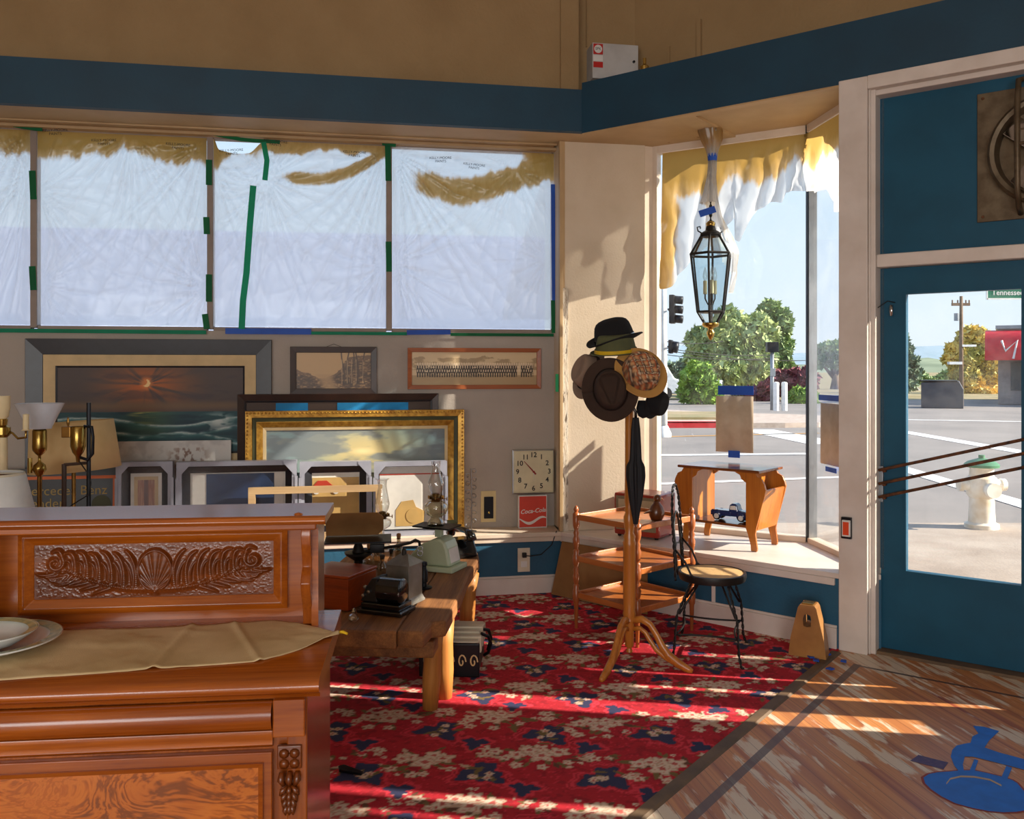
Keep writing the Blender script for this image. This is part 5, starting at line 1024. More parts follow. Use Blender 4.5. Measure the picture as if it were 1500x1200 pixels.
# emblem painted on the entry boards
def em(pts, z_, m): m.poly([(lambda p: (p.x, p.y, z_))(fl(1300+.1416*a, 1030+.1416*b_)) for a, b_ in pts])
t = thing('floor_emblem', 'blue painted emblem on the bare wooden entry floor', 'painted emblem', fl(1430, 1150)); off = Matrix.Translation(-t.location)
disc = [(372, 775), (430, 738), (520, 720), (640, 712), (760, 700), (900, 700), (1030, 728), (1180, 765), (1290, 800), (1340, 830), (1400, 900), (1470, 990), (1520, 1080), (1440, 1112), (1330, 1130), (1200, 1134), (1050, 1122), (880, 1090), (700, 1040), (560, 970), (450, 895), (390, 835)]
topb = [(655, 560), (670, 490), (715, 445), (800, 425), (860, 415), (880, 350), (940, 320), (885, 240), (1000, 250), (1155, 295), (1050, 395), (1005, 465), (1150, 515), (1412, 585), (1600, 640), (1600, 760), (1412, 695), (1200, 640), (1000, 590), (880, 560), (800, 560), (780, 640), (790, 700), (740, 715), (690, 650)]
def grow(pts, k):
    cx = sum(p[0] for p in pts)/len(pts); cy = sum(p[1] for p in pts)/len(pts); return [(cx+(a-cx)*k, cy+(b_-cy)*k) for a, b_ in pts]
m = MB(off); em(grow(disc, 1.05), .0008, m); m.build('red_outline', 'emblem_red', t)
m = MB(off); em(disc, .0014, m); m.build('disc', 'emblem_blue', t)
m = MB(off); em(topb, .002, m); m.build('arch', 'emblem_blue', t)
for pts in ([(900, 585), (940, 600), (900, 715), (850, 705)], [(1230, 655), (1290, 675), (1240, 790), (1180, 770)]): m = MB(off); em(pts, .0022, m); m.build('bar', 'emblem_blue', t)
m = MB(off); k_ = [(610+0, 840), (650, 790), (760, 765), (900, 770), (1060, 800), (1180, 860)]; rows = []
for a, b_ in k_: p, q2 = fl(1300+.1416*a, 1030+.1416*(b_-9)), fl(1300+.1416*a, 1030+.1416*(b_+9)); rows.append([m.v((p.x, p.y, .0021)), m.v((q2.x, q2.y, .0021))])
for A, B in zip(rows, rows[1:]): m.face([A[0], B[0], B[1], A[1]])
m.build('pale_ring', 'paper', t)
m = MB(); p0 = fl(1360, 1117); em([(235, 600), (320, 540), (630, 618), (580, 690)], .0012, m); tag(m.build('painted_mark', 'emblem_purple'), 'faded blue lettering patch on the boards left of the emblem', 'painted mark')

# ------------------------------------------------------------------ sideboard in the foreground
SB = frame(-.41, 1.882, 6.0); t = thing('sideboard', 'polished walnut sideboard with a carved backboard in the foreground', 'sideboard', M=SB); CT = .92
SBI = SB
def pr(nm, mt, prof, x0, x1, par=t, **k): m = MB(); m.prism(prof, x0, x1, 'x'); return m.build(nm, mt, par, **k)
Wd = .955
m = MB(); m.box(-Wd+.03, -.03, .04, .55, .06, CT-.045); m.build('carcass', 'walnut_v', t)
m = MB(); m.box(-.07, -.027, .028, .05, .0, CT-.045); m.build('stile', 'walnut_v', t, bevel=.003); m = MB(); m.box(-Wd+.027, -Wd+.07, .028, .05, 0, CT-.045); m.build('stile', 'walnut_v', t, bevel=.003)
for x0 in (-.098, -Wd+.0): 
    m = MB(); xx = -.098 if x0 > -.5 else -Wd+.03; m.box(xx, xx+.068, .012, .03, CT-.125, CT-.045); m.build('corner_block', 'walnut', t, bevel=.003)
# counter with a moulded edge
m = MB(); e_ = [(0.0, -.018), (.004, -.008), (.014, -.003), (.02, 0), (.55, 0), (.55, -.02), (.55, -.045), (.028, -.045), (.024, -.036), (.012, -.032), (.004, -.026)]
m.prism([(a, CT+b_) for a, b_ in e_], -Wd, 0, 'x'); m.build('counter', 'walnut', t, auto=50)
pr('frieze_drawer', 'walnut', [(.03, CT-.05), (.03, CT-.112), (.016, CT-.108), (.006, CT-.095), (.002, CT-.08), (.006, CT-.064), (.016, CT-.054)], -Wd+.1, -.1, auto=50)
pr('moulding', 'walnut', [(.04, CT-.112), (.04, CT-.152), (.03, CT-.15), (.024, CT-.143), (.026, CT-.132), (.02, CT-.122), (.022, CT-.113)], -Wd+.1, -.1, auto=50)
zd = CT-.158
for k, (z1, z0) in enumerate(((zd, zd-.21), (zd-.22, zd-.43))):
    m = MB(); m.box(-Wd+.1, -.1, .02, .04, z0, z1); dw = m.build('drawer', 'walnut', t, bevel=.002)
    m = MB(); m.box(-Wd+.1+.026, -.126, .0165, .0195, z0+.03, z1-.028); m.build('burl_panel', 'burl', dw)
    m = MB(); ring(m, -Wd+.118, -.118, z0+.022, z1-.02, .01, .012, .016, .02); m.build('bead', 'walnut', dw)
# carved appliques
for xx in (-.064, -Wd+.064):
    m = MB(); zc = CT-.152
    for k in range(2):
        for j in range(2):
            m.lathe([(0, -.008), (.009, -.004), (.011, 0), (0, .004)], M=Matrix.Translation((xx-.011+.022*j, .0205, zc-.011-.022*k)) @ RX, seg=10)
    m.box(xx-.026, xx+.026, .022, .03, zc-.045, zc+.006, bev=.003)
    for k in range(3): m.tube([(xx+(k-1)*.016, .024, zc-.052), (xx+(k-1)*.017, .016, zc-.066), (xx+(k-1)*.012, .022, zc-.078)], [.006, .008, .005], 8)
    for s_ in (-1, 0, 1):
        for r_ in range(4): m.tube([(xx+s_*.004, .024, zc-.08-r_*.012), (xx+s_*(.014-r_*.002), .016, zc-.088-r_*.014), (xx+s_*(.02-r_*.004), .022, zc-.10-r_*.014)], [.003, .0065, .002], 7)
    m.build('carved_drop', 'carved', t, smooth=True)
for xx in (-Wd+.06, -.06): m = MB(); m.box(xx-.03, xx+.03, .05, .11, 0, .06); m.build('foot', 'walnut', t)
# backboard, shelf, corbels and the carved panel
LZ = 1.213; yb_ = .50
m = MB(); m.box(-Wd+.045, -.045, yb_, .545, CT, LZ-.02); m.box(-.062, -.045, .40, yb_, CT, LZ-.02); m.box(-Wd+.045, -Wd+.062, .40, yb_, CT, LZ-.02); bb = m.build('backboard', 'walnut', t)
m = MB(); m.prism([(.325, LZ-.012), (.33, LZ-.003), (.34, LZ), (.555, LZ), (.555, LZ-.022), (.335, LZ-.022)], -Wd+.02, -.02, 'x'); m.build('shelf', 'walnut', t, bevel=.002)
m = MB(); m.box(-Wd+.045, -.045, .36, yb_, LZ-.04, LZ-.022); m.build('shelf_moulding', 'walnut', t, bevel=.004)
cp = [(.50, LZ-.04), (.372, LZ-.04), (.366, LZ-.06), (.378, LZ-.09), (.392, LZ-.12), (.396, LZ-.14), (.376, LZ-.155), (.362, LZ-.175), (.368, LZ-.20), (.392, LZ-.23), (.408, LZ-.255), (.412, CT+.002), (.50, CT+.002)]
for xx in (-.085, -Wd+.062): m = MB(); m.prism(cp, xx, xx+.024, 'x'); m.build('corbel', 'walnut_v', t, auto=45, bevel=.002)
X0, X1, ZP0, ZP1 = -.815, -.135, .944, 1.160
m = MB(); ring(m, X0, X1, ZP0, ZP1, .016, yb_-.012, yb_-.02, yb_); ring(m, X0+.016, X1-.016, ZP0+.016, ZP1-.016, .022, yb_-.018, yb_-.004, yb_); m.build('panel_frame', 'walnut', t, bevel=.002)
def relief(u, v):
    W_, H_ = 4.2, 1.0; x_ = np.abs(u-.5)*W_; y_ = (v-.5)*H_; h = .30*(fbm(u*130, v*34, 61, 2)-.5)
    def stroke(pts, w0, w1, hh):
        nonlocal h
        pts = np.array(pts); n = 26; tt = np.linspace(0, 1, n); P_ = (1-tt)[:, None]**2*pts[0]+2*((1-tt)*tt)[:, None]*pts[1]+(tt**2)[:, None]*pts[2]
        for i in range(n):
            wd_ = w0+(w1-w0)*tt[i]; prof = hh*(.55+.45*math.sin(3.14*tt[i]))*np.exp(-((x_-P_[i, 0])**2+(y_-P_[i, 1])**2)/(wd_**2)*1.5); h = np.maximum(h, prof)
    r_ = np.hypot(x_, (y_-.02)*1.0); th = np.arctan2(x_, y_+.36); sh = (np.hypot(x_*1.25, (y_-.0)) < .36)
    h = np.where(sh & (x_ < .27), .45+.30*np.abs(np.cos(th*11)), h); h = np.maximum(h, .9*np.exp(-((np.hypot(x_*1.25, y_)-.36)/.035)**2)*(y_ > -.34))
    h = np.maximum(h, .9*np.exp(-(x_**2+(y_+.38)**2)/.004))
    stroke([(.10, -.34), (.9, -.36), (1.75, .16)], .07, .05, .8)                    # main stem of the leaf scroll
    for k in range(7):
        a = .34+k*.21; y0 = -.33+.055*k; stroke([(a, y0), (a-.06, y0+.50), (a+.17, .36-.03*(k % 2))], .075, .03, .95); stroke([(a+.06, y0+.05), (a+.04, y0+.34), (a+.20, .18)], .045, .02, .75)
    for k in range(6):
        a = .75+k*.20; y0 = -.30+.055*k; stroke([(a, y0), (a+.22, y0-.05), (a+.34, y0-.12+.03*k)], .05, .025, .8)
    for q_ in np.linspace(0, 5.2, 26): cx, cy, rr = 1.72, .17, .17-.022*q_; hx = cx+rr*math.cos(q_+2.2); hy = cy+rr*math.sin(q_+2.2); h = np.maximum(h, .9*np.exp(-((x_-hx)**2+(y_-hy)**2)/.0022))
    for k in range(4): stroke([(1.35+.1*k, -.08), (1.5+.1*k, -.26), (1.72+.05*k, -.22+.08*k)], .045, .02, .8)
    return h*.012*sst(0, .03, np.minimum(u, 1-u))*sst(0, .08, np.minimum(v, 1-v))
painted('carved_panel', X0+.036, X1-.036, ZP0+.036, ZP1-.036, yb_-.003, 420, 130, lambda u, v: rgb(140, 76, 32, u), 'carved', t, hgt=relief)
for xx in (-.09,): m = MB(); m.lathe([(.012, 0), (.009, .004), (0, .006)], (xx, .36, LZ), 10); m.build('plug', 'walnut', t)
# table runner
def runner():
    top = [(-160, 932), (84, 925), (150, 921), (165, 922), (300, 915), (398, 908), (430, 911), (470, 920), (497, 929)]
    bot = [(-160, 1006), (0, 997), (40, 993), (140, 986), (230, 980), (300, 975), (380, 969), (440, 951), (497, 931)]
    n, k = 160, 26; co = np.zeros((k, n, 3)); ta = [fl(px, py, CT+.003) for px, py in top]; ba = [fl(px, py, CT+.003) for px, py in bot]
    def res(pts):
        d = np.cumsum([0]+[(pts[i+1]-pts[i]).length for i in range(len(pts)-1)]); d /= d[-1]; tt = np.linspace(0, 1, n); return np.stack([np.interp(tt, d, [p[i] for p in pts]) for i in range(2)], -1)
    A, B = res(ta), res(ba); s_ = np.linspace(0, 1, k)[:, None, None]; co[..., :2] = A[None]*(1-s_)+B[None]*s_
    X, Y = co[..., 0], co[..., 1]; r_ = fbm(X*9, Y*14, 66, 4); cr = np.exp(-((X+.62+.5*(Y-2.1))/.008)**2)*.005+np.exp(-((X+.80+.1*(Y-2.1))/.01)**2)*.006+np.exp(-((X+.47-.4*(Y-2.1))/.012)**2)*.007
    co[..., 2] = CT+.0025+.012*np.clip(r_-.45, 0, 1)+cr
    o = gridmesh('table_runner', co, 'runner_cloth'); md = o.modifiers.new('thick', 'SOLIDIFY'); md.thickness = .0014; md.offset = 1; return o
rt = tag(runner(), 'pointed cream cloth runner lying across the sideboard counter', 'cloth runner')
p = fl(500, 930, CT); m = MB(); m.tube([(p.x-.012, p.y, CT+.006), (p.x+.004, p.y-.0, CT+.007), (p.x+.016, p.y-.006, CT+.004)], [.002, .004, .003], 8); m.build('tassel', 'yellow_band', rt)
# plates
def plate(label, x_, y_, z_, r, bowl=False, sy=1):
    t = thing('plate', label, 'plate', (x_, y_, z_), group='stacked plates on the runner')
    pf = [(0, .002), (r*.55, .002), (r*.62, .006), (r*.70, .014), (r*.99, .024), (r, .027), (r*.97, .0275), (r*.70, .018), (r*.58, .009), (0, .007)] if not bowl else [(0, .0), (r*.5, .0), (r*.7, .008), (r*.97, .032), (r, .036), (r*.95, .0355), (r*.66, .014), (r*.5, .006), (0, .005)]
    m = MB(); m.lathe(pf, seg=48, sy=sy); m.build('dish', 'china_white', t, smooth=True)
    m = MB(); z1 = pf[-4][1]; m.lathe([(r*.82, z1-.0035+.0003), (r*.985, (.0278 if not bowl else .0363))], seg=48, sy=sy); m.build('rim_band', 'china_rim', t, smooth=True)
plate('large white plate with a gilt rim, bottom of the stack on the runner', -1.215, 2.06, CT+.008, .155); plate('white oval dish stacked on the larger gilt plate', -1.225, 2.04, CT+.021, .125, True, .9)

# ------------------------------------------------------------------ rustic bench and what stands on it
BZ = .45; BN = frame(-.294, 4.0, -3.8); t = thing('bench', 'rough plank bench on log legs left of the red carpet', 'bench', M=BN)
m = MB(); m.prism([(-.19, -.19), (-.075, -.20), (-.06, -.05), (0, -.02), (.006, .5), (-.004, .9), (.012, 1.3), (-.02, 1.5), (-.19, 1.52)], BZ-.075, BZ, 'z'); m.build('plank', 'bench_wood', t, bevel=.012)
m = MB(); m.prism([(-.80, -.16), (-.192, -.19), (-.192, 1.50), (-.80, 1.52)], BZ-.085, BZ-.002, 'z'); m.build('plank', 'bench_wood', t, bevel=.010)
m = MB(); m.box(-.76, -.05, -.06, .10, BZ-.16, BZ-.086); m.build('cross_beam', 'bench_wood', t, bevel=.01); m = MB(); m.box(-.76, -.05, 1.2, 1.34, BZ-.16, BZ-.086); m.build('cross_beam', 'bench_wood', t, bevel=.01)
bi = BN.inverted()
for (x_, y_, r_, dx) in ((-.379, 4.11, .042, .02), (-.325, 4.25, .045, 0), (-.272, 5.22, .045, .03), (-1.02, 4.1, .045, 0), (-.98, 5.3, .045, 0)):
    q = bi @ Vector((x_, y_, 0)); m = MB(); m.tube([(q.x, q.y, .006), (q.x+dx*.3, q.y, .14), (q.x+dx*.6, q.y, .27), (q.x+dx, q.y, BZ-.07)], [r_*.85, r_*1.02, r_*.95, r_*1.1], 14); m.build('leg', 'log', t, smooth=True)
def bench_at(px, py): return fl(px, py, BZ)
def stand(name, label, cat, p, rz=0, z_=None, group=None): return thing(name, label, cat, (p.x, p.y, p.z if z_ is None else z_), rz, group)
# wooden box
t = stand('wooden_box', 'reddish polished wooden box on the bench by the sideboard', 'box', Vector((-.76, 4.115, BZ)), 67.5)
m = MB(); m.box(0, .25, 0, .26, .003, .15); m.build('body', 'box_wood', t, bevel=.004); m = MB(); m.box(-.004, .254, -.004, .264, .151, .165); m.build('lid', 'box_wood', t, bevel=.003)
# black desk machine
t = stand('desk_machine', 'small black antique desk machine with a drum on the bench front', 'desk machine', bench_at(566, 896), -22)
m = MB(); m.box(-.115, .115, -.075, .075, .001, .022, bev=.006); m.box(-.10, .10, -.062, .062, .022, .05, bev=.006); m.build('base', 'black_gloss', t)
m = MB(); m.tube([(-.02, -.01, .105), (.09, -.01, .105), (.096, -.01, .105)], [.058, .058, .05], 26); m.build('drum', 'black_gloss', t, auto=40)
m = MB(); m.prism([(-.11, .05), (-.02, .05), (-.02, .165), (-.05, .16), (-.085, .11)], -.05, .05, 'y'); m.build('housing', 'black_iron', t, bevel=.006)
for k, (a, b_) in enumerate(((-.09, -.03), (-.06, .0), (-.08, .03))): m = MB(); m.lathe([(.008, 0), (.008, .012), (0, .014)], M=Matrix.Translation((a, -.05, .08+.02*k)) @ RX, seg=10); m.build('key_knob', 'steel', t)
# grey canister
t = stand('metal_canister', 'grey square metal canister with a flared foot and peaked top', 'canister', bench_at(592, 882), -24)
m = MB(); m.box(-.075, .075, -.075, .075, .001, .014, bev=.003)
for a, b_, z0, z1 in ((.072, .064, .014, .035), (.064, .064, .035, .19)):
    l = [m.v((sx_*a, sy_*a, z0)) for sx_, sy_ in ((-1, -1), (1, -1), (1, 1), (-1, 1))]; h_ = [m.v((sx_*b_, sy_*b_, z1)) for sx_, sy_ in ((-1, -1), (1, -1), (1, 1), (-1, 1))]
    for k in range(4): m.face([l[k], l[(k+1) % 4], h_[(k+1) % 4], h_[k]])
m.build('body', 'grey_metal', t, bevel=.003)
m = MB(); l = [m.v((sx_*.07, sy_*.07, .19)) for sx_, sy_ in ((-1, -1), (1, -1), (1, 1), (-1, 1))]; tp_ = [m.v((s_*.02, 0, .235)) for s_ in (-1, 1)]; m.face(l[::-1]); m.face([l[0], l[1], tp_[1], tp_[0]]); m.face([l[2], l[3], tp_[0], tp_[1]]); m.face([l[1], l[2], tp_[1]]); m.face([l[3], l[0], tp_[0]]); m.build('top', 'grey_metal', t)
m = MB(); m.lathe([(.012, .225), (.012, .25), (.006, .26), (0, .262)], seg=12); m.build('knob', 'black_iron', t, smooth=True)
# little dark burner
t = stand('burner', 'tiny dark metal burner standing between canister and green scale', 'burner', bench_at(621, 862), 0)
m = MB(); m.lathe([(0, 0), (.04, 0), (.042, .008), (.016, .012), (.014, .03), (.02, .034), (.02, .09), (.014, .1), (.012, .115), (.018, .12), (.016, .135), (0, .14)], seg=18); m.build('body', 'black_metal', t, auto=40)
# mint postal scale
t = stand('postal_scale', 'pale green desk scale with a dark platform holding the tall lamp', 'scale', Vector((-.43, 5.02, BZ)), -22); PZ = .235
m = MB(); m.box(-.15, .15, -.10, .10, .001, .03, bev=.008); m.build('base', 'mint', t)
m = MB(); m.prism([(-.15, .03), (.125, .03), (.105, .13), (.09, .165), (.06, .185), (.02, .18), (-.05, .15), (-.11, .10), (-.145, .055)], -.075, .075, 'y'); m.build('body', 'mint', t, bevel=.014)
m = MB(); m.prism([(.121, .045), (.124, .05), (.108, .125), (.104, .12)], -.055, .055, 'y'); m.build('dial_window', 'white_gloss', t)
m = MB(); m.box(.0, .04, -.018, .018, .18, PZ, bev=.005); m.build('post', 'mint', t)
m = MB(); m.prism([(-.12, -.06), (.12, -.085), (.12, .085), (-.12, .085)], PZ, PZ+.008, 'z', M=Matrix.Translation((.0, .0, 0))); m.build('platform', 'black_metal', t)
plat = t.matrix_basis if False else Matrix.Translation((-.43, 5.02, BZ)) @ Matrix.Rotation(R(-22), 4, 'Z')
def oil_lamp(label, loc, s, tall):
    t = thing('oil_lamp', label, 'oil lamp', loc, group='glass oil lamps on the bench')
    if tall:
        m = MB(); m.lathe([(0, 0), (.048, 0), (.05, .012), (.044, .03), (.028, .045), (.03, .05), (.056, .065), (.068, .09), (.066, .115), (.045, .135), (.022, .145)], seg=28); m.build('font', 'bottle_glass', t, smooth=True)
        zb_ = .145; ch = [(.024, 0), (.034, .02), (.046, .055), (.044, .08), (.030, .115), (.022, .15), (.026, .19), (.028, .195)]
    else:
        m = MB(); m.lathe([(0, 0), (.066, 0), (.068, .01), (.05, .03), (.03, .055), (.014, .09), (.012, .12), (.018, .13), (.05, .15), (.058, .17), (.05, .19), (.022, .205)], seg=28); m.build('font', 'lamp_glass', t, smooth=True)
        zb_ = .205; ch = [(.024, 0), (.04, .03), (.046, .06), (.036, .11), (.026, .17), (.03, .205), (.045, .215)]
    m = MB(); m.lathe([(.024, zb_-.01), (.026, zb_), (.040, zb_+.006), (.042, zb_+.012), (.026, zb_+.02), (.02, zb_+.035), (.0, zb_+.04)], seg=20)
    for k in range(8): a = R(45*k); m.box(-.002, .002, .034, .046, zb_+.006, zb_+.024, M=Matrix.Rotation(a, 4, 'Z'))
    m.tube([(.026, 0, zb_+.005), (.06, 0, zb_+.005), (.06, 0, zb_+.005), (.064, 0, zb_+.005)], [.002, .002, .011, .011], 8); m.build('burner', 'dark_brass', t)
    m = MB(); m.lathe([(r_, zb_+.024+z_) for r_, z_ in ch], seg=28); m.build('chimney', 'lamp_glass', t, smooth=True)
    return t
pl = plat @ Vector((.0, .0, PZ+.008)); oil_lamp('tall clear glass oil lamp standing on the dark scale platform', pl, 1, True)
oil_lamp('smaller clear glass oil lamp with flared chimney, behind the black scale', fl(560, 806, BZ), 1, False)
# black counter scale with scoop
p = Vector((-.80, 4.62, BZ)); t = stand('counter_scale', 'black cast iron balance scale with a brown scoop and hook arm', 'scale', p, 8)
m = MB(); m.box(-.10, .10, -.07, .07, .001, .025, bev=.008); m.tube([(0, 0, .025), (0, 0, .08), (0, 0, .13), (0, 0, .16), (0, 0, .235)], [.045, .025, .022, .04, .012], 16); m.lathe([(.02, .13), (.07, .165), (.072, .175), (.0, .18)], seg=20); m.build('stand', 'black_iron', t, auto=40)
m = MB(); m.box(-.17, .17, -.11, .11, .238, .246, bev=.002); m.build('tray', 'black_metal', t)
m = MB(); n_ = 12; ring_ = []
for k in range(n_+1):
    q_ = k/n_; zz_ = .25+.13*q_; yy_ = .02+.05*math.cos(q_*2.2); xr_ = .13-.03*max(0, abs(q_-.5)*2-.6)/.4; ring_.append([m.v((-.17, yy_, zz_)), m.v((xr_, yy_, zz_))])
for A, B in zip(ring_, ring_[1:]): m.face([A[0], A[1], B[1], B[0]])
m.build('scoop', 'cardboard', t, solid=.003)
m = MB(); m.box(.06, .135, -.02, .02, .17, .215, bev=.005); m.tube([(.0, 0, .17), (.1, -.01, .19), (.2, -.02, .205), (.27, -.03, .222), (.295, -.03, .235), (.315, -.03, .225), (.318, -.03, .205)], .008, 8); m.build('beam', 'black_iron', t, auto=40)
m = MB()
for z_ in (.19, .165): m.tube([(.318+.014*math.cos(R(q)), -.03, z_+.014*math.sin(R(q))) for q in range(0, 361, 40)], .003, 6, cap=False)
m.build('hook_ring', 'steel', t)
# telephone
t = stand('telephone', 'black rotary telephone behind the pale green scale', 'telephone', Vector((-.335, 5.36, BZ)), -58)
m = MB(); m.prism([(-.11, .002), (.11, .002), (.105, .03), (.06, .105), (-.06, .105), (-.105, .03)], -.10, .09, 'y'); m.build('body', 'black_gloss', t, bevel=.014)
m = MB(); m.lathe([(.052, 0), (.052, .008), (.03, .012), (0, .012)], M=Matrix.Translation((0, -.105, .06)) @ Matrix.Rotation(R(65), 4, 'X'), seg=24); m.build('dial', 'steel', t, auto=40)
m = MB(); m.tube([(-.135, .03, .112), (-.12, .03, .14), (-.07, .03, .158), (.07, .03, .158), (.12, .03, .14), (.135, .03, .112)], [.03, .028, .017, .017, .028, .03], 12); m.build('handset', 'black_gloss', t, smooth=True)
# odds and ends: small bottles and knobs
def bottle(label, px, py, h, r, mt='jar_glass', stop='cork'):
    p = bench_at(px, py); t = stand('small_bottle', label, 'bottle', p, group='small bottles on the bench')
    m = MB(); m.lathe([(0, .001), (r, .001), (r, h*.6), (r*.45, h*.76), (r*.42, h*.9), (r*.5, h*.92), (r*.5, h*.96)], seg=16); m.build('glass', mt, t, smooth=True); m = MB(); m.lathe([(r*.4, h*.9), (r*.55, h*1.04), (r*.5, h*1.12), (0, h*1.14)], seg=12); m.build('stopper', stop, t, auto=40)
for k, (px, py, h, r, stp, lb) in enumerate(((527, 842, .13, .03, 'cork', 'small corked bottle right behind the wooden box'), (541, 838, .14, .026, 'cork', 'small corked bottle second from the wooden box'), (553, 832, .14, .024, 'brass', 'small brass topped bottle in the middle of the bottle cluster'), (560, 846, .11, .026, 'leather', 'dark capped bottle in front of the bottle cluster'), (584, 824, .15, .024, 'cork', 'corked bottle directly behind the grey canister'), (573, 840, .12, .022, 'black_iron', 'black capped bottle left of the grey canister'))): bottle(lb, px, py, h, r, 'jar_glass', stp)
t = stand('crystal_knob', 'small cut crystal knob on the bench front beside the sideboard', 'knob', bench_at(518, 911)); m = MB(); m.lathe([(0, 0), (.012, .001), (.024, .014), (.02, .03), (.008, .038), (.006, .05), (0, .052)], seg=9); m.build('crystal', 'lamp_glass', t); m = MB(); m.lathe([(.007, .038), (.009, .045), (.004, .06), (0, .062)], seg=8); m.build('stem', 'chrome', t)
# accordion under the bench
t = thing('accordion', 'cream accordion with pleated top and dark scrolled front under the bench', 'accordion', (-.285, 4.74, .006), -3)
m = MB(); n = 7
for k in range(n): w_ = .20-.012*abs(k-3); m.box(-.17+.0*k, .12+.014*(k % 2), -.19+k*.054, -.19+k*.054+.05, .10, .205-.01*abs(k-3), bev=.006)
m.build('bellows', 'off_white', t); m = MB(); m.box(-.18, .13, -.215, -.19, .0, .17, bev=.006); m.build('front_panel', 'black_metal', t); m = MB(); m.box(-.17, .12, -.19, .19, .0, .10); m.build('case', 'leather', t)
m = MB()
for k in range(5):
    cx = -.14+k*.06
    m.tube([(cx+.022*(1-q/500)*math.cos(R(q)), -.217, .08+.04*(1-q/500)*math.sin(R(q))) for q in range(0, 440, 30)], .004, 5)
m.build('scrollwork', 'cream_ceramic', t)
m = MB(); m.tube([(.13, -.1, .19), (.165, -.08, .17), (.175, -.03, .12), (.16, .0, .06), (.135, .02, .04)], .009, 8); m.tube([(.13, -.02, .19), (.16, .0, .18), (.17, .05, .12), (.15, .08, .05)], .009, 8); m.build('strap', 'black_metal', t)

# ------------------------------------------------------------------ lamps behind the sideboard
def base(m, r=.13): m.lathe([(0, .004), (r, .004), (r, .018), (r*.6, .035), (.02, .06)], seg=24)
def Zp(py, Y): return EYE+(HOR-py)/FPX*Y
p = P(58, 540, 4.75); t = thing('torchiere_lamp', 'brass floor lamp with a white glass bowl, left of the drum shade', 'floor lamp', (p.x, 4.75, 0)); z1, z0 = Zp(591, 4.75), Zp(628, 4.75)
m = MB(); m.lathe([(.06, z0), (.062, z0+.01), (.122, z1), (.118, z1), (.056, z0+.012), (0, z0+.012)], seg=32); tag(m.build('lamp_shade', 'opal_glass', t, auto=50), 'white opal glass bowl')
zs = Zp(665, 4.75); m = MB(); m.lathe([(.03, z0-.001), (.036, z0-.012), (.037, zs+.035), (.034, zs+.018), (.02, zs), (.008, zs-.01), (.008, zs-.04), (.03, zs-.06), (.034, zs-.085), (.02, zs-.11), (.012, zs-.12)], seg=20); m.build('socket', 'brass', t, auto=50)
m = MB(); m.tube([(0, 0, .05), (0, 0, zs-.11)], .012, 10); base(m); m.build('pole', 'dark_brass', t, auto=40); m = MB(); m.tube([(-.04, -.02, zs-.02), (-.04, -.02, zs-.1)], .012, 8); m.build('switch', 'brass', t)
p = P(4, 540, 4.4); t = thing('candelabra_lamp', 'cream and brass candelabra floor lamp at the left edge', 'floor lamp', (p.x, 4.4, 0)); zc = Zp(632, 4.4)
m = MB(); m.tube([(0, 0, .05), (0, 0, zc-.03)], .022, 12); base(m); m.build('pole', 'candle', t, auto=40); m = MB(); m.lathe([(.02, zc-.03), (.036, zc-.015), (.036, zc+.02), (.02, zc+.03), (.024, zc+.06), (.012, zc+.07)], seg=18); m.build('hub', 'brass', t, auto=40)
m = MB(); m.lathe([(.018, zc+.06), (.03, zc+.08), (.03, Zp(602, 4.4)), (.034, Zp(600, 4.4)), (.034, Zp(580, 4.4)), (0, Zp(580, 4.4))], seg=16); m.build('socket_cover', 'candle', t, auto=40)
for s_ in (1, -1):
    xa = (38-4)/FPX*4.4*s_; m = MB(); m.tube([(s_*.03, 0, zc), (s_*.05, 0, zc-.01), (s_*.075, 0, zc-.035), (xa-.0, 0, zc-.03), (xa, 0, zc+.005)], .006, 8); ar = m.build('arm', 'brass', t, smooth=True); m = MB(); m.lathe([(0, zc+.002), (.022, zc+.004), (.014, zc+.01), (.014, Zp(607, 4.4)), (0, Zp(606, 4.4))], (xa, 0, 0), 12); m.build('candle_sleeve', 'candle', ar, auto=40)
p = P(-12, 540, 3.9); t = thing('shade_lamp', 'white pleated cloth lampshade at the lower left edge, beside the candelabra', 'floor lamp', (p.x, 3.9, 0)); m = MB(); z1, z0 = Zp(694, 3.9), Zp(775, 3.9); m.lathe([(.125, z1), (.132, z1-.01), (.185, z0)], seg=36); tag(m.build('lamp_shade', 'white_shade', t, smooth=True, solid=.003), 'white cloth shade'); m = MB(); m.lathe([(.128, z1-.016), (.132, z1-.008), (.128, z1+.003)], seg=36); m.build('trim', 'off_white', t); m = MB(); m.tube([(0, 0, .05), (0, 0, z1)], .012, 8); base(m); m.tube([(-.125, 0, z1-.005), (.125, 0, z1-.005)], .003, 6); m.build('pole', 'dark_brass', t)
p = P(108, 540, 5.25); t = thing('drum_lamp', 'floor lamp with a wide cream drum shade in front of the ocean painting', 'floor lamp', (p.x, 5.25, 0)); z1, z0 = Zp(618, 5.25), Zp(688, 5.25); m = MB(); m.lathe([(.225, (z1-z0)/2), (.25, -(z1-z0)/2)], M=Matrix.Translation((0, 0, (z1+z0)/2)) @ Matrix.Rotation(R(-4), 4, 'Y'), seg=40); tag(m.build('lamp_shade', 'shade_cream', t, smooth=True, solid=.003), 'cream drum shade'); m = MB(); m.tube([(0, 0, .05), (0, 0, z0+.1)], .012, 8); base(m); m.tube([(-.22, 0, z0+.1), (.22, 0, z0+.09)], .003, 6); m.build('pole', 'dark_brass', t)
p = P(130, 540, 4.5); t = thing('iron_lamp', 'black iron floor lamp with a brass socket in front of the drum shade', 'floor lamp', (p.x, 4.5, 0)); k = 4.5/FPX
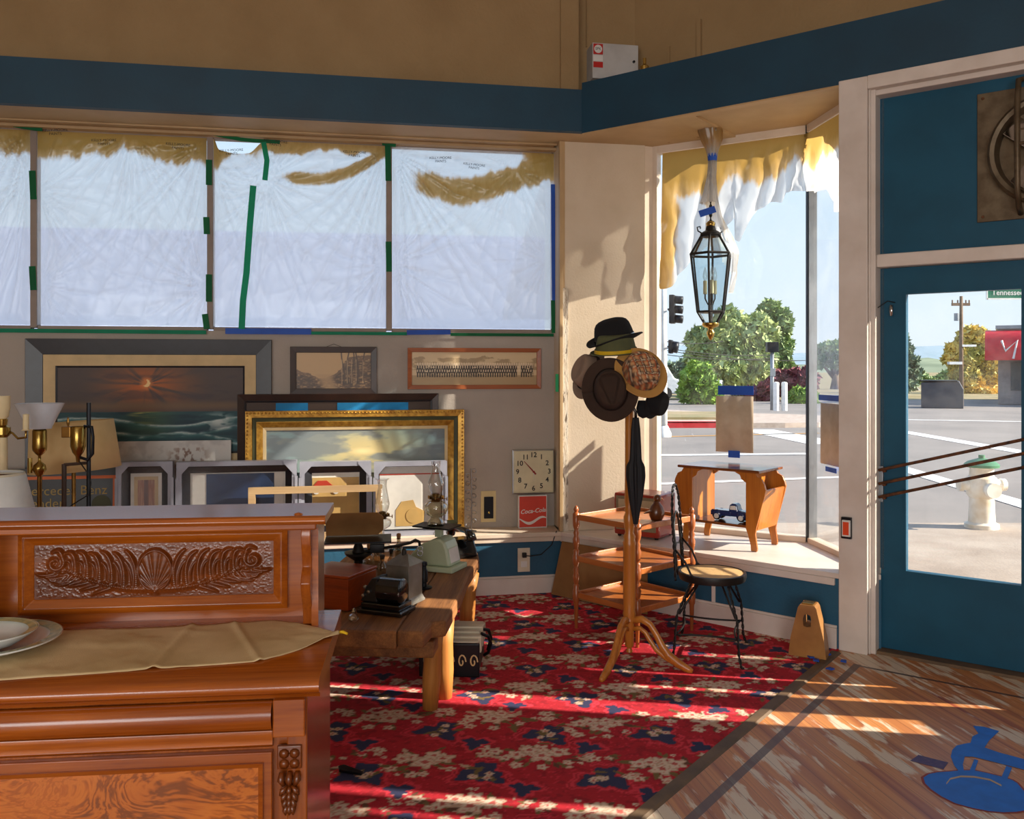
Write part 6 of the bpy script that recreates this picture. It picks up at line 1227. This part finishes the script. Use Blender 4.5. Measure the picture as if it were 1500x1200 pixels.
m = MB(); m.tube([(0, 0, .03), (0, 0, Zp(590, 4.5))], .011, 8); base(m, .14); m.build('pole', 'black_metal', t)
m = MB(); xs = (120-130)*k; m.lathe([(.03, 0), (.036, -.012), (.036, -.10), (.026, -.13), (.012, -.15), (.008, -.18)], (xs, -.04, Zp(624, 4.5)), 20); m.build('socket', 'brass', t, auto=50); m = MB(); m.lathe([(.004, 0), (.008, .02), (.005, .04), (0, .05)], (xs-.05, -.04, Zp(624, 4.5)), 8); m.box(xs-.075, xs-.03, -.06, -.02, Zp(640, 4.5), Zp(624, 4.5), bev=.004); m.build('switch', 'dark_brass', t)
m = MB(); m.tube([(xs+.025, -.03, Zp(624, 4.5)), (.03, -.03, Zp(625, 4.5)), (.036, -.03, Zp(640, 4.5)), (.034, -.03, Zp(664, 4.5)), (.01, -.03, Zp(673, 4.5)), (xs, -.04, Zp(668, 4.5))], .008, 8); m.build('hook', 'black_metal', t, smooth=True)
m = MB(); xp = (94-130)*k; m.tube([(xp, 0, .03), (xp, 0, Zp(680, 4.5))], .012, 8); m.tube([(xp, 0, Zp(681, 4.5)), (0, 0, Zp(678, 4.5))], .008, 8); m.build('side_post', 'leather', t)
m = MB(); m.tube([(xs, -.04, Zp(672, 4.5)), (.02, -.06, Zp(690, 4.5)), (.04, -.06, Zp(705, 4.5)), (.03, -.06, Zp(722, 4.5)), (-.06, -.06, Zp(738, 4.5)), (-.12, -.05, Zp(752, 4.5)), (-.1, 0, .2)], .003, 6); m.build('cord', 'cord_black', t, smooth=True)

# ------------------------------------------------------------------ coat stand, hats, umbrella
HS = Vector((.628, 4.75, 0)); t = thing('coat_stand', 'tall turned oak coat stand on three curved legs, hung with hats', 'coat stand', HS)
Zh = lambda py: EYE+(HOR-py)/FPX*4.75
m = MB(); m.lathe([(0, .05), (.018, .065), (.012, .085), (.024, .10), (.026, .20), (.03, .24), (.036, Zh(908)), (.032, Zh(903)), (.036, Zh(899)), (.031, Zh(893)), (.034, Zh(880)), (.033, Zh(800)), (.036, Zh(795)), (.030, Zh(791)), (.034, Zh(786)), (.022, Zh(780)), (.030, Zh(768)), (.031, Zh(757)), (.022, Zh(751)), (.028, Zh(747)), (.022, Zh(742)), (.026, Zh(735)), (.024, Zh(700)), (.022, Zh(560)), (.026, Zh(556)), (.018, Zh(552)), (.018, Zh(498)), (.024, Zh(494)), (0, Zh(486))], seg=20); m.build('post', 'oak', t, auto=50)
for a in (238, 333, 92):
    m = MB(); rz_ = Matrix.Rotation(R(a), 4, 'Z')
    m.T = rz_
    up = [(.02, 0, .235), (.07, 0, .248), (.115, 0, .225), (.15, 0, .175), (.18, 0, .12), (.215, 0, .075), (.27, 0, .04), (.325, 0, .016), (.345, 0, .012)]; lo = [(.02, 0, .19), (.06, 0, .198), (.09, 0, .178), (.115, 0, .14), (.15, 0, .095), (.2, 0, .06), (.27, 0, .03)]
    m.tube(up, [.019, .02, .018, .017, .02, .024, .024, .019, .012], 10, sq=(.8, 1)); m.tube(lo, [.013]*6+[.012], 10, sq=(.8, 1)); m.build('leg', 'oak', t, smooth=True)
for k, (a, zz_) in enumerate(((200, 560), (270, 575), (330, 545), (20, 560), (110, 540), (160, 500))):
    m = MB(); m.T = Matrix.Rotation(R(a), 4, 'Z'); z_ = Zh(zz_); m.tube([(.015, 0, z_), (.06, 0, z_+.01), (.075, 0, z_+.04)], [.008, .007, .009], 8); m.build('peg', 'oak', t, smooth=True)
def hat(name, label, c, up, fr_, crown=(.085, .10), h=.115, brim=.06, curl=.02, pinch=.03, mt='brown_felt', bt=None, band='leather', plaid=False, droop=0, bandh=.03, dome=False):
    z_ = Vector(up).normalized(); f_ = Vector(fr_); f_ = (f_-z_*f_.dot(z_)).normalized(); x_ = f_.cross(z_)
    M = Matrix.Translation(c) @ Matrix((tuple(x_), tuple(f_), tuple(z_))).transposed().to_4x4()
    t = thing(name, label, 'hat', M=M, group='hats on the coat stand')
    na, nr = 56, 22; a, s = np.meshgrid(np.linspace(0, 2*np.pi, na), np.linspace(0, 1, nr)); ca, sa = np.cos(a), np.sin(a)
    rr = np.interp(s, [0, .5, .66, .75, 1], [0, .72, .86, .93, 1.0]); zz = h*np.interp(s, [0, .5, .62, .70, .82, 1], [1.0, 1.0, .97, .90, .55, 0])
    if dome: zz = h*np.interp(s, [0, .3, .5, .62, .72, .85, 1], [1.0, .985, .93, .85, .70, .40, 0]); rr = np.interp(s, [0, .5, .62, .72, .85, 1], [0, .66, .82, .93, .985, 1.0])
    X = rr*crown[0]*ca*(1-.10*(zz/h)); Y = rr*crown[1]*sa*(1-.10*(zz/h))
    top = sst(.80, .45, s); tear = np.exp(-(X/(crown[0]*.42))**2)*top; zz = zz-pinch*tear*sst(-1, .6, -Y/crown[1]+.6)*(pinch <= .05)
    if pinch > .05: wt = crown[0]*.66*(1-.85*np.clip((Y/crown[1]+.55)/1.35, 0, 1)); zz = zz-.03*sst(1.15, .75, np.abs(X)/np.maximum(wt, .004))*sst(-.72, -.55, Y/crown[1])*top
    for s_ in (-1, 1): zz = zz-pinch*.35*np.exp(-((X-s_*crown[0]*.62)**2+(Y-crown[1]*.55)**2)/.0009)*top
    col_ = None
    if plaid:
        st_ = np.zeros(X.shape+(3,)); st_[:] = S(196, 150, 104); U, V = s*.17*np.cos(a+.5), s*.17*np.sin(a+.5)
        for fr2, wd2, ph2, cc in ((19, .48, 0, S(26, 26, 40)), (19, .12, .55, S(190, 84, 36)), (19, .07, .78, S(236, 214, 180))):
            k1 = np.mod(U*fr2+ph2, 1) < wd2; st_[k1] = np.array(cc)*.7+st_[k1]*.3; k2 = np.mod(V*fr2+ph2, 1) < wd2; st_[k2] = st_[k2]*.4+np.array(cc)*.6
        col_ = st_
    cr = gridmesh('crown', np.stack([X, Y, zz], -1), 'plaid' if plaid else mt, t, None, col_); 
    sb, a2 = np.meshgrid(np.linspace(0, 1, 8), np.linspace(0, 2*np.pi, na), indexing='ij'); R1 = crown[0]+brim*sb; R2 = crown[1]+brim*sb
    zb = curl*sb**1.6*np.abs(np.cos(a2))**1.2-droop*sb**1.5*np.abs(np.sin(a2)); o = gridmesh('brim', np.stack([R1*np.cos(a2), R2*np.sin(a2), zb], -1), bt or mt, t); md = o.modifiers.new('thick', 'SOLIDIFY'); md.thickness = .005
    if band: m = MB(); m.lathe([(1.0, .001), (1.012, .004), (.995, bandh)], seg=56); o = m.build('band', band, t, smooth=True); o.scale = (crown[0]*1.005, crown[1]*1.005, 1)
    return t
def hp_(px, py, Y): return P(px, py, Y)
hat('fedora_hat', 'black felt hat on the very top of the coat stand', hp_(901, 500, 4.72), (-.22, -.12, .95), (-.9, -.4, 0), (.098, .112), .125, .045, .03, .0, 'black_felt', band='black_gloss', dome=True)
hat('green_hat', 'olive green hat with a yellow band under the black felt hat', hp_(902, 517, 4.68), (-.06, -.16, .98), (-.9, -.4, 0), (.104, .114), .10, .024, .006, .0, 'green_felt', band='yellow_band', bandh=.024)
hat('taupe_hat', 'taupe hat half hidden at the left of the hat cluster', hp_(866, 548, 4.74), (-.80, -.35, .42), (0, -.3, -1), (.085, .10), .09, .05, .02, .01, 'taupe_felt')
hat('brown_fedora', 'large dark brown fedora facing the room, lowest of the hats', hp_(894, 571, 4.56), (-.10, -.98, .12), (.12, 0, -1), (.088, .108), .11, .058, .012, .06, 'brown_felt', band='leather')
hat('plaid_hat', 'plaid hat with a tan brim at the right of the hat cluster', hp_(938, 547, 4.56), (.10, -.86, .42), (.5, .1, -.8), (.090, .105), .12, .042, .015, .02, 'tan_felt', bt='tan_felt', band=None, plaid=True, dome=True)
hat('peaked_hat', 'black cloth cap hanging lowest at the right of the hat cluster', hp_(957, 588, 4.66), (.55, -.5, -.2), (.3, -.2, -1), (.062, .075), .07, .02, .004, .0, 'black_felt', band=None)
p = hp_(943, 598, 4.63); t = MB(); t.tube([(0, 0, .04), (.0, 0, 0), (.004, 0, -.035), (.008, 0, -.05)], [.03, .04, .034, .015], 14, sq=(1, .5)); o = t.build('black_glove', 'black_felt', smooth=True); o.location = p; tag(o, 'black knitted glove hung below the plaid hat', 'glove')
p = P(932, 606, 4.58); t = thing('umbrella', 'closed black umbrella hanging from the coat stand post', 'umbrella', (p.x, 4.60, 0)); Zu = lambda py: EYE+(HOR-py)/FPX*4.6
nz_, na = 40, 48; h_, a_ = np.meshgrid(np.linspace(0, 1, nz_), np.linspace(0, 2*np.pi, na), indexing='ij'); zz = Zu(768)+(Zu(612)-Zu(768))*h_; rad = np.interp(h_, [0, .25, .45, .55, .6, .9, 1], [.010, .030, .042, .040, .026, .020, .014])*(1+.22*np.cos(a_*8+h_*3)); gridmesh('canopy', np.stack([rad*np.cos(a_)+.012*(.5-h_)*0, rad*np.sin(a_), zz], -1), 'umbrella_black', t)
m = MB(); m.tube([(0, 0, Zu(768)), (0, 0, Zu(772))], [.008, .004], 8); m.build('tip', 'steel', t); m = MB(); m.tube([(0, 0, Zu(614)), (0, 0, Zu(604)), (-.012, .0, Zu(597)), (-.03, .01, Zu(597)), (-.036, .02, Zu(604))], .008, 8); m.build('handle', 'black_gloss', t, smooth=True)

# ------------------------------------------------------------------ three-tier stand
TT = thing('tiered_stand', 'three-tier wooden shelf stand with turned posts behind the coat stand', 'shelf stand', (.735, 5.36, 0), -49.3); hs = .245
pp = [(0, .0), (.010, .0), (.014, .14), (.016, .17)]
def post_prof():
    pr_ = [(0, .002), (.009, .002), (.015, .16), (.02, .17), (.022, .19), (.022, .235), (.016, .245), (.019, .265), (.012, .275), (.018, .295), (.022, .32), (.014, .345), (.019, .36), (.012, .375), (.02, .395), (.022, .41), (.022, .445), (.016, .455), (.02, .475), (.012, .485), (.02, .52), (.022, .545), (.014, .565), (.019, .585), (.012, .60), (.02, .625), (.022, .64), (.022, .70), (.01, .71), (.017, .725), (.008, .745), (0, .75)]
    return pr_
for sx_, sy_ in ((-1, -1), (1, -1), (1, 1), (-1, 1)): m = MB(); m.lathe(post_prof(), (sx_*hs, sy_*hs, 0), 14); m.build('post', 'cherry', TT, auto=50)
for z_ in (.205, .425, .675):
    m = MB(); m.box(-hs+.0, hs, -hs+.0, hs, z_-.008, z_+.004); m.build('shelf', 'maple_x', TT, bevel=.002)
    for k in range(4): m = MB(); m.T = Matrix.Rotation(R(90*k), 4, 'Z'); m.box(-hs+.024, hs-.024, -hs-.008, -hs+.006, z_-.012, z_+.022); m.build('shelf_rail', 'maple_x', TT, bevel=.003)
p = fl(962, 763, .68); t = thing('bird_figurine', 'small carved wooden bird on the top tier of the shelf stand', 'figurine', (p.x, p.y, .681), -150)
m = MB(); m.lathe([(0, 0), (.03, .002), (.042, .03), (.044, .055), (.034, .085), (.02, .105), (.016, .115)], seg=20, sx=1.1); m.lathe([(0, -.026), (.018, -.016), (.025, 0), (.018, .018), (0, .026)], (-.006, 0, .130), 16); m.build('body', 'bird_wood', t, smooth=True); m = MB(); m.tube([(-.028, 0, .13), (-.055, 0, .118)], [.009, .001], 8); m.build('beak', 'bird_wood', t); m = MB(); m.tube([(.03, 0, .06), (.065, 0, .055), (.095, 0, .05)], [.018, .014, .004], 8, sq=(1, .5)); m.build('tail', 'bird_wood', t)

# ------------------------------------------------------------------ twisted wire chair
CH = Vector((1.115, 4.94, 0)); t = thing('wire_chair', 'round seated cafe chair of twisted black wire by the bay', 'chair', CH, -17.5)
def twist(m, pts, r=.0042, sep=.0046, turns=26):
    pts = [Vector(p) for p in pts]; d = [0]
    for a, b_ in zip(pts, pts[1:]): d.append(d[-1]+(b_-a).length)
    n = max(12, int(d[-1]/.012)); 
    for ph in (0, math.pi):
        out = []
        for i in range(n+1):
            s_ = d[-1]*i/n; j = max(k for k in range(len(d)-1) if d[k] <= s_+1e-9); f_ = (s_-d[j])/(d[j+1]-d[j]); p = pts[j].lerp(pts[j+1], f_); dr = (pts[j+1]-pts[j]).normalized(); u_ = dr.orthogonal().normalized(); v_ = dr.cross(u_); an = s_*turns*2*math.pi/1.0*.5+ph; out.append(p+(u_*math.cos(an)+v_*math.sin(an))*sep)
        m.tube(out, r, 6)
SZ = .445
m = MB(); m.lathe([(0, SZ-.008), (.172, SZ-.008), (.172, SZ+.004), (.12, SZ+.008), (0, SZ+.006)], seg=40); tag(m.build('seat', 'cane', t, auto=40), 'pale woven seat'); m = MB(); m.lathe([(.172, SZ+.008), (.184, SZ+.006), (.186, SZ-.012), (.180, SZ-.034), (.172, SZ-.034), (.172, SZ+.008)], seg=40); m.build('seat_rim', 'black_iron', t, auto=40)
for (fx, fy) in ((-.20, -.235), (-.20, .225), (.17, -.24), (.17, .215)):
    m = MB(); l_ = math.hypot(fx, fy); ux_, uy_ = fx/l_, fy/l_; twist(m, [(ux_*.165, uy_*.165, SZ-.04), (fx*.86, fy*.86, .24), (fx*.92, fy*.92, .06), (fx, fy, .008)])
    m.tube([(fx, fy, .007), (fx*1.06, fy*1.06, .008)], .007, 6); m.tube([(ux_*.10, uy_*.10, SZ-.045), (ux_*.14, uy_*.14, SZ-.09), (fx*.80, fy*.80, .25)], .006, 6); m.build('leg', 'black_iron', t, smooth=True)
m = MB(); rr = [(-.165, -.185), (.13, -.18), (.13, .165), (-.165, .18)]; ln = [Vector((a*1.1, b_*1.1, .14)) for a, b_ in rr]
for k in range(4): a, b_ = ln[k], ln[(k+1) % 4]; mid = (a+b_)/2*.72; mid.z = .14; m.tube([a.lerp(mid, 0)+(mid-a)*q*1.0*(1)+((b_-mid)*max(0, q-.5)*0) if False else (a*(1-q)**2+mid*2*q*(1-q)+b_*q*q) for q in np.linspace(0, 1, 9)], .0055, 6)
m.build('stretcher', 'black_iron', t, smooth=True)
bx_ = -.18; m = MB(); arch = [(bx_, -.175, SZ-.02), (bx_-.01, -.18, .62), (bx_-.02, -.172, .76), (bx_-.025, -.13, .865), (bx_-.03, -.06, .915), (bx_-.03, .0, .925), (bx_-.03, .06, .915), (bx_-.025, .13, .865), (bx_-.02, .172, .76), (bx_-.01, .18, .62), (bx_, .175, SZ-.02)]; twist(m, arch); m.build('back_frame', 'black_iron', t, smooth=True)
m = MB(); m.tube([(bx_, -.11, SZ), (bx_-.01, -.12, .6), (bx_-.02, -.10, .72), (bx_-.022, -.05, .765), (bx_-.022, 0, .775), (bx_-.022, .05, .765), (bx_-.02, .10, .72), (bx_-.01, .12, .6), (bx_, .11, SZ)], .006, 6); m.tube([(bx_-.01, -.17, .62), (bx_-.015, -.10, .58), (bx_-.015, 0, .60), (bx_-.015, .10, .58), (bx_-.01, .17, .62)], .005, 6); m.build('back_hoop', 'black_iron', t, smooth=True)
for s_ in (-1, 1): m = MB(); m.tube([(bx_-.01, s_*.17, .60), (bx_+.05, s_*.172, .53), (-.10, s_*.16, .46), (-.06, s_*.165, SZ-.02)], .006, 6); m.build('back_brace', 'black_iron', t, smooth=True)

# ------------------------------------------------------------------ brown board, wedge block
a0, a1 = on(LD, 812, 850, -.1)[0], on(LD, 952, 850, -.1)[0]; m = MB(); m.T = LD @ Matrix.Translation((a0, -.135, .012)) @ Matrix.Rotation(R(-13), 4, 'X'); m.prism([(0, 0), (a1-a0, .0), (a1-a0-.05, .36), (.03, .37)], 0, .008, 'y'); tag(m.build('brown_board', 'cardboard'), 'brown fibreboard sheet leaning on the plinth at the corner', 'board')
p = fl(1185, 961); t = thing('wedge_block', 'tapered brown wooden block with a hand hole by the white pillar', 'doorstop', (p.x, p.y, .005), -30)
m = MB()
for s_ in (-1, 1): m.prism([(0, 0), (s_*.10, 0), (s_*.088, .10), (s_*.048, .27), (s_*.038, .285), (0, .285), (0, .235), (s_*.016, .23), (s_*.022, .21), (s_*.02, .17), (0, .165)], -.05, .05, 'y', M=Matrix(((1, 0, 0, 0), (0, 1, 0, 0), (0, 0, 1, 0), (0, 0, 0, 1))))
m.build('block', 'copper_wood', t); m = MB(); m.box(-.03, .03, -.036, .036, .2851, .292, bev=.002); m.build('cap', 'brass', t)
# paint flakes on the floor by the wedge
for k, (px, py, lb) in enumerate(((1188, 962, 'blue tape scrap against the wedge block'), (1212, 958, 'blue tape scrap nearest the white pillar'), (1216, 979, 'blue tape scrap on the carpet edge strip'), (1196, 967, 'blue tape scrap in front of the wedge block'), (1236, 968, 'blue tape scrap on the boards below the white pillar'))):
    q = fl(px, py+4, .0); m = MB(); rn = random.Random(k); m.prism([(-.02, -.01), (.012, -.016), (.022, .006), (-.004, .018)], 0, .007, 'z'); o = m.build('tape_scrap', 'blue_tape'); o.location = (q.x, q.y, .010 if px < 1205 else .009); o.rotation_euler = (0, 0, rn.uniform(0, 6)); tag(o, lb, 'scrap', 'tape scraps on the floor')

# ------------------------------------------------------------------ on the bay sill
t = thing('radio', 'old red table radio with a cream dial on the bay sill', 'radio', (.70, 6.11, LED), -35.2); m = MB(); m.box(0, .34, .0, .27, .012, .30, bev=.02); m.build('case', 'radio_red', t); m = MB(); m.box(.02, .32, -.006, .002, .05, .28, bev=.004); m.build('front', 'grille', t); m = MB(); m.box(.04, .30, -.009, -.006, .17, .26, bev=.002); m.build('dial', 'dial', t)
for xx in (.07, .27): m = MB(); m.lathe([(.024, 0), (.022, .022), (0, .024)], M=Matrix.Translation((xx, -.006, .10)) @ RX, seg=18); m.build('knob', 'off_white', t, auto=40)
for xx in (.03, .31):
    for yy in (.03, .24): m = MB(); m.lathe([(.012, 0), (.014, .014)], (xx, yy, 0), 10); m.build('foot', 'rubber', t)
t = thing('magazine_table', 'small wooden magazine table with side pockets on the bay sill', 'side table', (1.433, 5.843, LED), -41); LN, DP = .25, .155
m = MB(); m.box(-.29, .29, -.175, .175, .494, .512, bev=.006); m.build('top', 'mag_top', t)
m = MB(); m.box(-.205, .205, -.15, .15, .142, .158); m.build('shelf', 'mag_top', t, bevel=.002)
for s_ in (-1, 1):
    pf = [(.19, .494), (.255, .494), (.27, .47), (.30, .455), (.318, .42), (.325, .395), (.318, .36), (.262, .15), (.255, .11), (.262, .06), (.268, .02), (.265, .002), (.225, .002), (.222, .04), (.205, .10), (.19, .14)]
    for y_ in (-DP, DP-.016): m = MB(); m.prism([(s_*a, b_) for a, b_ in pf], y_, y_+.016, 'y'); m.build('side_board', 'mag_wood', t, bevel=.003)
    m = MB(); m.prism([(s_*.252, .14), (s_*.262, .138), (s_*.318, .385), (s_*.310, .39)], -DP+.016, DP-.016, 'y'); m.build('pocket_panel', 'mag_wood', t)
    m = MB(); m.box(min(s_*.19, s_*.202), max(s_*.19, s_*.202), -DP+.016, DP-.016, .158, .494); m.build('inner_panel', 'mag_wood', t); m = MB(); m.box(min(s_*.2, s_*.255), max(s_*.2, s_*.255), -DP+.016, DP-.016, .13, .142); m.build('pocket_floor', 'mag_wood', t)
    for y_ in (-DP, DP-.014): m = MB(); m.prism([(s_*.19, .494), (s_*.19, .43), (s_*.16, .45), (s_*.15, .475), (s_*.11, .494)], y_, y_+.014, 'y'); m.build('corner_bracket', 'mag_wood', t)
t = thing('toy_truck', 'dark blue toy pickup truck on the magazine table shelf', 'toy truck', (1.43, 5.80, LED+.159), -38)
m = MB(); m.box(-.125, .02, -.042, .042, .03, .062, bev=.008); m.box(-.118, .012, -.036, .036, .058, .066); m.build('bed', 'navy_truck', t); m = MB(); m.prism([(.0, .03), (.0, .07), (.006, .105), (.02, .114), (.042, .114), (.056, .104), (.064, .072), (.11, .068), (.122, .055), (.122, .03)], -.036, .036, 'y'); m.build('cab', 'navy_truck', t, bevel=.008)
m = MB(); m.prism([(.010, .075), (.013, .100), (.046, .102), (.054, .075)], -.0372, .0372, 'y'); m.build('side_window', 'white_gloss', t)
for x_ in (-.08, .088):
    for y_ in (-1, 1):
        m = MB(); m.lathe([(.0, 0), (.024, 0), (.026, .005), (.024, .013), (0, .013)], M=Matrix.Translation((x_, y_*.040+(.0065 if y_ < 0 else -.0065), .0265)) @ RX, seg=20); wh = m.build('wheel', 'rubber', t, auto=40); m = MB(); m.lathe([(.017, 0), (.016, .002), (0, .003)], M=Matrix.Translation((x_, y_*.047, .0265)) @ (RX if y_ < 0 else Matrix.Rotation(R(-90), 4, 'X')), seg=18); m.build('whitewall', 'white_gloss', wh)
        m = MB(); m.lathe([(.0, -.012), (.030, -.010), (.033, .0), (.030, .010), (0, .012)], M=Matrix.Translation((x_, y_*.036, .036)) @ RX, seg=18); m.build('fender', 'navy_truck', t, smooth=True)
m = MB(); m.box(.122, .13, -.045, .045, .026, .036, bev=.003); m.build('bumper', 'chrome', t)

p = fl(512, 1134); m = MB(); m.prism([(-.05, .03), (-.04, -.0), (.05, -.03), (.055, -.015), (-.03, .045)], 0, .012, 'z'); o = m.build('metal_strip', 'black_metal', bevel=.002); o.location = (p.x, p.y, .0065); tag(o, 'flat dark metal strip on the carpet beside the sideboard', 'metal strip')
